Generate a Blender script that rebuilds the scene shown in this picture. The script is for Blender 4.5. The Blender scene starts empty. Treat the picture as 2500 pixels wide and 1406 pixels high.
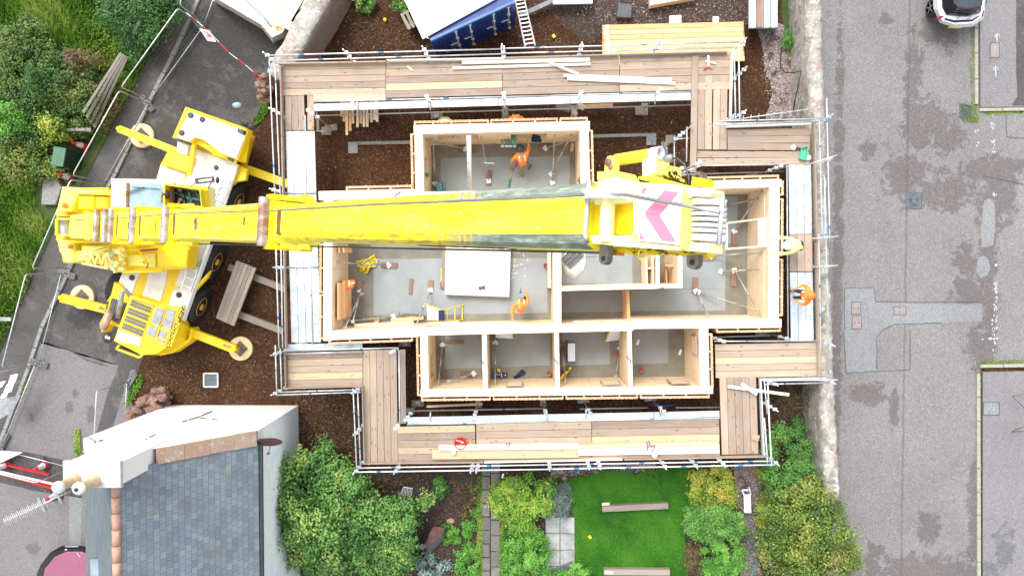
import bpy, bmesh, math, random
import numpy as np
from mathutils import Vector, Matrix
random.seed(7); np.random.seed(7)
PI = math.pi
rad = math.radians
scene = bpy.context.scene
COL = scene.collection

# ------------------------------------------------------------------ camera
CAMH = 27.0
FPX = 1736.0
FWD = Vector((-.01267, -.02765, -1)).normalized()
UPV = (Vector((0, 1, 0)) - Vector((0, 1, 0)).dot(FWD) * FWD).normalized()
RGT = FWD.cross(UPV).normalized()
CAMP = Vector((0, 0, CAMH))
cd = bpy.data.cameras.new('camera'); cam = bpy.data.objects.new('camera', cd); COL.objects.link(cam)
cd.sensor_width = 36; cd.lens = 36 * FPX / 2500; cd.clip_end = 500; cd.clip_start = .1
mw = Matrix((RGT, UPV, -FWD)).transposed().to_4x4(); mw.translation = CAMP
cam.matrix_world = mw
scene.camera = cam

def ray(px, py):
    return FWD + RGT * ((px - 1250) / FPX) + UPV * ((703 - py) / FPX)
def P(px, py, z=0.0):
    """photo position -> real point at height z"""
    d = ray(px, py); t = (z - CAMH) / d.z
    v = CAMP + d * t; v.z = z
    return v
def PP(pts, z=0.0):
    return [P(x, y, z) for x, y in pts]

# ------------------------------------------------------------------ mesh builder
OFF = {}
class MB:
    def __init__(s):
        s.v = []; s.f = []; s.m = []; s.uv = []; s.t = []; s.sm = []
    def add(s, vs, fs, m=0, uvs=None, t=None, smooth=False):
        o = len(s.v); s.v += [tuple(v) for v in vs]
        if t is None: t = random.random()
        for i, f in enumerate(fs):
            s.f.append([o + k for k in f]); s.m.append(m); s.t.append(t); s.sm.append(smooth)
            if uvs: s.uv.append(uvs[i])
            else: s.uv.append([(vs[k][0], vs[k][1]) for k in f])
    def obox(s, c, ax, ay, az, m=0, t=None):
        """box from centre and three half-axis vectors; u runs along the longest"""
        c = Vector(c); A = [Vector(ax), Vector(ay), Vector(az)]
        vs = []
        for k in (-1, 1):
            for j in (-1, 1):
                for i in (-1, 1):
                    vs.append(c + A[0] * i + A[1] * j + A[2] * k)
        fs = [(0, 2, 3, 1), (4, 5, 7, 6), (0, 1, 5, 4), (2, 6, 7, 3), (0, 4, 6, 2), (1, 3, 7, 5)]
        L = [a.length * 2 for a in A]; lo = max(range(3), key=lambda i: L[i])
        ro = random.random() * 50; r2 = random.random() * 50
        uvs = []
        sg = [[((k >> b) & 1) for b in range(3)] for k in range(8)]
        for f in fs:
            var = [b for b in range(3) if len({sg[k][b] for k in f}) == 2]
            if lo in var: ub = lo; vb = [b for b in var if b != lo][0]
            else: ub, vb = var
            uvs.append([(ro + sg[k][ub] * L[ub], r2 + sg[k][vb] * L[vb]) for k in f])
        s.add(vs, fs, m, uvs, t)
    def box(s, c, size, yaw=0, m=0, t=None):
        cy, sy = math.cos(yaw), math.sin(yaw)
        s.obox(c, (cy * size[0] / 2, sy * size[0] / 2, 0), (-sy * size[1] / 2, cy * size[1] / 2, 0), (0, 0, size[2] / 2), m, t)
    def beam(s, p, q, w, h, m=0, t=None, up=(0, 0, 1)):
        p = Vector(p); q = Vector(q); d = q - p
        dn = d.normalized(); u = Vector(up)
        sd = dn.cross(u)
        if sd.length < 1e-4: sd = dn.cross(Vector((1, 0, 0)))
        sd.normalize(); un = sd.cross(dn).normalized()
        s.obox((p + q) / 2, d / 2, sd * w / 2, un * h / 2, m, t)
    def prism(s, pts, z0, z1, m=0, ch=0, t=None, mt=None):
        """extruded outline (world xy), optional chamfer ch on the top edge"""
        pts = [(p[0], p[1]) for p in pts]
        ar = sum(pts[i][0] * pts[(i + 1) % len(pts)][1] - pts[(i + 1) % len(pts)][0] * pts[i][1] for i in range(len(pts)))
        if ar < 0: pts = pts[::-1]
        n = len(pts); vs = [(x, y, z0) for x, y in pts]
        rings = [z1] if not ch else [z1 - ch]
        vs += [(x, y, rings[0]) for x, y in pts]
        if ch:
            ins = inset(pts, ch); vs += [(x, y, z1) for x, y in ins]
        K = 3 if ch else 2
        if t is None: t = random.random()
        for k in range(K - 1):
            fs = []; uv = []; u = 0
            for i in range(n):
                j = (i + 1) % n
                l = math.hypot(pts[j][0] - pts[i][0], pts[j][1] - pts[i][1])
                fs.append((k * n + i, k * n + j, (k + 1) * n + j, (k + 1) * n + i))
                za, zb = vs[k * n][2], vs[(k + 1) * n][2]
                uv.append([(u, za), (u + l, za), (u + l, zb), (u, zb)]); u += l
            o = len(s.v)
            if k == 0: s.v += vs; base = o
            for a, b in zip(fs, uv):
                s.f.append([base + q for q in a]); s.m.append(m); s.t.append(t); s.uv.append(b); s.sm.append(False)
        top = list(range((K - 1) * n, K * n)); bot = list(range(n))[::-1]
        for f, mm in ((top, m if mt is None else mt), (bot, m)):
            s.f.append([base + q for q in f]); s.m.append(mm); s.t.append(t); s.sm.append(False)
            s.uv.append([(vs[q][0], vs[q][1]) for q in f])
    def sheet(s, pts, m=0, t=None):
        s.add(pts, [list(range(len(pts)))], m, None, t)
    def tube(s, path, r, n=8, m=0, t=None, cap=True, mats=None):
        path = [Vector(p) for p in path]
        rs = r if isinstance(r, (list, tuple)) else [r] * len(path)
        N = len(path); vs = []; fs = []; uvs = []
        prev = None; u = [0]
        for i in range(1, N): u.append(u[-1] + (path[i] - path[i - 1]).length)
        for i, p in enumerate(path):
            d = (path[min(i + 1, N - 1)] - path[max(i - 1, 0)]).normalized()
            if prev is None:
                a = d.orthogonal().normalized()
            else:
                a = (prev - d * prev.dot(d)).normalized()
            prev = a; b = d.cross(a)
            for k in range(n):
                an = 2 * PI * k / n
                vs.append(p + (a * math.cos(an) + b * math.sin(an)) * rs[i])
        if t is None: t = random.random()
        o = len(s.v); s.v += [tuple(v) for v in vs]
        for i in range(N - 1):
            mm = mats[i] if mats else m
            for k in range(n):
                k2 = (k + 1) % n
                s.f.append([o + i * n + k, o + i * n + k2, o + (i + 1) * n + k2, o + (i + 1) * n + k]); s.m.append(mm); s.t.append(t); s.sm.append(True)
                c = 2 * PI * rs[i] / n
                s.uv.append([(u[i], k * c), (u[i], (k + 1) * c), (u[i + 1], (k + 1) * c), (u[i + 1], k * c)])
        if cap:
            for base, rev in ((0, True), ((N - 1) * n, False)):
                f = [o + base + k for k in range(n)]
                if rev: f = f[::-1]
                s.f.append(f); s.m.append(m); s.t.append(t); s.sm.append(False); s.uv.append([(0, 0)] * n)
    def lathe(s, prof, c, axis=(0, 0, 1), n=16, m=0, t=None, smooth=True):
        """profile [(r, h)...] turned about axis through c"""
        c = Vector(c); ax = Vector(axis).normalized(); a = ax.orthogonal().normalized(); b = ax.cross(a)
        vs = []; fs = []
        for r, h in prof:
            for k in range(n):
                an = 2 * PI * k / n
                vs.append(c + ax * h + (a * math.cos(an) + b * math.sin(an)) * r)
        for i in range(len(prof) - 1):
            for k in range(n):
                k2 = (k + 1) % n
                fs.append([i * n + k, i * n + k2, (i + 1) * n + k2, (i + 1) * n + k])
        uvs = [[(vs[q][0], vs[q][1]) for q in f] for f in fs]
        s.add(vs, fs, m, uvs, t, smooth)
        if prof[0][0] > 1e-5: s.add([vs[k] for k in range(n)], [list(range(n))[::-1]], m, None, t)
        if prof[-1][0] > 1e-5: s.add([vs[(len(prof) - 1) * n + k] for k in range(n)], [list(range(n))], m, None, t)
    def ball(s, c, r, n=10, m=0, t=None):
        rx, ry, rz = r if isinstance(r, tuple) else (r, r, r)
        vs = []; fs = []; R = n // 2
        for i in range(R + 1):
            th = PI * i / R
            for k in range(n):
                an = 2 * PI * k / n
                vs.append((c[0] + rx * math.sin(th) * math.cos(an), c[1] + ry * math.sin(th) * math.sin(an), c[2] - rz * math.cos(th)))
        for i in range(R):
            for k in range(n):
                k2 = (k + 1) % n
                fs.append([i * n + k, i * n + k2, (i + 1) * n + k2, (i + 1) * n + k])
        s.add(vs, fs, m, None, t, True)
    def hull(s, bot, top, m=0, t=None, mt=None, mats=None):
        """loft between two outlines with the same number of 3-D points"""
        n = len(bot); vs = list(bot) + list(top)
        if t is None: t = random.random()
        for i in range(n):
            j = (i + 1) % n
            a, b, c2, d = vs[i], vs[j], vs[n + j], vs[n + i]
            l = (Vector(b) - Vector(a)).length; h = (Vector(d) - Vector(a)).length
            s.add([a, b, c2, d], [(0, 1, 2, 3)], mats[i] if mats else m, [[(0, 0), (l, 0), (l, h), (0, h)]], t)
        s.add(top, [list(range(n))], m if mt is None else mt, None, t)
        s.add(bot, [list(range(n))[::-1]], m, None, t)
    def build(s, name, mats, parent=None, label=None, cat=None, group=None, kind=None, origin=True):
        me = bpy.data.meshes.new(name)
        if not isinstance(mats, (list, tuple)): mats = [mats]
        if parent is not None:
            off = OFF[parent.name]
        elif kind == 'structure' or not origin:
            off = Vector((0, 0, 0))
        else:
            a = np.array(s.v); off = Vector((float(a[:, 0].mean()), float(a[:, 1].mean()), float(a[:, 2].min())))
        me.from_pydata([(v[0] - off.x, v[1] - off.y, v[2] - off.z) for v in s.v], [], s.f)
        me.polygons.foreach_set('material_index', s.m)
        me.polygons.foreach_set('use_smooth', s.sm)
        uvl = me.uv_layers.new(name='UVMap')
        fl = [c for f in s.uv for p in f for c in p]
        uvl.data.foreach_set('uv', fl)
        at = me.attributes.new('tint', 'FLOAT', 'FACE'); at.data.foreach_set('value', s.t)
        for m in mats: me.materials.append(MAT[m] if isinstance(m, str) else m)
        me.update()
        bm = bmesh.new(); bm.from_mesh(me); bmesh.ops.recalc_face_normals(bm, faces=bm.faces); bm.to_mesh(me); bm.free()
        o = bpy.data.objects.new(name, me); COL.objects.link(o)
        if parent is not None: o.parent = parent; OFF[o.name] = off
        else: o.location = off; OFF[o.name] = off
        tag(o, label, cat, group, kind)
        return o

def inset(pts, d):
    n = len(pts); out = []
    for i in range(n):
        p0 = Vector(pts[i - 1]); p1 = Vector(pts[i]); p2 = Vector(pts[(i + 1) % n])
        a = (p1 - p0); b = (p2 - p1)
        if a.length < 1e-6 or b.length < 1e-6: out.append(tuple(p1)); continue
        a.normalize(); b.normalize()
        na = Vector((-a.y, a.x)); nb = Vector((-b.y, b.x)); nn = na + nb
        if nn.length < 1e-4: out.append(tuple(p1 + na * d)); continue
        nn.normalize(); k = d / max(.4, nn.dot(na)); out.append(tuple(p1 + nn * k))
    return out
def tag(o, label=None, cat=None, group=None, kind=None):
    if label: o['label'] = label
    if cat: o['category'] = cat
    if group: o['group'] = group
    if kind: o['kind'] = kind
def thing(name, loc, label, cat, group=None, rz=0):
    o = bpy.data.objects.new(name, None); COL.objects.link(o)
    o.location = loc; o.rotation_euler = (0, 0, rz); o.empty_display_size = .2
    OFF[o.name] = Vector(loc)
    tag(o, label, cat, group); return o
def struct(name, mb, mats): return mb.build(name, mats, kind='structure')
def copy_tree(o, parent=None):
    c = o.copy(); COL.objects.link(c)
    if parent is not None: c.parent = parent
    for ch in list(o.children):
        if ch.name in COL.objects: copy_tree(ch, c)
    return c
def npmesh(name, V, F, mats, tint, parent=None, label=None, cat=None, group=None, kind=None, off=None, mi=None):
    """large quad mesh from arrays; V (n,3), F (m,4)"""
    V = np.asarray(V, dtype=np.float32); F = np.asarray(F, dtype=np.int32)
    if parent is not None: off = OFF[parent.name]
    if off is None: off = Vector((0, 0, 0)) if kind == 'structure' else Vector((float(V[:, 0].mean()), float(V[:, 1].mean()), float(V[:, 2].min())))
    V = V - np.array(off, dtype=np.float32)
    me = bpy.data.meshes.new(name)
    me.vertices.add(len(V)); me.vertices.foreach_set('co', V.ravel())
    k = F.shape[1]
    me.loops.add(F.size); me.loops.foreach_set('vertex_index', F.ravel())
    me.polygons.add(len(F)); me.polygons.foreach_set('loop_start', np.arange(0, F.size, k, dtype=np.int32))
    me.update(calc_edges=True)
    at = me.attributes.new('tint', 'FLOAT', 'FACE'); at.data.foreach_set('value', np.asarray(tint, dtype=np.float32))
    for m in (mats if isinstance(mats, (list, tuple)) else [mats]): me.materials.append(MAT[m])
    if mi is not None: me.polygons.foreach_set('material_index', np.asarray(mi, dtype=np.int32))
    o = bpy.data.objects.new(name, me); COL.objects.link(o)
    if parent is not None: o.parent = parent
    else: o.location = off
    OFF[o.name] = Vector(off)
    tag(o, label, cat, group, kind); return o

# ------------------------------------------------------------------ materials
MAT = {}
class N:
    def __init__(s, name, rough=.6, metal=0.0, spec=.5):
        s.m = bpy.data.materials.new(name); s.m.use_nodes = True; s.t = s.m.node_tree; s.n = s.t.nodes
        s.b = s.n['Principled BSDF']; s.b.inputs['Roughness'].default_value = rough; s.b.inputs['Metallic'].default_value = metal
        s.b.inputs['Specular IOR Level'].default_value = spec
        MAT[name] = s.m
    def nd(s, t, **k):
        n = s.n.new(t)
        for a, b in k.items(): setattr(n, a, b)
        return n
    def lk(s, a, b): s.t.links.new(a, b)
    def val(s, sock, v):
        if hasattr(v, 'is_linked') or isinstance(v, bpy.types.NodeSocket): s.lk(v, sock)
        elif isinstance(v, (tuple, list)) and len(v) == 3 and sock.type == 'RGBA': sock.default_value = (*v, 1)
        else: sock.default_value = v
    def pos(s): return s.nd('ShaderNodeNewGeometry').outputs['Position']
    def uv(s): return s.nd('ShaderNodeUVMap').outputs[0]
    def tint(s):
        a = s.nd('ShaderNodeAttribute', attribute_name='tint'); return a.outputs['Fac']
    def rnd(s): return s.nd('ShaderNodeObjectInfo').outputs['Random']
    def mp(s, v, scale=(1, 1, 1), rot=0, loc=(0, 0, 0)):
        n = s.nd('ShaderNodeMapping'); s.lk(v, n.inputs[0]); n.inputs['Scale'].default_value = scale
        n.inputs['Rotation'].default_value = (0, 0, rot); n.inputs['Location'].default_value = loc; return n.outputs[0]
    def noise(s, v, sc, det=4, ro=.55, dist=0):
        n = s.nd('ShaderNodeTexNoise'); s.lk(v, n.inputs['Vector']); n.inputs['Scale'].default_value = sc
        n.inputs['Detail'].default_value = det; n.inputs['Roughness'].default_value = ro; n.inputs['Distortion'].default_value = dist
        return n.outputs['Fac']
    def vor(s, v, sc, feat='F1', out='Distance', rnd=1):
        n = s.nd('ShaderNodeTexVoronoi', feature=feat); s.lk(v, n.inputs['Vector']); n.inputs['Scale'].default_value = sc
        n.inputs['Randomness'].default_value = rnd; return n.outputs[out]
    def ma(s, op, a, b=0.0, c=0.0, cl=False):
        n = s.nd('ShaderNodeMath', operation=op, use_clamp=cl); s.val(n.inputs[0], a); s.val(n.inputs[1], b)
        if op in ('MULTIPLY_ADD', 'SMOOTH_MIN'): s.val(n.inputs[2], c)
        return n.outputs[0]
    def mr(s, v, a, b, c=0.0, d=1.0):
        n = s.nd('ShaderNodeMapRange'); s.val(n.inputs[0], v)
        for i, x in enumerate((a, b, c, d)): n.inputs[i + 1].default_value = x
        return n.outputs[0]
    def mix(s, f, a, b, bt='MIX'):
        n = s.nd('ShaderNodeMix', data_type='RGBA', blend_type=bt); s.val(n.inputs[0], f); s.val(n.inputs[6], a); s.val(n.inputs[7], b)
        return n.outputs[2]
    def ramp(s, f, st):
        n = s.nd('ShaderNodeValToRGB'); s.lk(f, n.inputs[0]); e = n.color_ramp.elements
        while len(e) < len(st): e.new(.5)
        for i, (p, c) in enumerate(st): e[i].position = p; e[i].color = (*c, 1)
        return n.outputs[0]
    def sep(s, v):
        n = s.nd('ShaderNodeSeparateXYZ'); s.lk(v, n.inputs[0]); return n.outputs
    def bump(s, h, st=.4, d=.02):
        n = s.nd('ShaderNodeBump'); s.lk(h, n.inputs['Height']); n.inputs['Strength'].default_value = st; n.inputs['Distance'].default_value = d
        s.lk(n.outputs[0], s.b.inputs['Normal'])
    def col(s, c): s.val(s.b.inputs['Base Color'], c); return s
    def ellipse(s, xy, cx, cy, rx, ry, soft=.5):
        """1 inside an ellipse of the real ground, 0 outside"""
        a = s.ma('DIVIDE', s.ma('SUBTRACT', xy[0], cx), rx); b = s.ma('DIVIDE', s.ma('SUBTRACT', xy[1], cy), ry)
        d = s.ma('ADD', s.ma('MULTIPLY', a, a), s.ma('MULTIPLY', b, b))
        return s.ma('SUBTRACT', 1.0, d)

def simple(name, c, rough=.6, metal=0, var=.12, sc=6, spec=.5, dirt=None, bump=0):
    n = N(name, rough, metal, spec)
    v = n.noise(n.pos(), sc, 5, .6)
    c2 = tuple(x * (1 - var * 2) for x in c); c1 = tuple(min(1, x * (1 + var)) for x in c)
    o = n.ramp(v, [(.3, c2), (.7, c1)])
    if dirt:
        dc, amt, dsc = dirt
        o = n.mix(n.mr(n.noise(n.pos(), dsc, 6, .7), 1 - amt, 1 - amt + .12), o, dc)
    n.col(o)
    if bump: n.bump(n.noise(n.pos(), sc * 8, 4), bump, .01)
    return n

def wood(name, a, b, c, knot=(.12, .06, .03), rough=.75, grey=None, kn=.6, gs=26):
    """a..b..c: tints from board to board; grain along u"""
    n = N(name, rough); uv = n.uv(); t = n.ma('FRACT', n.ma('ADD', n.tint(), n.rnd()))
    base = n.ramp(t, [(0, a), (.5, b), (1, c)])
    g = n.noise(n.mp(uv, (1.2, gs, 1)), 1, 5, .6, .3)
    base = n.mix(n.mr(g, .35, .75), base, n.mix(1.0, base, (.72, .66, .6), 'MULTIPLY'))
    g2 = n.noise(n.mp(uv, (.7, 3, 1)), 1.3, 3)
    if grey: base = n.mix(n.mr(g2, .45, .75, 0, .65), base, grey)
    if kn:
        v = n.vor(n.mp(uv, (2.6, 7, 1)), 1.0)
        base = n.mix(n.mr(v, .08, .20, kn, 0), base, knot)
    n.col(base); n.bump(g, .25, .004); return n

# weathered scaffold boards, new timber, sleepers, osb
wood('board_wood', (.31, .235, .18), (.41, .315, .24), (.53, .41, .30), grey=(.35, .305, .27), kn=.75)
wood('board_yellow', (.60, .47, .29), (.64, .51, .33), (.68, .55, .37), kn=.5)
wood('new_timber', (.84, .66, .46), (.88, .71, .52), (.92, .78, .60), kn=.25, gs=14)
wood('plate_timber', (.90, .77, .59), (.93, .82, .65), (.95, .85, .70), kn=.3, gs=10)
wood('orange_timber', (.76, .42, .20), (.82, .50, .26), (.86, .60, .36), kn=.25)
wood('batten_timber', (.80, .48, .29), (.84, .55, .35), (.88, .64, .45), kn=.2)
wood('grey_timber', (.24, .20, .16), (.32, .28, .235), (.42, .37, .31), grey=(.30, .27, .24), kn=.4)
wood('block_timber', (.22, .12, .09), (.28, .16, .12), (.34, .21, .16), kn=.3)
wood('fence_timber', (.16, .15, .12), (.22, .20, .17), (.28, .26, .22), kn=.2)
wood('white_timber', (.88, .82, .72), (.92, .87, .78), (.95, .91, .84), kn=.12, gs=10)
n = N('osb', .8); v = n.vor(n.mp(n.pos(), (1, 1, 1)), 26, out='Color'); sx = n.sep(v)
o = n.ramp(sx[0], [(0, (.72, .55, .36)), (.5, (.80, .64, .44)), (1, (.88, .74, .54))])
n.col(n.mix(n.mr(n.noise(n.pos(), 1.2, 4), .35, .7), o, n.mix(1.0, o, (.88, .84, .78), 'MULTIPLY')))

# paints and metals
n = N('crane_yellow', .42); pos = n.pos()
b = n.mix(n.mr(n.noise(pos, .9, 4), .35, .65), (.88, .60, .004), (.90, .66, .012))
b = n.mix(n.mr(n.noise(pos, 9, 7, .75), .66, .76, 0, .75), b, (.34, .20, .05)); n.col(b)
n = N('boom_yellow', .38); pos = n.pos()
b = n.mix(n.mr(n.noise(n.mp(pos, (.5, 5, 1)), 1.4, 4), .3, .7), (.93, .84, .015), (.94, .89, .09)); b = n.mix(n.mr(n.noise(n.mp(pos, (.8, 6, 2)), 1.9, 7, .75), .58, .70, 0, .45), b, (.93, .92, .50)); b = n.mix(n.mr(n.noise(n.mp(pos, (.6, 9, 3)), 2.6, 7, .8), .64, .76, 0, .22), b, (.66, .52, .12))
b = n.mix(n.mr(n.noise(pos, 22, 6, .8), .70, .77, 0, .8), b, (.30, .18, .04)); n.col(b)
n = N('boom_edge', .45); pos = n.pos()
f = n.noise(n.mp(pos, (1.2, 14, 4)), 1.8, 6, .7)
b = n.mix(n.mr(f, .48, .60), (.92, .72, .03), (.72, .55, .30)); n.col(n.mix(n.mr(n.noise(pos, 16, 5), .62, .72), b, (.80, .80, .70)))
n = N('grease', .35); pos = n.pos(); x = n.sep(pos)[0]
f = n.noise(n.mp(pos, (1.0, 12, 3)), 2.2, 6, .7)
teeth = n.noise(n.mp(pos, (24, 1, 1)), 1.0, 2)
g = n.ramp(f, [(.3, (.10, .135, .11)), (.5, (.22, .27, .22)), (.7, (.52, .60, .52))])
k = n.ma('ADD', n.mr(x, -1.4, .3, -.15, 1.1), n.ma('MULTIPLY', n.ma('SUBTRACT', teeth, .5), .8))
n.col(n.mix(n.mr(k, .3, .62), n.mix(n.mr(f, .45, .62), (.92, .76, .03), (.50, .38, .06)), g))
simple('cream_yellow', (.93, .88, .42), .4, var=.05, sc=3, dirt=((.80, .62, .12), .34, 7))
simple('pale_yellow', (.93, .86, .16), .4, var=.04, sc=3, dirt=((.6, .42, .08), .28, 9))
simple('white_paint', (.86, .86, .84), .4, var=.03, sc=2, dirt=((.55, .50, .42), .34, 5))
simple('white_plain', (.90, .90, .88), .5, var=.02, sc=2)
n = N('deck_white', .6); pos = n.pos()
b = n.mix(n.mr(n.noise(pos, 1.6, 6, .7), .50, .72, 0, .8), (.80, .80, .79), (.42, .41, .40))
n.col(n.mix(n.mr(n.noise(pos, 7, 7, .8), .60, .74, 0, .6), b, (.46, .40, .32)))
simple('chevron_pink', (.80, .22, .33), .5, var=.04)
simple('rust_metal', (.33, .20, .14), .6, .3, .25, 8, dirt=((.55, .52, .50), .48, 4))
simple('rust_brown', (.22, .10, .06), .7, .1, .25, 10)
simple('roller_grey', (.42, .40, .39), .45, .4, .2, 5, dirt=((.28, .14, .09), .5, 3))
n = N('galvanised', .42, .55); pos = n.pos(); sx = n.sep(n.vor(pos, 22, out='Color'))
n.col(n.mix(n.mr(n.noise(pos, 2.5, 5, .7), .4, .65), n.ramp(sx[0], [(0, (.38, .41, .42)), (1, (.52, .56, .58))]), (.66, .69, .70)))
n = N('metal_deck', .5, .25); pos = n.pos(); sx = n.sep(n.vor(pos, 30, out='Color'))
b = n.ramp(sx[0], [(0, (.36, .43, .46)), (1, (.52, .60, .63))])
dots = n.mr(n.vor(pos, 17, rnd=0), .10, .16, .82, 1)
b = n.mix(n.mr(n.noise(pos, 2.2, 6, .7), .46, .62), b, (.66, .69, .70))
n.col(n.mix(1.0, b, n.ramp(dots, [(0, (.0, .0, .0)), (1, (1, 1, 1))]), 'MULTIPLY'))
simple('zinc_white', (.66, .69, .72), .45, .2, .08, 3)
simple('tape_blue', (.02, .24, .55), .5, 0, .2, 10)
simple('steel_grey', (.33, .34, .34), .45, .5, .15, 6)
simple('prop_steel', (.42, .42, .38), .5, .35, .25, 12, dirt=((.30, .20, .12), .35, 14))
simple('dark_steel', (.10, .105, .11), .45, .4, .15, 6)
simple('black_rubber', (.025, .026, .028), .75, 0, .3, 14)
simple('black_plastic', (.03, .032, .036), .4)
simple('grey_rubber', (.17, .17, .175), .8, 0, .15, 8)
simple('dark_grille', (.14, .14, .12), .6, 0, .15, 30)
simple('hub_orange', (.62, .33, .03), .5, 0, .15, 8, dirt=((.25, .12, .05), .3, 9))
simple('rust_orange', (.75, .30, .05), .5)
simple('pad_cream', (.80, .62, .34), .6, 0, .08, 3, dirt=((.45, .26, .12), .28, 5))
simple('pad_steel', (.22, .19, .16), .5, .5, .2, 9)
simple('exhaust_brown', (.46, .32, .25), .5, .3, .15, 5)
n = N('glass_blue', .06, 0, .8); n.col(n.mix(n.mr(n.noise(n.pos(), 3, 4), .4, .62), (.20, .31, .38), (.27, .38, .44)))
n = N('glass_clear', .03); n.b.inputs['Transmission Weight'].default_value = 1; n.b.inputs['IOR'].default_value = 1.05; n.col((.75, .82, .82))
simple('tarp_white', (.92, .92, .92), .5, 0, .03, 3)
simple('wrap_grey', (.72, .70, .66), .35, 0, .15, 4)
simple('container_blue', (.012, .045, .22), .4, 0, .2, 4)
simple('container_rail', (.06, .16, .36), .4)
simple('aluminium', (.68, .69, .70), .35, .6, .08, 8)
simple('red_plastic', (.72, .015, .02), .4, 0, .08, 6)
simple('white_reflect', (.80, .80, .82), .35, 0, .12, 14)
simple('cabinet_green', (.004, .028, .013), .45, 0, .12, 5)
simple('cabinet_green_light', (.05, .15, .085), .45, 0, .1, 5)
simple('hi_vis_orange', (.95, .26, .025), .6, 0, .08, 9)
simple('hi_vis_yellow', (.80, .92, .34), .6, 0, .08, 9)
simple('helmet_orange', (.95, .22, .03), .25, 0, .03)
simple('helmet_white', (.90, .91, .92), .25, 0, .02)
simple('helmet_black', (.03, .035, .04), .25, 0, .03)
simple('trousers_dark', (.035, .036, .045), .85, 0, .2, 14)
simple('trousers_khaki', (.30, .27, .21), .85, 0, .12, 14)
simple('boots_dark', (.03, .024, .02), .7)
simple('skin', (.55, .33, .23), .5, 0, .06, 12)
simple('hair_brown', (.05, .03, .02), .7)
simple('shirt_check', (.50, .22, .18), .7, 0, .3, 30)
simple('red_glove', (.60, .03, .06), .6)
simple('purple_strap', (.13, .03, .32), .7)
simple('ink_black', (.02, .02, .02), .7)
simple('ink_grey', (.30, .29, .28), .8)
simple('sling_yellow', (.70, .58, .04), .7, 0, .3, 14)
simple('blue_plastic', (.01, .18, .52), .4, 0, .1, 5)
simple('navy_cloth', (.015, .022, .10), .8, 0, .2, 10)
simple('green_plastic', (.10, .50, .30), .45, 0, .1, 10)
simple('teal_plastic', (.10, .30, .32), .45, 0, .25, 20)
simple('clay_pipe', (.55, .20, .12), .6, 0, .12, 8)
simple('grp_yellow', (.78, .62, .06), .5, 0, .1, 8)
simple('green_handle', (.01, .22, .12), .5)
simple('manhole_iron', (.13, .15, .165), .55, .3, .15, 10)
simple('manhole_pink', (.29, .24, .225), .7, 0, .12, 14)
simple('slab_grey', (.27, .28, .30), .8, 0, .1, 5)
simple('paint_line', (.48, .48, .48), .7, 0, .15, 14)
simple('kerb_stone', (.34, .33, .27), .85, 0, .12, 9, dirt=((.12, .15, .04), .3, 6))
simple('kerb_grey', (.26, .26, .25), .85, 0, .15, 9)
simple('twig', (.17, .11, .06), .9, 0, .2, 20)
simple('bark', (.10, .075, .055), .95, 0, .25, 20)
simple('maroon_cloth', (.26, .085, .14), .5, 0, .06, 2)
simple('car_white', (.85, .86, .88), .2, 0, .02)
simple('car_black', (.012, .013, .016), .12, 0, .1)
simple('car_roof', (.04, .05, .065), .15, 0, .15, 2)
simple('car_red', (.22, .012, .03), .2)
simple('plate_yellow', (.80, .68, .02), .4)
simple('chrome', (.60, .60, .62), .2, .8, .05)
simple('bench_white', (.78, .80, .82), .6, 0, .08, 6)
simple('dish_brown', (.13, .05, .045), .5, 0, .15, 8)
simple('cover_brown', (.13, .055, .04), .3, 0, .2, 4)
simple('cover_grey', (.16, .14, .14), .35, 0, .2, 4)
simple('stone_red', (.26, .155, .12), .9, 0, .25, 5, dirt=((.42, .38, .34), .4, 6), bump=.5)
simple('cardboard', (.46, .32, .21), .85)
simple('lattice_cream', (.92, .82, .30), .45, 0, .04, 5)

# ground materials
X = lambda px: (px - 1272) * CAMH / FPX
Y = lambda py: (655 - py) * CAMH / FPX
S = CAMH / FPX
n = N('gravel_brown', .95); pos = n.pos()
sx = n.sep(n.vor(pos, 24, out='Color')); d = n.vor(pos, 24)
peb = n.ramp(sx[0], [(0, (.062, .026, .011)), (.5, (.098, .045, .021)), (.8, (.138, .070, .035)), (.97, (.19, .13, .08)), (1, (.28, .21, .15))])
big = n.noise(pos, .35, 4, .6)
fine = n.mr(n.noise(pos, .9, 5, .65, .6), .46, .62)
b = n.mix(n.ma('MULTIPLY', fine, .6), peb, n.mix(n.noise(pos, 30, 3), (.062, .023, .009), (.105, .046, .020)))
b = n.mix(n.mr(big, .38, .60), n.mix(1.0, b, (.66, .60, .58), 'MULTIPLY'), b); b = n.mix(n.mr(n.noise(n.mp(pos, (1, .35, 1), rot=.35), 1.3, 6, .7, .8), .56, .68, 0, .6), b, (.12, .055, .026))
n.col(n.mix(1.0, b, n.ramp(d, [(0, (1.1, 1.1, 1.1)), (.7, (.55, .55, .55))]), 'MULTIPLY')); n.bump(d, -.5, .02)
n.b.inputs['Specular IOR Level'].default_value = .2
n = N('gravel_grey', .95); pos = n.pos()
sx = n.sep(n.vor(pos, 30, out='Color')); d = n.vor(pos, 30)
peb = n.ramp(sx[0], [(0, (.09, .07, .065)), (.5, (.16, .13, .12)), (1, (.34, .29, .27))])
n.col(n.mix(n.mr(n.noise(pos, 1.6, 5), .5, .64), peb, (.045, .032, .026))); n.bump(d, -.5, .02)
n = N('chip_pink', .95); pos = n.pos(); sx = n.sep(n.vor(pos, 34, out='Color')); d = n.vor(pos, 34)
peb = n.ramp(sx[0], [(0, (.10, .075, .07)), (.5, (.22, .17, .16)), (1, (.50, .42, .40))])
n.col(n.mix(n.mr(n.noise(pos, 2.4, 6), .52, .66), peb, (.03, .022, .02))); n.bump(d, -.6, .02)
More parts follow.
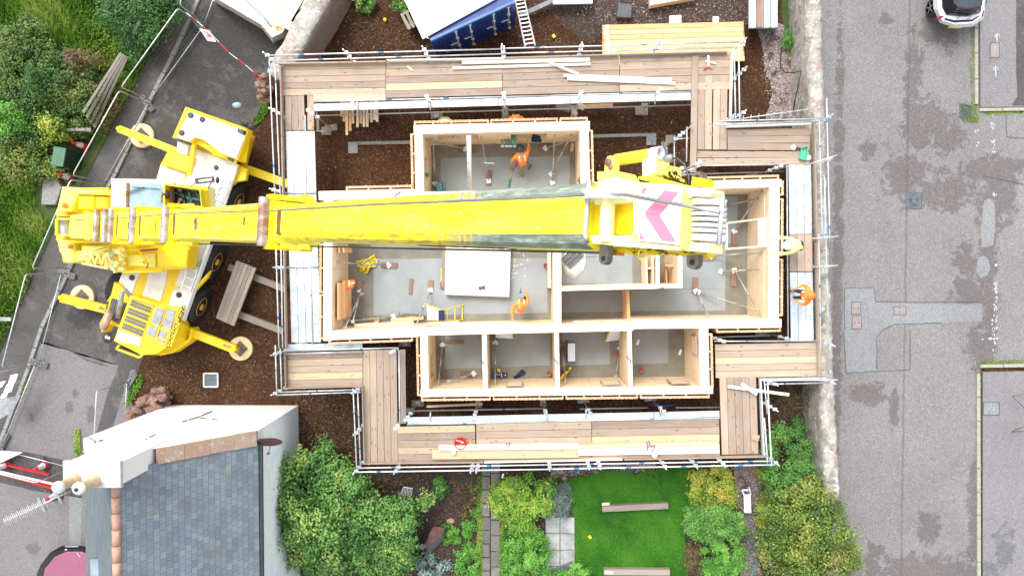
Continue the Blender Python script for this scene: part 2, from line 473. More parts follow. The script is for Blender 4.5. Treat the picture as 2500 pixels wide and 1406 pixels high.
n = N('soil_dark', .95); pos = n.pos(); sx = n.sep(n.vor(pos, 20, out='Color')); d = n.vor(pos, 20)
n.col(n.ramp(sx[0], [(0, (.028, .018, .013)), (.7, (.052, .036, .027)), (1, (.12, .085, .06))])); n.bump(d, -.5, .02)
n = N('verge_soil', .95); pos = n.pos()
b = n.mix(n.mr(n.noise(pos, 1.5, 6), .4, .62), (.035, .075, .012), (.085, .065, .032)); n.col(n.mix(n.mr(n.noise(pos, 14, 5), .4, .7), b, (.05, .11, .018))); n.bump(n.noise(pos, 30, 4), .6, .03)
n = N('lawn_green', .9); pos = n.pos()
b = n.mix(n.mr(n.noise(pos, .8, 5), .38, .60), (.026, .13, .006), (.075, .24, .014))
b = n.mix(n.mr(n.noise(pos, 40, 4, .7), .35, .7), n.mix(1.0, b, (.55, .6, .5), 'MULTIPLY'), b)
n.col(n.mix(n.mr(n.noise(pos, 1.1, 6, .7, 1), .60, .74, 0, .6), b, (.16, .17, .03))); n.bump(n.noise(pos, 60, 3), .6, .02)

def tarmac(name, a, b, speck, blobs, dark, lines=(), rough=.9, nsc=2.2, amp=1.5, pale=None):
    n = N(name, rough); n.b.inputs['Specular IOR Level'].default_value = .25; pos = n.pos(); xy = n.sep(pos)
    c = n.mix(n.mr(n.noise(pos, .28, 4), .35, .65), a, b)
    sx = n.sep(n.vor(pos, 42, out='Color'))
    c = n.mix(1.0, c, n.ramp(sx[0], [(0, (.78, .78, .78)), (.6, (1, 1, 1)), (1, speck)]), 'MULTIPLY')
    c = n.mix(n.mr(n.noise(pos, 5, 7, .75), .63, .72, 0, .4), c, dark)
    if pale: c = n.mix(n.mr(n.noise(pos, 1.1, 8, .75, .4), .53, .63, 0, .7), c, pale)
    fld = None
    for (px, py, rx, ry) in blobs:
        e = n.ellipse(xy, X(px), Y(py), rx * S, ry * S)
        fld = e if fld is None else n.ma('MAXIMUM', fld, e)
    if fld:
        fld = n.ma('MAXIMUM', fld, -1.5)
        no = n.ma('MULTIPLY', n.ma('SUBTRACT', n.noise(pos, nsc, 8, .72, .6), .5), amp * 2)
        f = n.mr(n.ma('ADD', n.ma('MULTIPLY', fld, .6), no), .12, .32)
        f = n.ma('MULTIPLY', f, n.mr(n.noise(pos, 14, 6, .8), .38, .60, .35, .8)); c = n.mix(f, c, dark)
    v_ = n.nd('ShaderNodeVectorMath', operation='ADD'); cn = n.nd('ShaderNodeTexNoise'); n.lk(pos, cn.inputs['Vector']); cn.inputs['Scale'].default_value = 3; sc_ = n.nd('ShaderNodeVectorMath', operation='SCALE'); n.lk(cn.outputs['Color'], sc_.inputs[0]); sc_.inputs['Scale'].default_value = .35; n.lk(pos, v_.inputs[0]); n.lk(sc_.outputs[0], v_.inputs[1])
    cr = n.vor(v_.outputs[0], 1.7, 'DISTANCE_TO_EDGE'); cm = n.mr(n.noise(pos, .5, 4), .50, .60)
    c = n.mix(n.ma('MULTIPLY', n.mr(cr, .010, .030, .32, 0), cm), c, dark)
    for (x1, wid, wob) in lines:
        dx = n.ma('ABSOLUTE', n.ma('SUBTRACT', n.ma('ADD', xy[0], n.ma('MULTIPLY', n.ma('SUBTRACT', n.noise(pos, 3, 4), .5), wob)), X(x1)))
        c = n.mix(n.mr(dx, 0, wid, .6, 0), c, dark)
    n.col(n.mix(1.0, c, (.77, .77, .77), 'MULTIPLY')); n.bump(n.noise(pos, 55, 3), .3, .01); return n
tarmac('road_tarmac', (.232, .217, .215), (.270, .255, .253), (1.5, 1.5, 1.5),
       [(2215, 230, 26, 190), (2240, 310, 60, 90), (2290, 330, 70, 60), (2200, 440, 70, 70), (2300, 470, 90, 60), (2420, 480, 60, 110), (2345, 640, 32, 60), (2370, 730, 70, 36),
        (2400, 640, 30, 160), (2385, 850, 40, 70), (2410, 800, 20, 130), (2280, 1400, 210, 55), (2270, 1290, 34, 50), (2140, 1380, 30, 60), (2290, 60, 18, 90), (2380, 1250, 22, 180),
        (2350, 700, 40, 30), (2120, 960, 60, 30), (2180, 1000, 14, 70), (2040, 700, 16, 800), (2260, 80, 36, 40), (2420, 420, 110, 40), (2150, 60, 20, 20), (2300, 100, 24, 50), (2110, 370, 30, 26)],
       (.115, .098, .095), [(2204, .06, .12)])
tarmac('pavement_tarmac', (.245, .235, .24), (.27, .26, .265), (1.3, 1.3, 1.3), [(2450, 1330, 30, 70), (2410, 1400, 30, 40)], (.12, .12, .125), amp=1.8)
tarmac('yard_tarmac', (.085, .079, .077), (.125, .117, .114), (1.4, 1.4, 1.4),
       [(560, 110, 120, 110), (480, 200, 80, 120), (590, 230, 60, 60), (330, 560, 60, 40), (400, 700, 60, 50), (200, 770, 50, 40), (270, 820, 20, 60), (190, 1010, 10, 20), (210, 1000, 12, 24), (420, 60, 70, 80), (640, 120, 60, 60)],
       (.045, .043, .042), amp=1.3, nsc=1.6, pale=(.20, .19, .185))
tarmac('path_tarmac', (.10, .093, .09), (.145, .135, .13), (1.3, 1.3, 1.3), [(300, 300, 30, 60), (200, 480, 30, 60), (90, 700, 30, 60), (400, 130, 20, 80)], (.07, .066, .062), amp=1.6, pale=(.20, .19, .18))
tarmac('road_lower', (.215, .203, .205), (.25, .237, .238), (1.3, 1.3, 1.3), [(155, 1000, 12, 20), (210, 1015, 14, 26), (60, 1020, 8, 14), (230, 850, 40, 50), (60, 1350, 20, 20), (170, 960, 10, 16), (290, 930, 24, 20)], (.12, .115, .11), nsc=3)
tarmac('patch_tarmac', (.27, .275, .285), (.31, .316, .325), (1.3, 1.3, 1.3), [], (.2, .2, .2))
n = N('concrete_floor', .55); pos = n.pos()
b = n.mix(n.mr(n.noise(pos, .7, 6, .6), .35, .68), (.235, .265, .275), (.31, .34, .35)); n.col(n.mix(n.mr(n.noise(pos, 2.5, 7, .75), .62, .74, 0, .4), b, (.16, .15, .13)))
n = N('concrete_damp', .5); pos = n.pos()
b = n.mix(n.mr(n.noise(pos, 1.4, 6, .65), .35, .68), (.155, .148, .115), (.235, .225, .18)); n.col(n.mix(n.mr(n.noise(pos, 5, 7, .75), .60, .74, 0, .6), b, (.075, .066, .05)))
n = N('paving_slab', .85); pos = n.pos()
b = n.mix(n.mr(n.noise(pos, 1.6, 6, .65), .40, .62), (.40, .41, .39), (.24, .245, .22)); n.col(n.mix(n.mr(n.noise(pos, 6, 7, .8), .58, .70), b, (.10, .10, .075)))
n = N('path_slab', .85); pos = n.pos(); t = n.tint()
b = n.ramp(t, [(0, (.13, .125, .11)), (1, (.21, .20, .185))]); n.col(n.mix(n.mr(n.noise(pos, 4, 7, .75), .52, .68), b, (.075, .08, .05)))
n = N('lichen_stone', .95); pos = n.pos()
sx = n.sep(n.vor(n.mp(pos, (1, 1, 2)), 3.2, out='Color'))
b = n.ramp(sx[0], [(0, (.20, .165, .13)), (.5, (.30, .27, .22)), (1, (.36, .25, .19))])
b = n.mix(n.mr(n.noise(pos, 2.2, 8, .75), .42, .58), b, (.42, .41, .37))
b = n.mix(n.mr(n.noise(pos, 5, 8, .8), .545, .61), b, (.70, .70, .67))
n.col(n.mix(n.mr(n.noise(pos, 4.2, 8, .8, .5), .60, .68), b, (.09, .09, .075))); n.bump(n.noise(pos, 9, 7, .7), .8, .06)
n = N('wall_face', .95); pos = n.pos()
sx = n.sep(n.vor(n.mp(pos, (1, 1, 2)), 2.6, out='Color'))
b = n.ramp(sx[0], [(0, (.27, .24, .19)), (.6, (.38, .35, .29)), (1, (.38, .27, .22))])
n.col(n.mix(n.mr(n.noise(pos, 3, 8, .75), .45, .6), b, (.48, .46, .41))); n.bump(n.noise(pos, 9, 7, .7), .8, .06)
n = N('red_face', .95); pos = n.pos()
b = n.mix(n.mr(n.noise(pos, 1.6, 7, .7), .42, .58), (.30, .19, .15), (.30, .27, .23)); n.col(n.mix(n.mr(n.noise(pos, 6, 8, .8), .6, .68), b, (.11, .09, .075))); n.bump(n.noise(pos, 9, 7, .7), .8, .06)
n = N('coping_stone', .9); pos = n.pos()
b = n.mix(n.mr(n.noise(pos, 1.3, 7, .7), .40, .60), (.36, .29, .21), (.35, .22, .16)); n.col(n.mix(n.mr(n.noise(pos, 4, 8, .8), .56, .64), b, (.55, .52, .48))); n.bump(n.noise(pos, 9, 6), .5, .03)
n = N('harling_white', .85); pos = n.pos()
n.col(n.mix(n.mr(n.noise(pos, 1.1, 8, .75), .60, .74, 0, .5), (.86, .865, .87), (.55, .56, .55))); n.bump(n.noise(pos, 40, 3), .3, .01)
simple('harling_shade', (.84, .89, .92), .85, 0, .05, 3)  # same white harling, the east wall's cool shade put into the colour
n = N('slate', .55); uv = n.uv()
br = n.nd('ShaderNodeTexBrick'); n.lk(n.mp(uv, (1, 1, 1), rot=PI / 2), br.inputs['Vector']); br.inputs['Scale'].default_value = 1
br.inputs['Brick Width'].default_value = .21; br.inputs['Row Height'].default_value = .18; br.inputs['Mortar Size'].default_value = .006; br.inputs['Mortar Smooth'].default_value = .3
br.offset = .5; br.inputs['Bias'].default_value = 0
br.inputs['Color1'].default_value = (.125, .165, .205, 1); br.inputs['Color2'].default_value = (.205, .25, .285, 1); br.inputs['Mortar'].default_value = (.05, .06, .07, 1)
nz = n.noise(uv, 1.0, 6, .7)
c = n.mix(n.mr(nz, .45, .62, 0, .6), br.outputs['Color'], (.13, .145, .145)); c = n.mix(n.mr(n.noise(uv, 2.6, 6, .75), .55, .70, 0, .5), c, (.20, .215, .19))
c = n.mix(n.mr(n.noise(uv, 7, 7, .8), .67, .71), c, (.50, .50, .47))
vo = n.nd('ShaderNodeTexVoronoi'); n.lk(uv, vo.inputs['Vector']); vo.inputs['Scale'].default_value = 1.9; sx = n.sep(vo.outputs['Color'])
c = n.mix(n.ma('MULTIPLY', n.mr(n.ma('ADD', vo.outputs['Distance'], n.ma('MULTIPLY', n.noise(uv, 9, 3), .3)), .28, .36, .7, 0), n.mr(sx[0], .80, .82)), c, (.25, .26, .20))
n.col(c); n.bump(br.outputs['Fac'], -.6, .02)
n = N('slate_mossy', .8); pos = n.pos()
n.col(n.mix(n.mr(n.noise(n.mp(pos, (4, 1, 1)), 1.8, 8, .75), .42, .62), (.085, .12, .145), (.15, .165, .155)))
simple('ridge_clay', (.50, .30, .22), .8, 0, .12, 5)
simple('chimney_top', (.55, .54, .51), .85, 0, .15, 5, dirt=((.8, .8, .78), .42, 9))
simple('pot_cream', (.62, .48, .30), .7, 0, .1, 9)
simple('pot_white', (.72, .70, .66), .6, 0, .1, 9)
simple('pot_grey', (.48, .54, .54), .5, 0, .1, 9)

def leafmat(name, cols):
    n = N(name, .55); t = n.tint(); n.col(n.ramp(t, [(i / (len(cols) - 1), c) for i, c in enumerate(cols)]))
    n.b.inputs['Subsurface Weight'].default_value = 0
    n.b.inputs['Specular IOR Level'].default_value = .3
    return n
leafmat('leaf_wild', [(.016, .045, .010), (.036, .088, .018), (.062, .135, .024), (.10, .18, .034), (.17, .23, .05), (.16, .12, .05)])
leafmat('leaf_dark', [(.015, .05, .014), (.030, .095, .022), (.055, .15, .03), (.09, .20, .045)])
leafmat('leaf_bush', [(.026, .085, .02), (.058, .16, .034), (.10, .24, .05), (.18, .33, .07), (.32, .42, .10)])
leafmat('leaf_lime', [(.04, .13, .02), (.09, .24, .028), (.17, .35, .035), (.32, .46, .06), (.42, .45, .08)])
leafmat('leaf_yellow', [(.06, .13, .015), (.14, .24, .025), (.28, .36, .04), (.42, .43, .07), (.38, .28, .05)])
leafmat('leaf_mid', [(0.031, 0.1, 0.025), (0.062, 0.188, 0.037), (0.112, 0.275, 0.05), (0.188, 0.375, 0.075)])
leafmat('leaf_bright', [(.04, .15, .02), (.08, .25, .03), (.14, .36, .05), (.22, .46, .07)])
leafmat('leaf_autumn', [(.025, .06, .012), (.06, .12, .022), (.12, .20, .03), (.17, .24, .04), (.26, .30, .055), (.19, .15, .05)])
leafmat('leaf_silver', [(.10, .15, .13), (.17, .24, .22), (.26, .34, .31), (.36, .43, .40)])
leafmat('leaf_brown', [(.05, .03, .018), (.10, .065, .035), (.17, .12, .055), (.10, .14, .03)])
leafmat('grass_blade', [(.035, .11, .008), (.08, .22, .012), (.16, .32, .025), (.32, .42, .07), (.42, .40, .14)])
leafmat('grass_lawn', [(.014, .10, .003), (.028, .17, .004), (.05, .24, .008), (.12, .28, .015)])
leafmat('moss_green', [(.06, .12, .01), (.14, .24, .02), (.24, .34, .04), (.30, .30, .09)])
leafmat('pebbles', [(.04, .02, .012), (.07, .04, .024), (.13, .085, .055), (.30, .24, .19)])
leafmat('pebbles_grey', [(.10, .085, .08), (.22, .18, .17), (.36, .31, .29), (.55, .50, .48)])
# ------------------------------------------------------------------ light
scene.view_settings.view_transform = 'Standard'; scene.view_settings.look = 'None'
scene.view_settings.exposure = 1.36; scene.view_settings.gamma = 1; scene.view_settings.use_curve_mapping = False
w = bpy.data.worlds.new('World'); scene.world = w; w.use_nodes = True
nt = w.node_tree; bg = nt.nodes['Background']
sky = nt.nodes.new('ShaderNodeTexSky'); sky.sky_type = 'NISHITA'; sky.sun_disc = False
SUN_EL, SUN_AZ = rad(56), rad(-28)
sky.sun_elevation = SUN_EL; sky.sun_rotation = SUN_AZ; sky.dust_density = 3; sky.air_density = 1.0
hs = nt.nodes.new('ShaderNodeHueSaturation'); hs.inputs['Saturation'].default_value = .22
nt.links.new(sky.outputs[0], hs.inputs['Color']); nt.links.new(hs.outputs[0], bg.inputs[0]); bg.inputs[1].default_value = .15
sl = bpy.data.lights.new('sun', 'SUN'); sl.energy = .7; sl.angle = rad(22); sl.color = (1, .97, .93)
so = bpy.data.objects.new('sun', sl); COL.objects.link(so)
sd = Vector((math.sin(SUN_AZ) * math.cos(SUN_EL), math.cos(SUN_AZ) * math.cos(SUN_EL), math.sin(SUN_EL)))
so.rotation_euler = sd.to_track_quat('Z', 'Y').to_euler(); so.location = (10, 10, 40)

# ------------------------------------------------------------------ ground sheets
def rough(pts, amp=.05, step=.35, closed=True):
    out = []; n = len(pts)
    for i in range(n if closed else n - 1):
        a = Vector(pts[i]); b = Vector(pts[(i + 1) % n]); L = (b - a).length; k = max(1, int(L / step))
        for j in range(k):
            p = a.lerp(b, j / k)
            if j: p = p + Vector((random.uniform(-amp, amp), random.uniform(-amp, amp), 0))
            out.append(p)
    return out
def flat(name, px, z, mat, amp=0, step=.35, kind='structure', **k):
    m = MB(); pts = PP(px, z)
    if amp: pts = rough(pts, amp, step)
    m.sheet(pts)
    return m.build(name, mat, kind=kind, **k)
def slab(name, px, z0, z1, mat, ch=0, kind='structure', **k):
    m = MB(); m.prism(PP(px, z1), z0, z1, 0, ch); return m.build(name, mat, kind=kind, **k)

m = MB(); m.sheet([(-150, -150, 0), (150, -150, 0), (150, 150, 0), (-150, 150, 0)]); struct('ground', m, 'gravel_brown')
flat('yard', [(505, -60), (790, -60), (655, 195), (635, 270), (585, 350), (520, 560), (455, 700), (352, 868), (335, 905), (100, 838), (98, 800), (160, 665), (222, 520), (264, 425), (362, 222)], .008, 'yard_tarmac', .03)
flat('lower_road', [(92, 832), (335, 905), (318, 965), (330, 1010), (420, 1000), (600, 1600), (-260, 1600), (-120, 1300), (-24, 1115), (30, 985), (64, 900)], .008, 'road_lower', .02)
# patched strips in the lane and its tar joint
flat('road_patch', [(300, 870), (330, 865), (318, 905), (268, 1060), (235, 1060), (262, 960)], .013, 'yard_tarmac', .02)
m = MB(); m.tube([P(105, 834, .012), P(160, 850, .012), (P(215, 880, .012)), P(262, 893, .012)], .012, 5); struct('tar_joint', m, 'black_rubber')
# left footway and kerb
def strip(px, wd, z0, z1, name, mat, side=1, brk=.9, gap=.012, kind='structure', tag_=None):
    """kerb run: separate stones along a line, one object"""
    m = MB(); pts = PP(px, z1)
    for a, b in zip(pts[:-1], pts[1:]):
        L = (b - a).length; n = max(1, round(L / brk)); d = (b - a) / n; u = d.normalized(); s = Vector((-u.y, u.x, 0)) * side * wd
        for i in range(n):
            p = a + d * i + u * gap; q = a + d * (i + 1) - u * gap
            m.prism([p, q, q + s, p + s], z0, z1, 0, .012)
    return m.build(name, mat, kind=kind)
KL = [(512, -60), (470, 40), (424, 138), (381, 222), (285, 425), (232, 520), (168, 668), (105, 800), (72, 900), (40, 985), (-10, 1115)]
strip(KL, .14, -.05, .10, 'left_kerb', 'kerb_grey', -1)
EDGE = [(448, -60), (415, 40), (330, 205), (205, 440), (130, 560), (40, 760), (-30, 930)]
slab('footway', [(x - 8, y) for x, y in KL] + [(-120, 1115), (-60, 930)] + EDGE[::-1], -.05, .09, 'path_tarmac')
slab('verge', EDGE + [(-60, 990), (-500, 990), (-500, -300), (448, -300)], -.05, .13, 'verge_soil')
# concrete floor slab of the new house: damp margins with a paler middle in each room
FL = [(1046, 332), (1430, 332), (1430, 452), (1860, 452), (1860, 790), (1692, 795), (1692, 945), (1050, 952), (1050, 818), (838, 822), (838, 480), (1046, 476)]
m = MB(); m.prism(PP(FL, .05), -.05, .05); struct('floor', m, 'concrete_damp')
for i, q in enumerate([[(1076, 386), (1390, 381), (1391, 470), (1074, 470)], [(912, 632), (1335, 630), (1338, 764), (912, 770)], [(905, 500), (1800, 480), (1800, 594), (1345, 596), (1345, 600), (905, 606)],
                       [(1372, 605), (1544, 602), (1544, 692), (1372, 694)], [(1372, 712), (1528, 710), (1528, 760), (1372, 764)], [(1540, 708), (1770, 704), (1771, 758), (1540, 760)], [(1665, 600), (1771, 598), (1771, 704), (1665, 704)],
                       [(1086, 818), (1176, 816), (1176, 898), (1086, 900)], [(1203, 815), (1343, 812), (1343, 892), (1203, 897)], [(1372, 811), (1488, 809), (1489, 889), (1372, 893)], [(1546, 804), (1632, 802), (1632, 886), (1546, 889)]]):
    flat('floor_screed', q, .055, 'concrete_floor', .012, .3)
# right-hand road, junction, footways
flat('road', [(1985, -120), (2392, -120), (2392, 262), (2400, 275), (2900, 270), (2900, 885), (2400, 892), (2394, 905), (2394, 1600), (2030, 1600), (2020, 1100), (2000, 700)], .008, 'road_tarmac')
strip([(2387, -120), (2389, 255)], .12, -.05, .10, 'kerb_top', 'kerb_stone', -1)
strip([(2392, 264), (2900, 258)], .12, -.05, .10, 'kerb_corner_top', 'kerb_stone', -1)
strip([(2396, 1600), (2394, 912)], .13, -.05, .10, 'kerb_bottom', 'kerb_stone', 1)
strip([(2394, 898), (2900, 891)], .12, -.05, .10, 'kerb_corner_bottom', 'kerb_stone', 1)
slab('pavement', [(2392, -120), (2900, -120), (2900, 258), (2394, 262)], -.05, .09, 'pavement_tarmac')
slab('pavement_bottom', [(2400, 908), (2900, 898), (2900, 1600), (2400, 1600)], -.05, .09, 'pavement_tarmac')
flat('drive_edge', [(2482, -120), (2900, -120), (2900, 250), (2470, 258), (2484, 235), (2481, 150)], .097, 'yard_tarmac', .015)
# patches
flat('patch_trench', [(2062, 702), (2136, 702), (2137, 738), (2398, 742), (2398, 784), (2210, 790), (2168, 796), (2140, 820), (2140, 905), (2066, 910), (2058, 806)], .013, 'patch_tarmac', .02, .15)
m = MB()
for path in ([(2062, 806), (2062, 704), (2134, 702), (2138, 736), (2240, 738), (2380, 736)], [(2066, 910), (2060, 806)], [(2066, 910), (2140, 906), (2222, 902), (2222, 806)], [(2141, 900), (2140, 822), (2158, 803), (2186, 791), (2300, 788)], [(2212, 470), (2212, 512)],
             [(2500, 450), (2455, 440), (2400, 430)], [(2455, 270), (2458, 335), (2500, 337)]):
    pts = rough(PP(path, .013), .018, .1, False) + [P(*path[-1], .013)]
    m.tube(pts, .016, 5)
struct('tar_seal', m, 'manhole_iron')
flat('patch_long', [(2403, 490), (2418, 484), (2428, 498), (2430, 560), (2424, 600), (2396, 604), (2394, 560), (2400, 520)], .014, 'patch_tarmac', .015, .1)
flat('patch_round', [(2390, 628), (2402, 624), (2414, 635), (2418, 655), (2410, 672), (2394, 680), (2385, 665), (2385, 640)], .014, 'patch_tarmac', .01, .1)
flat('patch_corner', [(2240, 0), (2240, -100), (2000, -100), (2000, 0)], .012, 'road_tarmac')
# worn white junction marks, arrows
m = MB()
def splat(px, py, rx, ry, z=.018):
    c = P(px, py, z); k = random.randint(6, 9)
    m.sheet([(c.x + math.cos(a) * rx * S * random.uniform(.55, 1), c.y + math.sin(a) * ry * S * random.uniform(.55, 1), z) for a in [2 * PI * i / k for i in range(k)]])
for (x, y0, y1, n_) in [(2425, 280, 315, 8), (2427, 340, 372, 9), (2387, 318, 322, 2), (2388, 345, 360, 3), (2430, 455, 480, 5), (2430, 690, 780, 22), (2428, 800, 880, 10), (2427, 780, 800, 3)]:
    for i in range(n_): splat(x + random.uniform(-5, 5), random.uniform(y0, y1), random.uniform(1.2, 4.2), random.uniform(1.5, 5.5))
splat(2418, 826, 7, 4); splat(2399, 828, 3, 3); splat(2435, 826, 5, 3); splat(2431, 647, 5, 4)
struct('road_marking', m, 'paint_line')
m = MB()
for (x, y0, y1) in [(2434, 85, 107), (2431, 165, 192)]:
    m.tube([P(x, y1, .10), P(x - 1, y0, .10)], .03, 4); m.tube([P(x - 7, y0 + 10, .10), P(x - 4, y0 + 1, .10), P(x, y0 - 2, .10), P(x + 4, y0 + 1, .10), P(x + 7, y0 + 10, .10)], .025, 4)
struct('pavement_arrows', m, 'paint_line')
# top-right service yard, chippings by the wall
flat('upper_yard', [(1330, -120), (1835, -120), (1845, 60), (1800, 60), (1470, 80), (1440, 110), (1405, 85), (1370, 60), (1310, 0)], .008, 'soil_dark', .05, .2)
flat('pink_chippings', [(1840, 60), (1930, 60), (1935, 300), (1870, 290), (1885, 225), (1870, 170), (1862, 120)], .008, 'chip_pink', .05, .2)
flat('moss_strip', [(1905, -100), (1930, -100), (1930, 100), (1920, 105), (1908, 40)], .012, 'verge_soil', .03, .2)
# garden behind the house
flat('garden_soil', [(868, 1152), (1900, 1130), (1900, 900), (2040, 900), (2060, 1600), (560, 1600), (700, 1100)], .006, 'soil_dark', .05, .3)
LAWN = [(1372, 1170), (1480, 1150), (1535, 1148), (1550, 1160), (1570, 1150), (1690, 1135), (1694, 1230), (1672, 1310), (1680, 1420), (1690, 1600), (1440, 1600), (1436, 1400), (1403, 1375), (1402, 1260), (1386, 1215)]
slab('lawn', LAWN, -.03, .04, 'lawn_green')
flat('chippings_edge', [(1345, 1160), (1480, 1140), (1600, 1142), (1600, 1130), (1345, 1140)], .012, 'chip_pink', .02, .2)
flat('gravel_path', [(1792, 1130), (1860, 1130), (1862, 1250), (1856, 1400), (1860, 1600), (1800, 1600), (1812, 1300), (1795, 1200)], .012, 'gravel_grey', .03, .2)
# paths
m = MB()
for (x0, x1, ys) in ((1176, 1196, range(1130, 1620, 33)), (1199, 1221, range(1118, 1620, 38))):
    for i, y in enumerate(ys):
        h = 31 if x0 < 1190 else 36
        a = random.uniform(-1, 1)
        m.prism(PP([(x0 + a, y), (x1 + a, y + .5), (x1 + a, y + h), (x0 + a, y + h)], .04), -.02, .04 + random.uniform(0, .01), 0, .01)
struct('stone_path', m, 'path_slab')
m = MB()
for i in range(2):
    for j in range(4):
        x = 1332 + i * 36; y = 1263 + j * 40
        w0 = 1 if j < 3 else 0
        m.prism(PP([(x, y), (x + 34.6, y), (x + 34.6, y + 38.5), (x, y + 38.5)], .05), -.02, .05, 0, .008)
struct('patio', m, 'paving_slab')
slab('concrete_step', [(104, 432), (135, 430), (150, 458), (135, 500), (100, 500)], .0, .36, 'kerb_grey', .02)

# ------------------------------------------------------------------ scattered stones (uncountable)
def inpoly(px, py, poly):
    c = np.zeros(len(px), bool); n = len(poly)
    for i in range(n):
        x0, y0 = poly[i]; x1, y1 = poly[(i + 1) % n]
        cond = ((y0 > py) != (y1 > py)) & (px < (x1 - x0) * (py - y0) / ((y1 - y0) + 1e-9) + x0)
        c ^= cond
    return c
def sample(poly, n):
    a = np.array(poly); lo = a.min(0); hi = a.max(0); out = []
    tot = 0
    while tot < n:
        q = np.random.rand(n * 2, 2) * (hi - lo) + lo; q = q[inpoly(q[:, 0], q[:, 1], poly)]; out.append(q); tot += len(q)
    return np.concatenate(out)[:n]
def stones(polys, n, r0, r1, mat, name, label, z=.01, seed=1):
    np.random.seed(seed); V = []; F = []; T = []
    base = np.array([(1, 0, 0), (0, 1, 0), (-1, 0, 0), (0, -1, 0), (0, 0, 1), (0, 0, -1)], float)
    fa = np.array([(0, 1, 4), (1, 2, 4), (2, 3, 4), (3, 0, 4), (1, 0, 5), (2, 1, 5), (3, 2, 5), (0, 3, 5)])
    o = 0
    for poly in polys:
        pts = sample([tuple(P(x, y, z)[:2]) for x, y in poly], n)
        k = len(pts); r = r0 + (r1 - r0) * np.random.rand(k) ** 3
        b = base[None] * np.random.uniform(.6, 1.2, (k, 6, 1)) * r[:, None, None]; b[..., 2] *= .6
        a = np.random.rand(k) * 6.28; ca, sa = np.cos(a)[:, None], np.sin(a)[:, None]
        x = b[..., 0] * ca - b[..., 1] * sa; y = b[..., 0] * sa + b[..., 1] * ca
        v = np.stack([x + pts[:, None, 0], y + pts[:, None, 1], b[..., 2] + z], -1).reshape(-1, 3)
        V.append(v); F.append((fa[None] + (np.arange(k) * 6)[:, None, None]).reshape(-1, 3) + o); T.append(np.repeat(np.random.rand(k), 8)); o += k * 6
    npmesh(name, np.concatenate(V), np.concatenate(F), mat, np.concatenate(T), kind='stuff', label=label, cat='gravel')
stones([[(700, 230), (1800, 100), (1880, 60), (1890, 300), (1750, 480), (1000, 480), (690, 480)], [(560, 480), (700, 480), (700, 960), (330, 985), (400, 860)], [(720, 950), (880, 950), (880, 1150), (720, 1080)], [(700, 130), (860, 0), (1300, 0), (1400, 130)]], 2600, .012, .05, 'pebbles', 'pebbles', 'small loose stones scattered over the brown gravel ground', .005)
stones([[(1340, 0), (1830, 0), (1830, 60), (1480, 70)], [(1795, 1150), (1858, 1150), (1855, 1406), (1810, 1406)], [(1850, 70), (1925, 70), (1930, 290), (1880, 280)], [(1345, 1140), (1600, 1135), (1600, 1150), (1345, 1165)]], 900, .012, .045, 'pebbles_grey', 'grey_chippings', 'pale grey and pink stone chippings beside walls and paths', .012, 3)

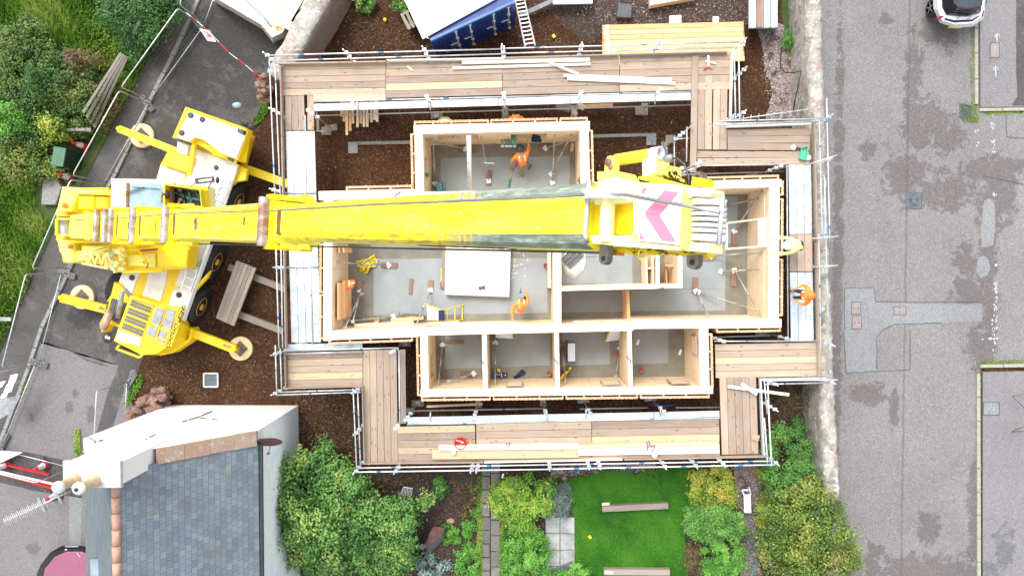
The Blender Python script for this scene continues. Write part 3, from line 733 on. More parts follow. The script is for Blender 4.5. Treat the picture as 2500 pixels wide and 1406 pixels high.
# ------------------------------------------------------------------ foliage
def leaf_quads(c, nrm, size, asp=.55, lift=.25):
    """folded rhombus leaves at points c facing nrm"""
    k = len(c)
    nrm = nrm / (np.linalg.norm(nrm, axis=1, keepdims=True) + 1e-9)
    r = np.random.randn(k, 3); a = np.cross(nrm, r); a /= np.linalg.norm(a, axis=1, keepdims=True) + 1e-9; b = np.cross(nrm, a)
    s = size * np.random.uniform(.6, 1.25, (k, 1))
    p0 = c - a * s; p2 = c + a * s; m1 = c + b * s * asp + nrm * s * lift * .6; m3 = c - b * s * asp + nrm * s * lift * .6
    V = np.stack([p0, m1, p2, m3], 1).reshape(-1, 3); F = np.arange(k * 4).reshape(-1, 4)
    return V, F
def foliage(name, poly, h, R, ncl, per, leaf, mat, label, cat, group=None, zb=.0, seed=0, part=None, flatn=.0, trunk=True, spike=False, tvar=.35, bias=0.0, stem_mat='twig', jit=.25):
    """a plant: crown of leaf clumps over an outline seen from above, plus stems. poly in photo positions at mid height"""
    rs = np.random.RandomState(seed + 11); np.random.seed(seed + 11)
    wp = [tuple(P(x, y, zb + h * .7)[:2]) for x, y in poly]
    cen = sample(wp, ncl)
    ctr = np.array(wp).mean(0)
    ext = np.linalg.norm(np.array(wp) - ctr, axis=1).mean()
    dd = np.clip(np.linalg.norm(cen - ctr, axis=1) / (ext + 1e-6), 0, 1.3)
    hc = zb + h * (1 - .35 * dd ** 2) * np.random.uniform(1 - jit * 2, 1.0, ncl) - R * .5
    hc = np.maximum(hc, zb + R * .3)
    Rc = R * np.random.uniform(.65, 1.25, ncl)
    k = ncl * per; idx = np.repeat(np.arange(ncl), per)
    d = np.random.randn(k, 3); d[:, 2] = np.abs(d[:, 2]) * .9 - .35; d /= np.linalg.norm(d, axis=1, keepdims=True)
    rr = Rc[idx] * (.40 + .55 * np.abs(np.random.randn(k)) ** .9)
    sp = d.copy(); ang = np.random.rand(ncl) * 6.28; el = np.random.uniform(.7, 1.5, ncl)
    ca, sa = np.cos(ang)[idx], np.sin(ang)[idx]; u = (sp[:, 0] * ca + sp[:, 1] * sa) * el[idx]; v_ = (-sp[:, 0] * sa + sp[:, 1] * ca) / el[idx]
    sp[:, 0] = u * ca - v_ * sa; sp[:, 1] = u * sa + v_ * ca
    c = np.stack([cen[idx, 0], cen[idx, 1], hc[idx]], 1) + sp * rr[:, None] * np.array([1, 1, .8]) + np.random.randn(k, 3) * .03
    nr = d * (1 - flatn) + np.array([0, 0, .8 + flatn]) + np.random.randn(k, 3) * .45
    if spike: nr = np.cross(d, np.random.randn(k, 3))
    V, F = leaf_quads(c, nr, leaf, .16 if spike else .58)
    ct = np.random.rand(ncl)
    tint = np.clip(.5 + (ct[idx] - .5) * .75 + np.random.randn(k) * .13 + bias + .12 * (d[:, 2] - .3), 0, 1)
    base = Vector((ctr[0], ctr[1], zb))
    root = thing(name, base, label, cat, group)
    npmesh('foliage' if h < 1.2 else 'crown', V, F, mat, tint, parent=root)
    if trunk:
        m = MB(); ns = max(3, min(9, ncl // 12))
        for i in range(ns):
            j = rs.randint(ncl); q = Vector((cen[j, 0], cen[j, 1], hc[j]))
            b0 = base + Vector((rs.uniform(-.12, .12) * ext, rs.uniform(-.12, .12) * ext, 0))
            mid = b0.lerp(q, .5) + Vector((rs.uniform(-.1, .1), rs.uniform(-.1, .1), .12))
            r0 = .018 + .012 * h
            m.tube([b0, mid, q], [r0, r0 * .6, r0 * .2], 5)
        m.build('stem' if h < 1.5 else 'trunk', stem_mat, root)
    return root
def blades(name, polys, n, hgt, mat, label, zb=0, seed=5, wd=.012, lean=.5, cat='grass', prefer=None):
    np.random.seed(seed); V = []; F = []; T = []; o = 0
    for poly in polys:
        pts = sample([tuple(P(x, y, zb)[:2]) for x, y in poly], n); k = len(pts)
        pat = np.sin(pts[:, 0] * 1.9 + 1 + np.sin(pts[:, 1] * 1.3)) * np.cos(pts[:, 1] * 1.6) * .26 + np.sin(pts[:, 0] * 5 + pts[:, 1] * 4 + 2 * np.sin(pts[:, 0] * 2.2)) * .12
        h = hgt * np.random.uniform(.5, 1.2, k); a = np.random.rand(k) * 6.28; l = h * lean * np.random.rand(k) * 1.6
        if prefer is not None: a = np.random.randn(k) * .7 + prefer + np.sin(pts[:, 0] * 1.3) * .8
        wv = np.stack([-np.sin(a), np.cos(a), 0 * a], 1) * wd
        p0 = np.stack([pts[:, 0], pts[:, 1], np.full(k, zb)], 1)
        d = np.stack([np.cos(a) * l, np.sin(a) * l, h], 1)
        m1 = p0 + d * .55 * np.array([.8, .8, 1]); tp = p0 + d
        v = np.stack([p0 - wv, p0 + wv, m1 + wv * .8, m1 - wv * .8, tp - wv * .15, tp + wv * .15], 1).reshape(-1, 3); V.append(v)
        f = np.array([(0, 1, 2, 3), (3, 2, 5, 4)])[None] + (np.arange(k) * 6)[:, None, None]; F.append(f.reshape(-1, 4) + o)
        T.append(np.repeat(np.clip(.45 + pat + np.random.randn(k) * .16, 0, 1), 2)); o += 6 * k
    return npmesh(name, np.concatenate(V), np.concatenate(F), mat, np.concatenate(T), kind='stuff', label=label, cat=cat)

blades('grass', [[(448, -40), (415, 40), (330, 205), (250, 330), (150, 350), (130, 420), (90, 430), (85, 520), (125, 550), (60, 720), (-40, 900), (-40, -40)]], 34000, .30, 'grass_blade', 'long rough green grass on the verge left of the footway', .12, lean=.8, prefer=.6, wd=.013)
blades('lawn_grass', [LAWN[:-5] + [(1690, 1420), (1440, 1420)] + LAWN[-3:]], 46000, .035, 'grass_lawn', 'short mown lawn grass in the garden', .038, 6, .009, .8)
blades('moss', [[(2370, 60), (2388, 55), (2389, 262), (2372, 262), (2366, 160)], [(2402, 272), (2500, 266), (2500, 276), (2410, 282)], [(2390, 888), (2400, 880), (2500, 878), (2500, 892), (2400, 898)], [(2383, 900), (2394, 905), (2396, 1200), (2386, 1200)], [(2340, 250), (2385, 262), (2392, 300), (2350, 300)]], 900, .025, 'moss_green', 'bright green moss and weeds growing along the right kerb', .01, 7, .014, 1.2, 'moss')
blades('weeds', [[(318, 985), (300, 1000), (318, 950), (345, 910), (352, 930)], [(640, 255), (660, 262), (632, 300), (618, 310)], [(1918, 90), (1932, 100), (1938, 130), (1926, 140)], [(184, 1050), (196, 1045), (198, 1110), (186, 1120)], [(372, 240), (366, 236), (300, 380), (306, 385)], [(60, 880), (48, 960), (56, 962), (70, 905)]], 420, .07, 'grass_blade', 'small green weeds growing at the foot of the walls and kerb', .01, 8, .02, 1.2, 'weeds')
blades('weeds_path', [[(1165, 1160), (1176, 1160), (1176, 1420), (1165, 1420)], [(1221, 1170), (1232, 1170), (1232, 1420), (1221, 1420)]], 1500, .05, 'moss_green', 'low yellow green ground cover edging the stone path', .02, 9, .02, 1.2, 'weeds')

V_ = 'wild shrubs on the verge left of the footway'
foliage('wild_shrub', [(-40, 60), (60, 40), (130, 90), (120, 190), (40, 210), (-40, 200)], 1.5, .25, 95, 110, .046, 'leaf_wild', 'dark green shrub with reddish tips at the top left edge', 'shrub', V_, .1, 1)
foliage('wild_shrub', [(60, 110), (150, 120), (235, 170), (225, 260), (130, 270), (40, 220)], 1.5, .25, 120, 110, .044, 'leaf_wild', 'brown tipped wild shrub right of the top left edge shrub', 'shrub', V_, .1, 2)
foliage('wild_shrub', [(-40, 200), (60, 210), (120, 270), (135, 340), (40, 370), (-40, 360)], 1.4, .25, 120, 110, .044, 'leaf_wild', 'olive green shrub at the left edge beside the fence corner', 'shrub', V_, .1, 3)
foliage('wild_shrub', [(-40, 345), (60, 350), (120, 370), (140, 410), (90, 440), (-40, 430)], 1.0, .28, 60, 110, .050, 'leaf_autumn', 'yellowish low shrub left of the green cabinet', 'shrub', V_, .1, 4)
foliage('wild_shrub', [(110, 210), (215, 200), (225, 290), (190, 330), (150, 310)], 1.2, .28, 60, 110, .044, 'leaf_wild', 'dense green shrub pressed against the broken fence', 'shrub', V_, .1, 5)
foliage('dark_bush', [(225, -40), (430, -40), (415, 20), (395, 60), (350, 95), (290, 70), (240, 40)], 1.9, .34, 90, 140, .048, 'leaf_dark', 'big dark green bush at the top beside the metal fence', 'bush', V_, .1, 6)
foliage('dark_bush', [(300, 95), (360, 85), (350, 130), (300, 165), (285, 130)], .9, .24, 20, 170, .036, 'leaf_dark', 'small dark green bush in the fence gap below the big dark bush', 'bush', V_, .1, 7)
foliage('verge_bramble', [(215, 300), (260, 260), (300, 180), (300, 230), (255, 310), (235, 330), (225, 310)], .45, .16, 40, 90, .03, 'leaf_brown', 'low brown and green brambles between the fence and footway', 'bramble', None, .1, 8)
foliage('wild_shrub', [(60, 175), (110, 165), (120, 215), (70, 225)], 2.1, .24, 18, 130, .050, 'leaf_dark', 'small darker green shrub rising among the wild shrubs below the top left', 'shrub', V_, .1, 40)
foliage('wild_shrub', [(-20, 270), (40, 260), (55, 310), (-20, 330)], 2.0, .24, 18, 130, .050, 'leaf_bright', 'fresh green shrub at the left edge among the brown tipped ones', 'shrub', V_, .1, 41)
foliage('wild_shrub', [(95, 290), (140, 285), (150, 330), (105, 345)], 1.7, .22, 15, 130, .050, 'leaf_yellow', 'small yellow green shrub left of the short slat fence', 'shrub', V_, .1, 42, bias=-.15)
foliage('wild_shrub', [(160, 120), (215, 130), (225, 165), (165, 165)], 1.9, .22, 16, 130, .050, 'leaf_brown', 'reddish brown shrub at the top end of the long slat fence', 'shrub', V_, .1, 43, bias=.1)
# garden plants
foliage('garden_tree', [(700, 1125), (735, 1100), (790, 1115), (830, 1170), (880, 1180), (905, 1250), (905, 1330), (870, 1420), (700, 1430), (655, 1370), (690, 1320), (640, 1250), (660, 1180)], 3.0, .42, 150, 190, .062, 'leaf_bush', 'large leafy green tree against the white cottage wall', 'tree', 'green trees behind the cottage', 0, 12, stem_mat='bark')
foliage('garden_tree', [(885, 1225), (940, 1230), (1000, 1240), (1050, 1218), (1040, 1245), (1000, 1290), (985, 1340), (990, 1420), (880, 1420)], 2.2, .30, 110, 150, .058, 'leaf_bush', 'green leafy tree between the cottage tree and brown garden cover', 'tree', 'green trees behind the cottage', 0, 13, stem_mat='bark')
foliage('garden_shrub', [(1210, 1180), (1290, 1170), (1345, 1185), (1350, 1240), (1325, 1290), (1260, 1310), (1215, 1280), (1205, 1225)], 1.0, .20, 75, 170, .045, 'leaf_lime', 'bright lime green shrub right of the stone path', 'shrub', 'clipped shrubs around the lawn', 0, 14)
foliage('garden_shrub', [(1225, 1305), (1320, 1295), (1335, 1360), (1340, 1430), (1225, 1430)], .9, .20, 60, 170, .042, 'leaf_bright', 'mid green shrub below the lime shrub beside the stone path', 'shrub', 'clipped shrubs around the lawn', 0, 15)
foliage('silver_shrub', [(1345, 1195), (1380, 1190), (1388, 1230), (1380, 1265), (1345, 1272), (1332, 1245)], .6, .16, 30, 230, .055, 'leaf_silver', 'silvery grey shrub at the corner of the patio', 'shrub', None, 0, 16, spike=True)
foliage('golden_shrub', [(1697, 1160), (1760, 1145), (1790, 1165), (1805, 1225), (1775, 1240), (1700, 1238)], 1.0, .18, 60, 150, .045, 'leaf_yellow', 'golden yellow shrub at the top right of the lawn', 'shrub', 'clipped shrubs around the lawn', 0, 17)
foliage('garden_shrub', [(1685, 1240), (1720, 1232), (1725, 1320), (1700, 1330), (1672, 1300)], .9, .18, 30, 190, .038, 'leaf_mid', 'small mid green shrub on the right edge of the lawn', 'shrub', 'clipped shrubs around the lawn', 0, 18)
foliage('garden_shrub', [(1722, 1240), (1790, 1232), (1825, 1270), (1815, 1325), (1730, 1330)], 1.2, .22, 50, 220, .040, 'leaf_mid', 'round green shrub below the golden yellow shrub', 'shrub', 'clipped shrubs around the lawn', 0, 19, bias=.15)
foliage('garden_shrub', [(1725, 1330), (1815, 1330), (1818, 1430), (1730, 1430)], 1.0, .20, 50, 220, .036, 'leaf_bright', 'fresh green shrub at the bottom beside the gravel path', 'shrub', 'clipped shrubs around the lawn', 0, 20)
foliage('dry_shrub', [(1682, 1330), (1722, 1335), (1725, 1406), (1690, 1420), (1680, 1380)], .6, .14, 24, 120, .030, 'leaf_brown', 'brown drying shrub at the bottom right corner of the lawn', 'shrub', None, 0, 21)
foliage('garden_shrub', [(1395, 1370), (1436, 1365), (1446, 1430), (1360, 1430), (1360, 1395)], .5, .14, 26, 150, .040, 'leaf_bright', 'little bright green plant at the bottom left of the lawn', 'shrub', 'clipped shrubs around the lawn', 0, 22)
foliage('rose_hedge', [(1890, 1060), (1965, 1040), (1985, 1110), (1975, 1190), (1940, 1215), (1880, 1200), (1868, 1130)], 1.5, .26, 60, 200, .040, 'leaf_mid', 'green rose bush with red hips beside the stone boundary wall', 'bush', None, 0, 23)
foliage('hedge_tree', [(1900, 1210), (1990, 1180), (2040, 1195), (2060, 1250), (2090, 1320), (2110, 1406), (2090, 1430), (1900, 1430), (1880, 1340), (1870, 1260)], 2.6, .36, 150, 190, .054, 'leaf_autumn', 'big olive and yellow bush spilling over the boundary wall', 'bush', None, 0, 24, stem_mat='bark')
foliage('hedge_tree', [(1855, 1150), (1885, 1150), (1900, 1210), (1880, 1290), (1860, 1290)], .7, .18, 28, 150, .040, 'leaf_yellow', 'narrow yellow green plant between gravel path and big olive bush', 'bush', None, 0, 25)
foliage('dark_shrub', [(1845, 1310), (1880, 1300), (1890, 1350), (1860, 1370), (1840, 1340)], .9, .18, 20, 200, .034, 'leaf_silver', 'bluish dark evergreen shrub beside the gravel path', 'shrub', None, 0, 26, spike=True, bias=-.35)
foliage('brown_climber', [(1895, 945), (1985, 930), (1990, 1010), (1960, 1045), (1900, 1040), (1880, 990)], .8, .2, 36, 90, .026, 'leaf_brown', 'brown twiggy climber in the corner under the white beams', 'plant', None, 0, 27)
foliage('garden_plant', [(1040, 1180), (1080, 1172), (1092, 1195), (1070, 1215), (1042, 1205)], .5, .14, 10, 130, .06, 'leaf_mid', 'broad leaved green plant above the brown cover', 'plant', None, 0, 28)
foliage('garden_plant', [(1105, 1170), (1165, 1180), (1170, 1260), (1120, 1270)], .3, .14, 16, 90, .035, 'leaf_brown', 'dry brown plant left of the stone path', 'plant', None, 0, 29)
foliage('garden_plant', [(1130, 1240), (1168, 1230), (1172, 1420), (1150, 1420), (1130, 1330)], .3, .14, 28, 100, .035, 'leaf_bright', 'low strip of green plants along the left side of the stone path', 'plant', None, 0, 30)
foliage('garden_plant', [(1085, 1285), (1125, 1280), (1125, 1330), (1090, 1330)], .35, .13, 12, 90, .035, 'leaf_bright', 'small green plant right of the brown cover', 'plant', None, 0, 31)
foliage('garden_plant', [(1020, 1365), (1080, 1350), (1100, 1380), (1070, 1420), (1020, 1420)], .35, .13, 16, 80, .05, 'leaf_silver', 'pale leaved plant below the brown cover', 'plant', None, 0, 32, bias=-.1)
foliage('garden_plant', [(1105, 1350), (1160, 1350), (1165, 1420), (1105, 1420)], .4, .14, 20, 100, .038, 'leaf_bright', 'bright green plant at the bottom left of the stone path', 'plant', None, 0, 33)
foliage('garden_plant', [(885, 1165), (1000, 1160), (1010, 1185), (900, 1200)], .35, .14, 22, 50, .03, 'leaf_brown', 'withered brown plants under the scaffold edge', 'plant', None, 0, 34)
foliage('garden_shrub', [(878, -30), (908, -30), (905, 12), (885, 20), (875, 10)], .8, .16, 12, 140, .045, 'leaf_bush', 'small green bush at the top beside the stone wall', 'shrub', None, 0, 35)
foliage('garden_shrub', [(962, -30), (1002, -30), (1000, 10), (985, 24), (965, 12)], .8, .16, 12, 140, .045, 'leaf_bush', 'small green bush at the top beside the blue container', 'shrub', None, 0, 36)
foliage('wall_plant', [(1912, 60), (1930, 70), (1940, 110), (1928, 130), (1915, 105)], .5, .10, 9, 80, .035, 'leaf_bright', 'small weedy green plant at the foot of the boundary wall', 'plant', None, 0, 37)
# red hips
r = bpy.data.objects.get('rose_hedge'); m = MB(); rs = random.Random(4)
for _ in range(14):
    p = P(rs.uniform(1880, 1972), rs.uniform(1060, 1190), 1.45 + rs.uniform(-.05, .15)); m = MB(); m.ball(p, .022, 6); m.build('rose_hip', 'red_plastic', r)
# ------------------------------------------------------------------ timber frame house
WT = 2.4
house = thing('timber_frame_house', P(1340, 650, .05), 'roofless timber frame bungalow with pale sawn wall tops standing on a grey concrete floor', 'house')
def wall(p, q, wd=.30, outer=0, top=WT, z0=.055, opens=(), plate='plate_timber', body='osb', dz=0.0, clad=None, name='wall_panel', brk=None, clip=0):
    """panel wall between two photo positions at its top; outer=+1/-1 side that carries the cladding"""
    A = P(*p, top); B = P(*q, top); A.z = B.z = 0; d = (B - A); L = d.length; u = d / L; s = Vector((-u.y, u.x, 0))
    m = MB(); xs = [(0, L)]
    def piece(a, b, za, zb):
        c = A + u * (a + b) / 2; m.obox((c.x, c.y, (za + zb) / 2), u * (b - a) / 2, s * (wd / 2), (0, 0, (zb - za) / 2), 0)
    op = sorted(opens); cur = 0
    for (a, b, za, zb) in op:
        piece(cur, a * L, z0, top - .045)
        piece(a * L, b * L, z0, za); piece(a * L, b * L, zb, top - .045); cur = b * L
    piece(cur, L, z0, top - .045)
    w = m.build(name, body, house)
    m = MB(); nb = brk or max(1, round(L / 2.6))
    for i in range(nb):
        a = L * i / nb + (.004 if i else 0); b = L * (i + 1) / nb
        c = A + u * (a + b) / 2
        m.obox((c.x, c.y, top - .0215 + dz), u * (b - a) / 2, s * (wd / 2 + .004), (0, 0, .0225), 0)
    m.build('top_plate', plate, w)
    # seams between sheets on the inner faces, studs marks
    if wd > .2 and not opens:
        for i in range(1, int(L / 1.2)):
            e = A + u * (i * 1.2) - s * (outer or 1) * (wd / 2 + .002); m = MB(); m.obox((e.x, e.y, (top + z0) / 2 - .03), u * .004, s * .002, (0, 0, (top - z0) / 2 - .05), 0); m.build('panel_seam', 'ink_grey', w)
    if outer:
        o = s * outer
        segs = clad or [(0.0, 1.0)]
        for (a0, a1) in segs:
            m = MB(); la, lb = a0 * L, a1 * L
            for zc in (top - .10, 1.3, .35):     # horizontal battens
                c = A + u * (la + lb) / 2 + o * (wd / 2 + .015); m.obox((c.x, c.y, zc), u * (lb - la) / 2, o * .012, (0, 0, .03), 0)
                c = A + u * (la + lb) / 2 + o * (wd / 2 + .115); m.obox((c.x, c.y, zc), u * (lb - la) / 2, o * .02, (0, 0, .03), 0)
            k = max(1, int((lb - la) / .62))
            for i in range(k + 1):               # counter battens, proud of the wall
                c = A + u * (la + .03 + (lb - la - .06) * i / k) + o * (wd / 2 + .061); m.obox((c.x, c.y, (top + z0) / 2 - .02), u * .024, o * .034, (0, 0, (top - z0) / 2 - .04), 0)
            k = int((lb - la) / .152)
            for i in range(k):                   # cladding boards
                c = A + u * (la + (lb - la) * (i + .5) / k) + o * (wd / 2 + .15); m.obox((c.x, c.y, (top + .25) / 2 - .03), u * ((lb - la) / k / 2 - .012), o * .011, (0, 0, (top - .25) / 2 - .02), 0)
            m.build('cladding', 'batten_timber', w)
    return w, A, u, s, L

wall((1010, 317), (1440, 307), .29, 1, opens=[(.12, .36, .9, 2.0), (.55, .76, .9, 1.9)], clad=[(0.0, .428), (.436, .82), (.83, .99)])
wall((1022, 325), (1025, 471), .27, -1, dz=-.004, opens=[(.35, .75, 1.0, 2.0)])
wall((1426, 317), (1430, 467), .29, 1, dz=-.004, opens=[(.72, .95, .5, 2.0)])
wall((778, 478), (1013, 473), .30, 1, clad=[(.28, .98)])
wall((1010, 476), (1432, 470), .20, 0, dz=-.008)
wall((801, 487), (799, 832), .29, -1, dz=-.004, clad=[(.02, .30), (.31, .66), (.67, .99)])
wall((795, 819), (1022, 811), .31, -1, clad=[(.02, .93)], brk=1)
wall((1018, 809), (1546, 797), .28, 0, opens=[(.03, .10, .3, 1.9)], dz=.003, brk=1)
wall((1543, 792), (1908, 789), .30, 0, dz=-.003, brk=1)
wall((1745, 793), (1908, 790), .24, -1, dz=-.012, clad=[(.03, 1.0)])
wall((1891, 447), (1889, 782), .34, 1, dz=-.006, clad=[(-.02, .09), (.11, .53), (.55, .97)])
wall((1715, 452), (1908, 447), .26, 1, clad=[(.05, .98)])
wall((1035, 818), (1038, 970), .25, -1, dz=-.005, opens=[(.35, .75, .4, 1.8)], clad=[(.0, .98)])
wall((1027, 960), (1741, 952), .24, -1, brk=4, clad=[(0.0, .24), (.247, .49), (.497, .745), (.752, .99)])
wall((1718, 800), (1721, 948), .30, 1, dz=-.006, clad=[(.1, .99)])
wall((1182, 818), (1185, 950), .15, 0, dz=-.008, brk=1)
wall((1359, 812), (1362, 948), .14, 0, dz=-.008, brk=1)
wall((1537, 806), (1540, 944), .13, 0, dz=-.008, brk=1)
wall((1361, 610), (1361, 797), .26, 0, dz=-.010, brk=1)
wall((1370, 705), (1666, 698), .145, 0, dz=-.013, brk=1)
wall((1606, 608), (1606, 697), .11, 0, dz=-.016, brk=1, body='new_timber')
wall((1661, 608), (1661, 697), .14, 0, dz=-.016, brk=1)
wall((1533, 710), (1535, 776), .10, 0, top=1.3, body='orange_timber', plate='orange_timber', brk=1, name='partition_frame')
wall((1341, 606), (1342, 703), .11, 0, top=1.1, body='orange_timber', plate='new_timber', brk=1, name='partition_frame')
# stud shelves beside the cupboard wall, window blanks in the lower rooms
def boards(name, mat, items, parent=None, **k):
    """items: (px0,py0,px1,py1,z,width,height)"""
    m = MB()
    for (a, b, c, d, z, wd, h) in items:
        m.beam(P(a, b, z), P(c, d, z), wd, h)
    return m.build(name, mat, parent, **k)
fr = boards('stud_frame', 'new_timber', [(1572, 628, 1574, 694, 1.6, .06, .9), (1588, 626, 1590, 696, 1.8, .05, .9), (1572, 655, 1602, 654, 1.7, .05, .9), (1574, 694, 1602, 696, 1.7, .05, 1.0)], house)
boards('shelf_frame', 'orange_timber', [(1622, 648, 1655, 649, 1.5, .04, .25), (1624, 650, 1626, 692, 1.2, .05, .3), (1640, 650, 1640, 692, 1.2, .05, .3), (1652, 650, 1652, 692, 1.2, .05, .3)], house)
boards('shelf_board', 'block_timber', [(1638, 652, 1638, 690, .8, .5, .05)], house)
def blank(p, q, z0, z1, wallp):
    """pale board closing a window opening, grey taped edge"""
    A = P(*p, z1); B = P(*q, z1); u = (B - A).normalized(); s = Vector((-u.y, u.x, 0)); n_ = Vector(wallp)
    m = MB(); c = (A + B) / 2; c.z = (z0 + z1) / 2
    m.obox(c, (B - A) / 2, n_ * .012, (0, 0, (z1 - z0) / 2), 0); f = m.build('window_blank', 'batten_timber', house)
    m = MB(); h = (z1 - z0) / 2; L = (B - A).length / 2
    for sx in (-1, 1):
        cc = c + u * sx * L; m.obox(cc, u * .02, n_ * .02, (0, 0, h), 0)
        cc = c + Vector((0, 0, sx * h)); m.obox(cc, u * (L + .02), n_ * .02, (0, 0, .02), 0)
    m.build('window_tape', 'ink_grey', f)
blank((1236, 942), (1274, 941), 1.4, 2.15, (0, 1, 0)); blank((1472, 939), (1515, 938), 1.3, 2.1, (0, 1, 0)); blank((1640, 936), (1685, 935), 1.3, 2.15, (0, 1, 0))
blank((1699, 822), (1702, 868), 1.5, 2.2, (-1, 0, 0)); blank((1873, 640), (1872, 760), .9, 2.1, (-1, 0, 0))
# stud bay of the unlined west wall and the open lining boards
for it_ in [(826, 700, 826, 778, 1.4, .06, 1.3), (836, 690, 836, 778, 1.4, .08, 1.2), (847, 684, 848, 774, 1.0, .09, 1.0), (828, 605, 828, 618, 1.3, .05, 1.2), (838, 604, 838, 618, 1.3, .05, 1.2), (848, 604, 849, 617, 1.3, .05, 1.2)]: boards('wall_stud', 'orange_timber', [it_], house)
boards('sill_timber', 'new_timber', [(865, 795, 1010, 788, .9, .14, .10), (1045, 790, 1120, 787, 1.5, .10, .1), (1400, 785, 1540, 781, 1.7, .05, .08), (1080, 793, 1270, 790, 1.9, .10, .06)], house)
boards('inner_plate', 'new_timber', [(1868, 470, 1867, 780, 1.9, .08, .06), (1846, 480, 1846, 780, .9, .04, .5)], house)
# frame leaning inside by the east wall
lf = thing('leaning_frame', P(1840, 575, .06), 'new timber stud frame with a pale board leaning on the east wall inside the house', 'frame')
m = MB()
for a, b, c, d in ((1773, 545, 1880, 532), (1772, 608, 1880, 600), (1774, 543, 1773, 610)):
    za = 1.3 if a < 1800 else 2.2
    m.beam(P(a, b, 1.35), P(c, d, 2.2 if c > 1800 else 1.35), .06, .09)
m.build('frame', 'new_timber', lf)
m = MB(); m.beam(P(1862, 533, 2.1), P(1862, 601, 2.1), .32, .02); m.build('board', 'plate_timber', lf)
m = MB(); m.beam(P(1875, 546, 2.16), P(1874, 575, 2.16), .06, .03); m.build('strap', 'purple_strap', lf)

# ink marks and purple lifting straps on the wall tops
for (x, y) in [(1018, 395), (1017, 402), (1012, 412), (1063, 961), (1075, 960), (1155, 960), (1214, 957), (1222, 956), (1335, 955), (1418, 955), (1425, 955), (1532, 953), (1590, 952), (1598, 952), (1702, 950), (1640, 300), (1060, 320), (1115, 315), (1220, 311), (1300, 308), (1032, 880), (1033, 886),
               (920, 815), (935, 812), (1440, 806), (1467, 806), (1614, 785), (1660, 784), (1760, 787), (1805, 789), (1860, 786), (1650, 455), (1830, 452), (1845, 450), (905, 478), (880, 477), (985, 475), (1888, 700), (1889, 560), (1892, 520), (1361, 720), (1430, 703)]:
    p = P(x, y, WT + .006)
    inkm = MB()
    for k in range(random.randint(1, 3)):
        a = random.uniform(-.3, .3) + random.choice((0, PI / 2)); d = Vector((math.cos(a), math.sin(a), 0)) * random.uniform(.012, .035)
        o = Vector((random.uniform(-.05, .05), random.uniform(-.02, .02), 0)); inkm.beam(p + o * .3 - d, p + o * .3 + d, .012, .003)
    inkm.build('ink_mark', 'ink_grey', house)
def strap(pts, z, label, grp='purple straps left on the wall tops and timber', w_=.035):
    m = MB(); m.tube([P(x, y, zz) for (x, y), zz in zip(pts, z)], w_ / 2, 6); m.build('lifting_strap', 'purple_strap', label=label, cat='strap', group=grp)
strap([(962, 486), (964, 478), (970, 473), (978, 470)], [2.42, 2.44, 2.46, 2.43], 'purple strap on the wall top just above the yellow boom')
strap([(1173, 880), (1177, 884), (1181, 884), (1183, 890)], [2.3, 2.42, 2.44, 2.42], 'purple strap on the first dividing wall of the lower rooms')
strap([(1352, 875), (1356, 881), (1361, 883), (1362, 889)], [2.3, 2.42, 2.44, 2.42], 'purple strap on the second dividing wall of the lower rooms')
strap([(1529, 870), (1534, 876), (1539, 878), (1540, 886)], [2.3, 2.42, 2.44, 2.42], 'purple strap on the third dividing wall of the lower rooms')
strap([(1611, 705), (1614, 702), (1620, 703), (1617, 709)], [2.42, 2.45, 2.42, 2.3], 'purple strap on the partition beside the open cupboard')

# ------------------------------------------------------------------ scaffold
DZ = 2.0
scaf = thing('scaffold', P(1340, 1100, 0), 'galvanised tube scaffold with plank walkways wrapped all round the unfinished timber house', 'scaffold')
def lerp2(a, b, t): return (a[0] + (b[0] - a[0]) * t, a[1] + (b[1] - a[1]) * t)
def deck(A, B, C, D, nb, cuts=(0, 1), mat='board_wood', name='scaffold_board', z=DZ, yel=(), th=.04, gap=.010, mats=None):
    for j in range(nb):
        t0, t1 = j / nb, (j + 1) / nb
        for i in range(len(cuts) - 1):
            a, b = cuts[i], cuts[i + 1]
            q = [lerp2(lerp2(A, B, a), lerp2(D, C, a), t0), lerp2(lerp2(A, B, b), lerp2(D, C, b), t0), lerp2(lerp2(A, B, b), lerp2(D, C, b), t1), lerp2(lerp2(A, B, a), lerp2(D, C, a), t1)]
            w4 = PP(q, z); p = (w4[0] + w4[3]) / 2; e = (w4[1] + w4[2]) / 2; wd = ((w4[3] - w4[0]).length + (w4[2] - w4[1]).length) / 2
            dz = random.uniform(0, .008); u = (e - p).normalized()
            m = MB(); m.beam(p + u * gap + Vector((0, 0, dz - th / 2)), e - u * gap + Vector((0, 0, dz - th / 2)), wd - .014, th)
            mt = mats[j] if mats else mat
            m.build(name, 'board_yellow' if (i, j) in yel else mt, scaf)
# top run
deck((690, 156), (942, 151), (942, 230), (690, 234), 5)
deck((942, 152), (1790, 128), (1790, 218), (942, 240), 5, (0, .336, .673, 1), yel=((0, 3),))
deck((765, 230), (942, 230), (942, 246), (765, 247), 1, mat='board_yellow')
deck((765, 254), (1687, 226), (1687, 245), (765, 272), 1, (0, .11, .305, .49, .68, .86, 1), 'metal_deck', 'metal_deck_board', z=1.98)
# left run
deck((696, 234), (696, 319), (745, 318), (742, 233), 3); deck((750, 233), (750, 318), (767, 318), (766, 233), 1)
deck((697, 320), (705, 596), (776, 596), (768, 320), 4, mat='metal_deck', name='metal_deck_board')
deck((705, 598), (711, 836), (784, 836), (776, 598), 4, mat='metal_deck', name='metal_deck_board')
deck((700, 840), (885, 836), (885, 852), (700, 856), 1, mat='metal_deck', name='metal_deck_board')
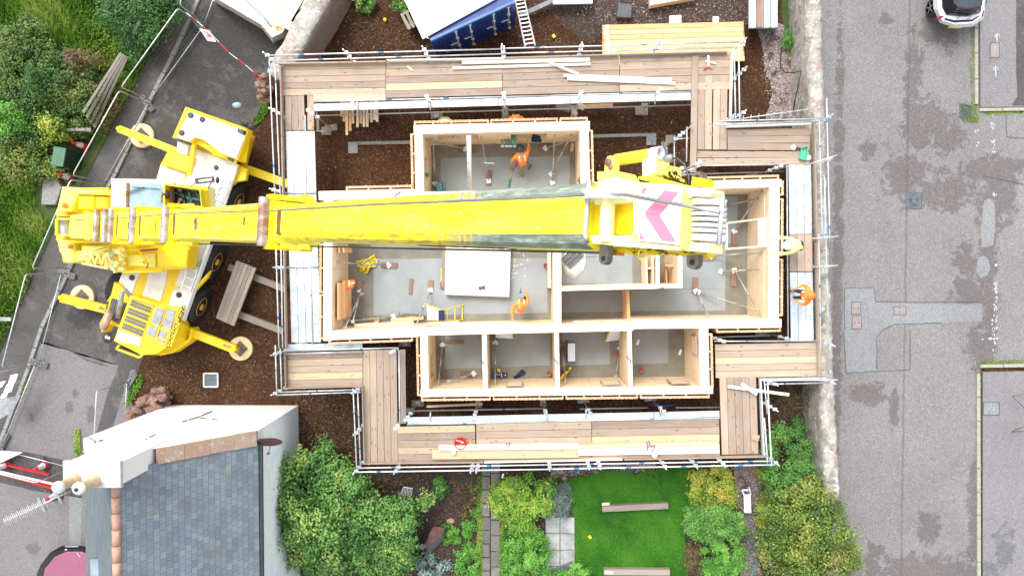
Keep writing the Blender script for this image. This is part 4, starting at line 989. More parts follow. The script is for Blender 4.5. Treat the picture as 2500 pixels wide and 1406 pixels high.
# lower left
deck((701, 861), (886, 855), (886, 941), (703, 945), 5, yel=((0, 3),))
deck((886, 854), (888, 1128), (972, 1128), (968, 853), 5)
deck((976, 853), (978, 1035), (992, 1034), (990, 852), 1, mat='grey_timber')
# bottom run
deck((970, 1041), (1160, 1037), (1162, 1124), (972, 1126), 5, yel=((0, 0),))
deck((1162, 1035), (1756, 1022), (1758, 1115), (1163, 1124), 5, (0, .475, 1), yel=((1, 2),))
deck((994, 1018), (1757, 1002), (1757, 1022), (994, 1037), 1, (0, .21, .45, .79, 1), 'metal_deck', 'metal_deck_board', z=1.98)
# right lower
deck((1756, 920), (1762, 1110), (1852, 1108), (1846, 918), 5)
deck((1745, 840), (2014, 835), (2016, 918), (1747, 923), 5, yel=((0, 2),))
# right run
deck((1925, 402), (1927, 572), (1983, 572), (1980, 402), 3, mat='metal_deck', name='metal_deck_board')
deck((1927, 572), (1928, 663), (1984, 663), (1983, 572), 3)
deck((1928, 664), (1931, 834), (1987, 834), (1984, 664), 3, mat='metal_deck', name='metal_deck_board')
# top right
deck((1701, 368), (1976, 370), (1977, 402), (1702, 403), 2)
deck((1775, 317), (1978, 312), (1978, 368), (1776, 366), 3)
deck((1704, 185), (1702, 366), (1738, 366), (1739, 185), 2); deck((1742, 183), (1740, 366), (1774, 366), (1777, 183), 2)
deck((1689, 133), (1684, 422), (1700, 422), (1706, 133), 1, z=2.05)
# toe boards
def toe(p, q, mat='board_wood', z=DZ + .21, h=.22):
    m = MB(); m.beam(P(*p, z) - Vector((0, 0, h / 2)), P(*q, z) - Vector((0, 0, h / 2)), .04, h); m.build('toe_board', mat, scaf)
toe((678, 155), (942, 150)); toe((944, 147), (1230, 142), 'white_timber'); toe((1232, 141), (1510, 133)); toe((1512, 132), (1777, 125))
toe((684, 160), (697, 850), 'board_wood'); toe((694, 856), (697, 950), 'grey_timber'); toe((698, 948), (884, 943)); toe((884, 948), (889, 1128), 'grey_timber')
toe((888, 1132), (1180, 1129)); toe((1182, 1129), (1520, 1122), 'white_timber'); toe((1524, 1122), (1872, 1115)); toe((1858, 925), (1866, 1112), 'zinc_white')
toe((1860, 927), (2016, 923), 'zinc_white'); toe((1989, 298), (1996, 590)); toe((1996, 592), (2001, 920), 'board_wood'); toe((1788, 130), (1785, 292), 'white_timber'); toe((1774, 309), (1978, 302), 'white_timber')
# tubes
def pole(pts, zs, name='guard_rail', r=.0242, bands=(), mat='galvanised'):
    m = MB(); Q = [P(x, y, z) for (x, y), z in zip(pts, zs)]
    if bands:
        a, b = Q[0], Q[1]; ts = sorted([0, 1] + [t for c in bands for t in (c - .012, c + .012)])
        path = [a.lerp(b, t) for t in ts]; mats = [0 if i % 2 == 0 else 1 for i in range(len(path) - 1)]
        m.tube(path, r, 8, mats=mats)
    else: m.tube(Q, r, 8)
    m.build(name, [mat, 'tape_blue'], scaf)
R1, R2 = 2.52, 2.98
def rail2(po, qo, pi, qi, b=(.3,), mat='galvanised'):
    pole([po, qo], [R2, R2], bands=b, mat=mat); pole([pi, qi], [R1, R1], bands=[min(.95, x + .06) for x in b], mat=mat)
rail2((655, 136), (1232, 120), (672, 149), (1232, 132), (.14, .48)); rail2((1225, 119), (1805, 104), (1228, 131), (1795, 117), (.15, .6))
rail2((657, 133), (672, 500), (671, 148), (685, 500), (.09, .74)); rail2((670, 480), (681, 850), (684, 480), (690, 850), (.8,)); pole([(672, 842), (676, 966)], [R2] * 2, bands=(.5,)); pole([(684, 850), (688, 958)], [R1] * 2)
rail2((676, 964), (880, 957), (684, 957), (880, 951), (.4,)); rail2((862, 948), (871, 1152), (873, 948), (880, 1140), (.3, .7))
rail2((868, 1152), (1345, 1145), (876, 1142), (1345, 1134), (.12, .62), 'zinc_white'); rail2((1335, 1145), (1892, 1134), (1340, 1134), (1880, 1125), (.13, .36, .6, .85), 'zinc_white')
rail2((1884, 1137), (1875, 975), (1874, 1130), (1866, 1020), (.1,), 'zinc_white'); pole([(1866, 928), (1873, 1010)], [R1, R1]); pole([(1874, 930), (1880, 1055)], [R2, R2])
pole([(1862, 929), (2045, 927)], [R2, R2], mat='zinc_white'); pole([(1866, 938), (2030, 934)], [R1, R1], bands=(.3,))
rail2((2018, 240), (2026, 590), (2000, 292), (2008, 590), (.16, .9)); rail2((2013, 430), (2024, 915), (1999, 570), (2005, 925), (.3, .5))
rail2((1756, 296), (2020, 290), (1750, 306), (1990, 298), (.35,)); pole([(1740, 303), (1995, 297)], [2.75, 2.75])
rail2((1803, 108), (1806, 292), (1792, 120), (1796, 292), (.4,), 'zinc_white')
# inner rails, ledgers, transoms
pole([(745, 282), (749, 487)], [2.5, 2.5]); pole([(757, 600), (763, 842)], [2.3, 2.3], bands=(.5,)); pole([(752, 490), (757, 600)], [2.4, 2.4])
pole([(768, 283), (1687, 257)], [1.0, 1.0], 'ledger'); pole([(690, 857), (965, 849)], [2.5, 2.5], bands=(.7,)); pole([(694, 864), (885, 858)], [2.15, 2.15], 'ledger')
pole([(765, 249), (1345, 234)], [2.5, 2.5], bands=(.32, .56)); pole([(1345, 234), (1687, 224)], [2.5, 2.5], bands=(.5,))
pole([(974, 855), (976, 1037)], [2.4, 2.4], bands=(.8,)); pole([(994, 1036), (1345, 1029)], [2.4, 2.4], bands=(.4,)); pole([(1345, 1029), (1757, 1018)], [2.4, 2.4], bands=(.6,))
pole([(996, 1003), (1330, 997)], [.9, .9], 'ledger', bands=(.7,)); pole([(1415, 998), (1580, 995)], [.9, .9], 'ledger'); pole([(1650, 995), (1757, 994)], [.9, .9], 'ledger'); pole([(968, 848), (969, 910)], [1.2, 1.2], 'ledger')
pole([(1688, 405), (1920, 402)], [2.1, 2.1], 'ledger'); pole([(1650, 427), (1915, 419)], [1.1, 1.1], 'ledger'); pole([(1646, 345), (1647, 420)], [1.6, 1.6], 'ledger'); pole([(1677, 310), (1676, 395)], [2.5, 2.5], bands=(.5,))
pole([(1648, 340), (1684, 338)], [1.6, 1.6], 'ledger'); pole([(1744, 823), (1880, 819)], [1.5, 1.5], 'ledger'); pole([(1744, 833), (2010, 832)], [2.2, 2.2], bands=(.3,)); pole([(1921, 404), (1924, 832)], [2.05, 2.05], 'ledger')
pole([(772, 260), (775, 318)], [1.2, 1.2], 'ledger'); pole([(777, 282), (778, 320)], [1.0, 1.0], 'ledger')
for (x0, x1, y0) in ((695, 771, 471), (700, 777, 652)): pole([(x0, y0), (x1, y0)], [DZ + .06] * 2, 'transom')
for x, y in ((872, 246), (1050, 243), (1232, 239), (1413, 234), (1598, 229), (1050, 1027), (1157, 1026), (1334, 1022), (1430, 1020), (1612, 1014)):
    pole([(x, y), (x + 1, y + (26 if y < 500 else -22))], [DZ + .05] * 2, 'transom')
# standards: position at deck level; each runs from its foot to about a metre above the deck
foots = MB()
def standard(px, py, top=3.35, z0=.03, foot=True):
    a = P(px, py, DZ); m = MB()
    m.tube([(a.x, a.y, z0), (a.x, a.y, top)], .0242, 8)
    for z in (DZ - .1, R1, R2):
        m.box((a.x + .02, a.y, z), (.13, .10, .08), 0)
    s_ = m.build('standard', 'galvanised', scaf)
    if foot:
        m = MB(); m.box((a.x, a.y, .02), (.45, .24, .04), random.choice((0, .1, PI / 2))); m.build('sole_board', 'grey_timber', s_)
        m = MB(); m.box((a.x, a.y, .046), (.15, .15, .012), .2); m.build('base_plate', 'galvanised', s_)
for q in [(676, 156), (861, 150), (1044, 143), (1228, 138), (1413, 134), (1595, 129), (1792, 124), (690, 285), (691, 471), (700, 653), (694, 856), (694, 948), (880, 944), (884, 1040), (884, 1130), (978, 1130), (1155, 1127), (1168, 1127), (1338, 1122), (1430, 1120), (1455, 1119), (1608, 1119), (1680, 1117),
          (1745, 1114), (1868, 1110), (1866, 985), (1866, 926), (1999, 922), (1998, 835), (1986, 651), (1984, 583), (1990, 400), (1992, 300), (1793, 190), (1792, 290), (1765, 300)]: standard(*q)
for q in [(868, 256), (1050, 252), (1230, 246), (1412, 242), (1598, 236), (772, 285), (966, 852), (1000, 1010), (1160, 1006), (1330, 1003), (1436, 1001), (1612, 996), (1648, 420), (1650, 338), (1746, 826), (1905, 822), (1690, 405), (1880, 415), (976, 1030)]: standard(*q, top=2.62)
# sloping braces visible below the decks
for a, za, b, zb in [((1646, 345), .6, (1690, 305), 2.4), ((1650, 425), .4, (1700, 398), 2.3), ((1866, 425), .5, (1925, 405), 2.0), ((772, 320), .2, (806, 322), .1), ((1655, 425), 2.2, (1720, 402), 2.4), ((1965, 405), 2.7, (2046, 378), 3.0), ((1980, 583), 2.7, (2048, 577), 3.0), ((1985, 652), 2.7, (2046, 648), 3.0), ((1760, 300), 2.1, (1700, 322), 1.5)]:
    pole([a, b], [za, zb], 'brace')
# ladder-beam at the top right corner
m = MB()
for i in range(11):
    x = 1795 + i * 19; m.tube([P(x, 297 - i * .3, 2.55), P(x + 1, 286 - i * 2.2, 2.95)], .015, 5)
m.tube([P(1790, 293, 2.95), P(2010, 262, 3.0)], .02, 6); m.build('lattice_beam', 'galvanised', scaf)

def loose(name, mat, p, q, z, wd, h, label, cat, group=None, z2=None):
    m = MB(); m.beam(P(*p, z), P(*q, z if z2 is None else z2), wd, h); return m.build(name, mat, label=label, cat=cat, group=group)
G = 'loose white timber lengths lying on the scaffold decks'
loose('timber_length', 'white_timber', (1128, 152), (1440, 146), DZ + .08, .16, .10, 'longest white timber on the top deck between the third and fourth standards', 'timber', G)
loose('timber_length', 'white_timber', (1105, 167), (1442, 157), DZ + .06, .09, .06, 'thin white timber lying just below the longest one on the top deck', 'timber', G)
loose('timber_length', 'white_timber', (1340, 152), (1412, 182), DZ + .16, .07, .05, 'short white timber slanting across two longer ones on the top deck', 'timber', G)
loose('timber_length', 'white_timber', (1376, 185), (1640, 195), DZ + .06, .10, .06, 'upper of the two tilted white timbers on the right of the top deck', 'timber', G)
loose('timber_length', 'white_timber', (1385, 193), (1648, 204), DZ + .06, .10, .06, 'lower of the two tilted white timbers on the right of the top deck', 'timber', G)
loose('timber_offcut', 'white_timber', (994, 162), (1008, 173), DZ + .04, .05, .03, 'tiny white offcut on the top deck near the second standard', 'timber', G)
loose('timber_offcut', 'white_timber', (1729, 136), (1730, 162), DZ + .10, .07, .04, 'upright white stick of the little cross at the right end of the top deck', 'timber', G)
loose('timber_offcut', 'white_timber', (1722, 150), (1748, 156), DZ + .06, .05, .04, 'flat white stick of the little cross at the right end of the top deck', 'timber', G)
loose('timber_length', 'white_timber', (1777, 943), (1926, 963), DZ + .14, .10, .05, 'long white timber sticking out past the lower right corner of the deck', 'timber', G)
loose('timber_length', 'white_timber', (1810, 936), (1848, 962), DZ + .20, .12, .05, 'short white timber laid across the long one at the lower right deck', 'timber', G)
loose('timber_offcut', 'cardboard', (1836, 1064), (1853, 1070), DZ + .04, .22, .05, 'square brown offcut on the lower right deck', 'timber', None)
# I-joists on the bottom deck
for nm, (p, q, w_, h_, mt), (p2, q2) in [('x', ((1056, 1108), (1412, 1104), .34, .12, 'board_yellow'), ((1072, 1092), (1412, 1088))), ('y', ((1412, 1100), (1755, 1095), .30, .12, 'white_timber'), ((1412, 1088), (1752, 1080)))]:
    lab = 'yellow faced stack of timber beams left half of the bottom deck' if nm == 'x' else 'white faced stack of timber beams right half of the bottom deck'
    t = thing('timber_beam_stack', P(*p, DZ), lab, 'timber stack', 'timber beam stacks on the bottom deck')
    m = MB(); m.beam(P(*p, DZ + .08), P(*q, DZ + .08), w_, h_); m.build('lower_beam', mt, t)
    m = MB(); m.beam(P(*p2, DZ + .13), P(*q2, DZ + .13), .16 if nm == 'x' else .12, .2); m.build('upper_beam', 'white_timber' if nm == 'x' else 'board_yellow', t)
m = MB(); p = P(1240, 1083, DZ + .26)
m.tube([P(1236, 1080, DZ + .26), P(1238, 1088, DZ + .26), P(1241, 1083, DZ + .28), P(1244, 1088, DZ + .26), P(1245, 1079, DZ + .26)], .018, 5); m.build('lifting_strap', 'purple_strap', label='small purple strap on the left beam stack of the bottom deck', cat='strap', group='purple straps left on the wall tops and timber')
strap([(1580, 1100), (1582, 1088), (1578, 1078), (1584, 1076), (1588, 1090), (1598, 1086), (1596, 1098), (1590, 1104)], [DZ + .27] * 8, 'large purple strap looped over the right beam stack of the bottom deck')
# stacks of new timber on the ground at the top
def stack(name, rows, z0, lay, mat, label, cat, h=.05, extra=None, hor=True):
    t = thing(name, P(rows[0][0], rows[0][1], 0), label, cat)
    for k in range(lay):
        m = MB()
        for (x0, y0, x1, y1, wd) in rows:
            j = random.uniform(-3, 3)
            m.beam(P(x0 + j, y0, z0 + h * (k + .5)), P(x1 + j, y1, z0 + h * (k + .5)), wd, h * .93)
        m.build('timber_layer', mat, t)
    return t
t = stack('timber_stack', [(1473, 68 + i * 12.5, 1812 + (i * 37 % 9) - (i > 4) * 4, 60 + i * 12.0, .17) for i in range(8)], .12, 12, 'orange_timber', 'big stack of new orange timber boards behind the top scaffold', 'timber stack', .055)
m = MB(); m.beam(P(1481, 62, .83), P(1486, 132, .83), .12, .05); m.build('stack_batten', 'white_timber', t)
for i, (x, y) in enumerate(((1641, 48), (1656, 47), (1747, 50))):
    loose('timber_block', 'white_timber', (x, y - 8), (x, y + 10), .5, .2, .08, ['left of the two touching white timber blocks above the orange timber stack', 'right of the two touching white timber blocks above the orange timber stack', 'lone white timber block above the right end of the orange timber stack'][i], 'timber block', 'white blocks behind the orange stack')
m = MB()
t = thing('timber_bundle', P(870, 290, .1), 'bundle of uneven new timber offcuts sticking out under the top deck', 'timber stack')
for i, (x, y1) in enumerate([(833, 285), (839, 297), (846, 330), (854, 320), (861, 302), (872, 311), (880, 302), (888, 310), (896, 310), (906, 299), (914, 293), (920, 298)]):
    m = MB(); m.beam(P(x, 235, .9 + .04 * (i % 3)), P(x + 1, y1, .9 + .04 * (i % 3)), .09, .05); m.build('timber_offcut', ['orange_timber', 'batten_timber', 'new_timber'][min(2, i // 5 + (i % 2 if i > 4 else 0))], t)
m = MB(); m.box(P(880, 250, .40), (1.3, .1, .8)); m.build('bearer', 'grey_timber', t)
loose('timber_length', 'orange_timber', (1422, 260), (1496, 257), .3, .12, .1, 'orange timber lying under the inner edge of the top deck', 'timber')
loose('timber_length', 'new_timber', (1042, 992), (1178, 986), .5, .08, .05, 'thin pale timber on the ground below the lower left room', 'timber')
# concrete service strips and pads
for i, (a, b, c) in enumerate([((872, 350), (1005, 348), (862, 361)), ((1445, 333), (1600, 329), (1590, 341))]):
    t = thing('concrete_strip', P(*a, 0), ['grey concrete strip with a pad west of the upper room', 'grey concrete strip with a pad east of the upper room'][i], 'concrete strip', 'concrete strips either side of the upper room')
    m = MB(); m.beam(P(*a, .02), P(*b, .02), .12, .05); m.build('strip', 'kerb_grey', t)
    m = MB(); m.box(P(*c, .03), (.36, .42, .08), 0); m.build('pad', 'slab_grey', t)
for i, (x, y, a) in enumerate([(797, 320, .3), (1563, 271, 0), (1637, 340, 1.5), (795, 322, 0)][:3]):
    loose('sole_board', 'grey_timber', (x - 12, y), (x + 12, y), .05, .3, .04, ['pale square board on the gravel inside the top left scaffold corner', 'pale board under a scaffold foot below the top deck', 'pale upright board beside the blue wheelbarrow'][i], 'board', 'boards under scaffold feet')
# ------------------------------------------------------------------ mobile crane
crane = thing('mobile_crane', P(400, 590, 0), 'big yellow mobile crane with its long boom reaching up over the timber house', 'crane')
def part(mb, name, mats, parent=crane): return mb.build(name, mats, parent)
def slabp(name, px, z0, z1, mat, ch=.03, parent=crane, **k):
    m = MB(); m.prism(PP(px, z1), z0, z1, 0, ch); return m.build(name, mat, parent)
def hullp(name, pt, zt, pb, zb, mat, parent=crane):
    m = MB(); m.hull(PP(pb, zb), PP(pt, zt)); return m.build(name, mat, parent)
ZC = 1.6
cho = [(412, 366), (452, 376), (478, 352), (583, 404), (542, 511), (503, 596), (432, 800), (352, 772), (262, 735), (292, 685), (330, 575), (382, 438), (392, 402)]
body = hullp('chassis', cho, ZC, [(x + 6, y) for x, y in cho], 1.2, 'crane_yellow')
slabp('deck_plate', [(479, 363), (582, 402), (573, 430), (546, 511), (440, 470), (455, 435)], ZC, ZC + .10, 'deck_white', .02, body)
slabp('deck_plate', [(393, 403), (455, 424), (449, 441), (440, 470), (546, 511), (510, 596), (440, 600), (300, 660), (382, 438)], ZC, ZC + .04, 'deck_white', .02, body)
slabp('deck_plate', [(300, 660), (341, 664), (322, 718), (292, 703), (290, 686)], ZC, ZC + .04, 'deck_white', .02, body)
slabp('deck_plate', [(364, 664), (408, 656), (404, 692), (391, 736), (346, 722)], ZC, ZC + .05, 'deck_white', .02, body)
slabp('deck_plate', [(441, 656), (462, 598), (503, 596), (446, 760), (410, 745), (428, 692)], ZC, ZC + .04, 'deck_white', .02, body)
slabp('deck_edge', [(504, 596), (512, 598), (441, 795), (433, 793)], ZC - .2, ZC + .08, 'white_plain', .02, body)
slabp('side_skirt', [(513, 660), (505, 678), (494, 690), (470, 716), (464, 712)], 1.3, ZC - .1, 'crane_yellow', .02, body)
slabp('side_skirt', [(585, 404), (604, 412), (600, 440), (575, 444), (566, 452)], 1.3, ZC - .1, 'crane_yellow', .02, body)
slabp('tool_box', [(412, 367), (452, 377), (470, 384), (455, 422), (391, 401)], ZC, ZC + .35, 'crane_yellow', .03, body)
slabp('step_plate', [(433, 345), (461, 353), (456, 379), (431, 371)], 1.45, ZC + .45, 'deck_white', .02, body)
# driver cab at the top end
cabd = hullp('driver_cab', [(453, 262), (607, 316), (612, 330), (600, 396), (538, 379), (496, 345), (472, 338), (468, 351), (421, 336)], 2.2, [(470, 290), (607, 330), (622, 338), (604, 404), (538, 385), (500, 350), (480, 345), (470, 352), (440, 340)], .8, 'crane_yellow')
slabp('cab_roof', [(453, 261), (606, 315), (597, 345), (580, 391), (538, 377), (496, 343), (474, 337), (467, 349), (421, 334), (440, 300)], 2.2, 2.62, 'crane_yellow', .06, cabd)
slabp('roof_panel', [(465, 274), (600, 322), (594, 345), (577, 387), (540, 374), (498, 341), (474, 335), (463, 346), (432, 336), (447, 302)], 2.62, 2.66, 'white_plain', .01, cabd)
m = MB()
for a, b in (((508, 310), (594, 342)), ((508, 310), (497, 340)), ((594, 342), (578, 384))): m.beam(P(*a, 2.665), P(*b, 2.665), .012, .008)
part(m, 'hatch_line', 'dark_steel', cabd)
m = MB(); m.box(P(590, 322, 2.75), (.22, .14, .2), -.35); part(m, 'roof_lamp', 'black_plastic', cabd)
m = MB(); m.beam(P(608, 324, 2.15), P(619, 338, 2.15), .1, .2); part(m, 'tail_lamp', 'rust_orange', cabd)
def arm_mirror(pts, zs, head, hs, hz, yaw, mat):
    m = MB(); m.tube([P(x, y, z) for (x, y), z in zip(pts, zs)], .022, 6); a = part(m, 'mirror_arm', 'black_plastic', cabd)
    m = MB(); m.ball(P(*head, hz), hs, 12); part(m, 'mirror', mat, a)
arm_mirror([(607, 312), (592, 306), (583, 292), (580, 268)], [2.6, 2.9, 2.9, 2.9], (578, 257), (.16, .10, .07), 2.9, 0, 'glass_blue')
m = MB(); m.ball(P(612, 309, 2.7), (.16, .12, .1), 10); m.ball(P(598, 303, 2.75), (.15, .07, .08), 10); part(m, 'mirror', 'black_plastic', cabd)
for (x, y, r, z, pr) in [(466, 282, .10, 2.665, cabd), (494, 292, .10, 2.665, cabd), (444, 325, .10, 2.665, cabd), (528, 410, .09, ZC + .105, body), (322, 678, .10, ZC + .045, body), (437, 720, .10, ZC + .045, body)]:
    m = MB(); m.lathe([(r, 0), (r, .02), (r * .6, .03)], P(x, y, z), n=16); part(m, 'filler_cap', 'black_plastic', pr)
m = MB()
for a, b, w_ in (((474, 342), (578, 396), .16), ((476, 344), (462, 430), .12), ((492, 340), (520, 372), .12), ((520, 372), (545, 380), .18)): m.beam(P(*a, 2.3), P(*b, 2.15), w_, .14)
part(m, 'hydraulic_arm', 'crane_yellow')
m = MB(); m.beam(P(428, 338, 2.25), P(470, 355, 2.25), .08, .1); m.beam(P(542, 378, 2.2), P(572, 394, 2.2), .1, .1); part(m, 'cab_gap_trim', 'dark_steel', cabd)
# ladders on the right edge
def ladder(name, a, b, wd, z0, z1, n_, mat, parent=None, **kw):
    A = P(*a, z0); B = P(*b, z1); d = (B - A).normalized(); s = d.cross(Vector((0, 0, 1))).normalized() * wd / 2
    m = MB(); m.beam(A + s, B + s, .05, .06); m.beam(A - s, B - s, .05, .06)
    for i in range(n_):
        c = A.lerp(B, (i + .5) / n_); m.beam(c - s, c + s, .04, .04)
    return m.build(name, mat, parent, **kw)
ladder('access_ladder', (553, 432), (522, 512), .30, 1.8, 1.8, 5, 'aluminium', crane)
ladder('access_ladder', (481, 629), (453, 710), .34, 1.8, 1.8, 4, 'aluminium', crane)
m = MB(); m.ball(P(469, 641, 1.9), (.11, .14, .08), 8); m.ball(P(474, 648, 1.88), (.13, .08, .08), 7); part(m, 'rag', 'navy_cloth')
m = MB(); m.beam(P(411, 701, 1.75), P(436, 702, 1.75), .09, .06); part(m, 'grab_handle', 'crane_yellow')
# wheels
AX = Vector((.935, -.354, 0)); 
def wheel(px, py, lbl=None):
    """outer hub face seen at px,py"""
    c = P(px, py, .68) + AX * .20; t = MB()
    t.lathe([(.36, -.46), (.64, -.46), (.70, -.40), (.70, -.06), (.64, 0), (.36, -.02)], c, AX, 28); w_ = part(t, 'wheel', 'black_rubber')
    m = MB()
    for k in range(28):
        a = 2 * PI * k / 28; u = Vector((0, 0, 1)) * math.cos(a) + AX.cross(Vector((0, 0, 1))) * math.sin(a)
        m.obox(c + u * .705 - AX * .22, u * .018, AX * .17, u.cross(AX) * .035)
    part(m, 'tread', 'black_rubber', w_)
    m = MB(); m.lathe([(.36, -.03), (.34, .0), (.30, -.08), (.14, -.10), (.12, .03), (.0, .04)], c, AX, 20); part(m, 'rim', 'hub_orange', w_)
for q in [(572, 490), (519, 636), (481, 745)]: wheel(*q)
for q in [(350, 560), (300, 700)]: wheel(*q)
# outriggers
def outrig(a, b, za, zb, wd, tip=True):
    m = MB(); m.beam(P(*a, za), P(*b, zb), wd, .22); o = part(m, 'outrigger_beam', 'crane_yellow')
    m = MB(); p = P(*b, zb); m.lathe([(.09, -.2), (.09, .12), (.05, .16)], p, n=12); part(m, 'jack', 'crane_yellow', o); return o
o = outrig((470, 385), (293, 316), 1.0, 1.0, .26)
o = outrig((588, 408), (705, 450), .85, .75, .30)
o = outrig((262, 755), (152, 727), 1.0, 1.0, .30); m = MB(); m.tube([P(238, 748, 1.2), P(275, 764, 1.2)], .04, 8); part(m, 'hydraulic_ram', 'rust_metal', o)
o = outrig((440, 800), (575, 852), 1.0, .85, .30); m = MB(); m.tube([P(545, 842, 1.1), P(582, 852, .8), P(582, 862, .7)], .04, 8); part(m, 'hydraulic_ram', 'rust_metal', o)
G = 'round pads under the crane outriggers'
for (x, y, lab) in [(350, 333, 'round cream pad with a steel foot below the upper left outrigger by the footway'), (205, 725, 'round cream pad with a steel foot below the lower left outrigger by the metal fence'), (590, 850, 'round cream pad with a steel foot on the brown gravel')]:
    t = thing('outrigger_pad', P(x, y, .01), lab, 'pad', G); c = P(x, y, .01)
    m = MB(); m.lathe([(.44, 0), (.46, .02), (.46, .12), (.44, .14), (0, .14)], c, n=36, smooth=False); m.build('disc', 'pad_cream', t)
    m = MB(); q = [(c.x + .30 * math.cos(a), c.y + .30 * math.sin(a)) for a in (0, PI / 2, PI, -PI / 2)]
    m.prism(q, .15, .20); m.hull([(x_, y_, .20) for x_, y_ in q], [(c.x + .05 * math.cos(a), c.y + .05 * math.sin(a), .42) for a in (0, PI / 2, PI, -PI / 2)]); m.build('foot_plate', 'pad_steel', t)
    m = MB(); m.tube([(c.x, c.y, .4), (c.x - .02, c.y, .75)], .07, 10); m.build('jack_foot', 'rust_metal', t)
# engine house
eo = [(318, 720), (387, 743), (446, 749), (436, 785), (420, 822), (404, 848), (382, 863), (346, 866), (278, 832), (290, 800)]
eng = hullp('engine_house', eo, 2.2, [(325, 725), (390, 748), (456, 757), (464, 800), (462, 828), (424, 860), (390, 867), (350, 866), (300, 832), (305, 800)], 1.0, 'crane_yellow')
slabp('engine_cover', [(286, 806), (344, 825), (340, 846), (280, 833)], 2.2, 2.33, 'cream_yellow', .05, eng)
m = MB()
for i in range(8):
    k = (i // 2) * 2.32 + (i % 2) * .95; f = k / 7.9
    a = lerp2((321, 735), (298, 798), f); b = lerp2((368, 753), (345, 817), f); m.beam(P(*a, 2.22), P(*b, 2.22), .085, .05)
part(m, 'radiator_grille', 'dark_grille', eng)
def c5(pts): return [(120 + x / 4.687, 680 + y / 4.687) for x, y in pts]
for q in ([(1220, 330), (1320, 350), (1260, 540), (1170, 500)], [(1370, 340), (1445, 370), (1390, 590), (1280, 550)], [(1145, 530), (1245, 560), (1200, 675), (1115, 640)], [(1270, 582), (1352, 612), (1322, 694), (1240, 660)], [(1240, 685), (1320, 712), (1308, 742), (1228, 718)]):
    slabp('vent_panel', c5(q), 2.2, 2.23, 'steel_grey', .004, eng)
m = MB()
for pts in ([(1200, 300), (1060, 660), (1030, 780)], [(930, 230), (1200, 310)], [(1350, 320), (1230, 690)], [(1500, 320), (1330, 760)]):
    q = c5(pts)
    for a, b in zip(q[:-1], q[1:]): m.beam(P(*a, 2.25), P(*b, 2.25), .02, .01)
part(m, 'panel_line', 'dark_grille', eng)
slabp('catwalk', [(278, 688), (292, 694), (318, 722), (292, 800), (262, 790), (247, 812), (242, 790), (262, 752)], 1.2, 1.8, 'crane_yellow', .03, eng)
m = MB()
for i in range(9):
    f = i / 8; m.beam(P(*lerp2((274, 728), (261, 770), f), 1.83), P(*lerp2((312, 742), (296, 795), f), 1.83), .025, .02)
    m.beam(P(*lerp2((274, 728), (312, 742), f), 1.85), P(*lerp2((261, 770), (296, 795), f), 1.85), .025, .02)
part(m, 'mesh_grid', 'dark_grille', eng)
m = MB(); m.beam(P(293, 735, 1.81), P(280, 785, 1.81), .55, .02); part(m, 'mesh_base', 'steel_grey', eng)
m = MB(); m.tube([P(319, 724, 2.1), P(306, 708, 2.2), P(299, 712, 2.2), P(293, 745, 2.1), P(287, 775, 2.0)], [.07, .07, .08, .09, .09], 10); part(m, 'exhaust_pipe', 'steel_grey', eng)
m = MB(); m.lathe([(.09, 0), (.13, .02), (.13, .62), (.09, .66)], P(269, 762, 2.1), P(252, 803, 2.1) - P(269, 762, 2.1), 14); part(m, 'silencer', 'exhaust_brown', eng)
m = MB(); m.ball(P(263, 824, 2.2), (.17, .20, .14), 12); mi = part(m, 'work_lamp', 'black_plastic', eng); m = MB(); m.beam(P(257, 822, 2.36), P(268, 826, 2.36), .08, .01); part(m, 'lamp_lens', 'white_plain', mi)
m = MB()
for a, b in (((284, 851), (340, 872)), ((340, 872), (350, 864)), ((284, 851), (292, 842))): m.beam(P(*a, 1.9), P(*b, 1.9), .07, .06)
part(m, 'step_frame', 'crane_yellow', eng); slabp('step_well', [(290, 846), (348, 866), (340, 869), (286, 850)], 1.2, 1.6, 'black_plastic', 0, eng)
slabp('rear_bumper', [(410, 850), (458, 827), (466, 800), (470, 806), (462, 835), (420, 862), (390, 868), (383, 865)], .7, 1.3, 'crane_yellow', .03, eng)
def text(s, p, ang, size, mat, name, parent, flip=False, lift=.0):
    cu = bpy.data.curves.new(name, 'FONT'); cu.body = s; cu.size = size; cu.align_x = 'CENTER'; cu.align_y = 'CENTER'; cu.extrude = .003; cu.offset = size * .03
    o = bpy.data.objects.new(name, cu); COL.objects.link(o)
    me = bpy.data.meshes.new_from_object(o.evaluated_get(bpy.context.evaluated_depsgraph_get())); COL.objects.unlink(o); bpy.data.objects.remove(o)
    o = bpy.data.objects.new(name, me); COL.objects.link(o); me.materials.clear(); me.materials.append(MAT[mat])
    R_ = ang if isinstance(ang, Matrix) else Matrix.Rotation(ang, 4, 'Z')
    if parent is not None: o.parent = parent; OFF[o.name] = OFF[parent.name]; o.matrix_local = Matrix.Translation(Vector(p) - OFF[parent.name]) @ R_
    else: o.matrix_world = Matrix.Translation(p) @ R_
    return o
slabp('name_strip', [(440, 752), (452, 755), (418, 846), (406, 847)], 2.2, 2.24, 'crane_yellow', .01, eng)
text('CONTRACT LIFTING', P(430, 797, 2.245), rad(67), .17, 'ink_black', 'lettering', eng)
text('SERVICES', P(443, 776, 2.245), rad(67), .10, 'ink_black', 'lettering', eng)

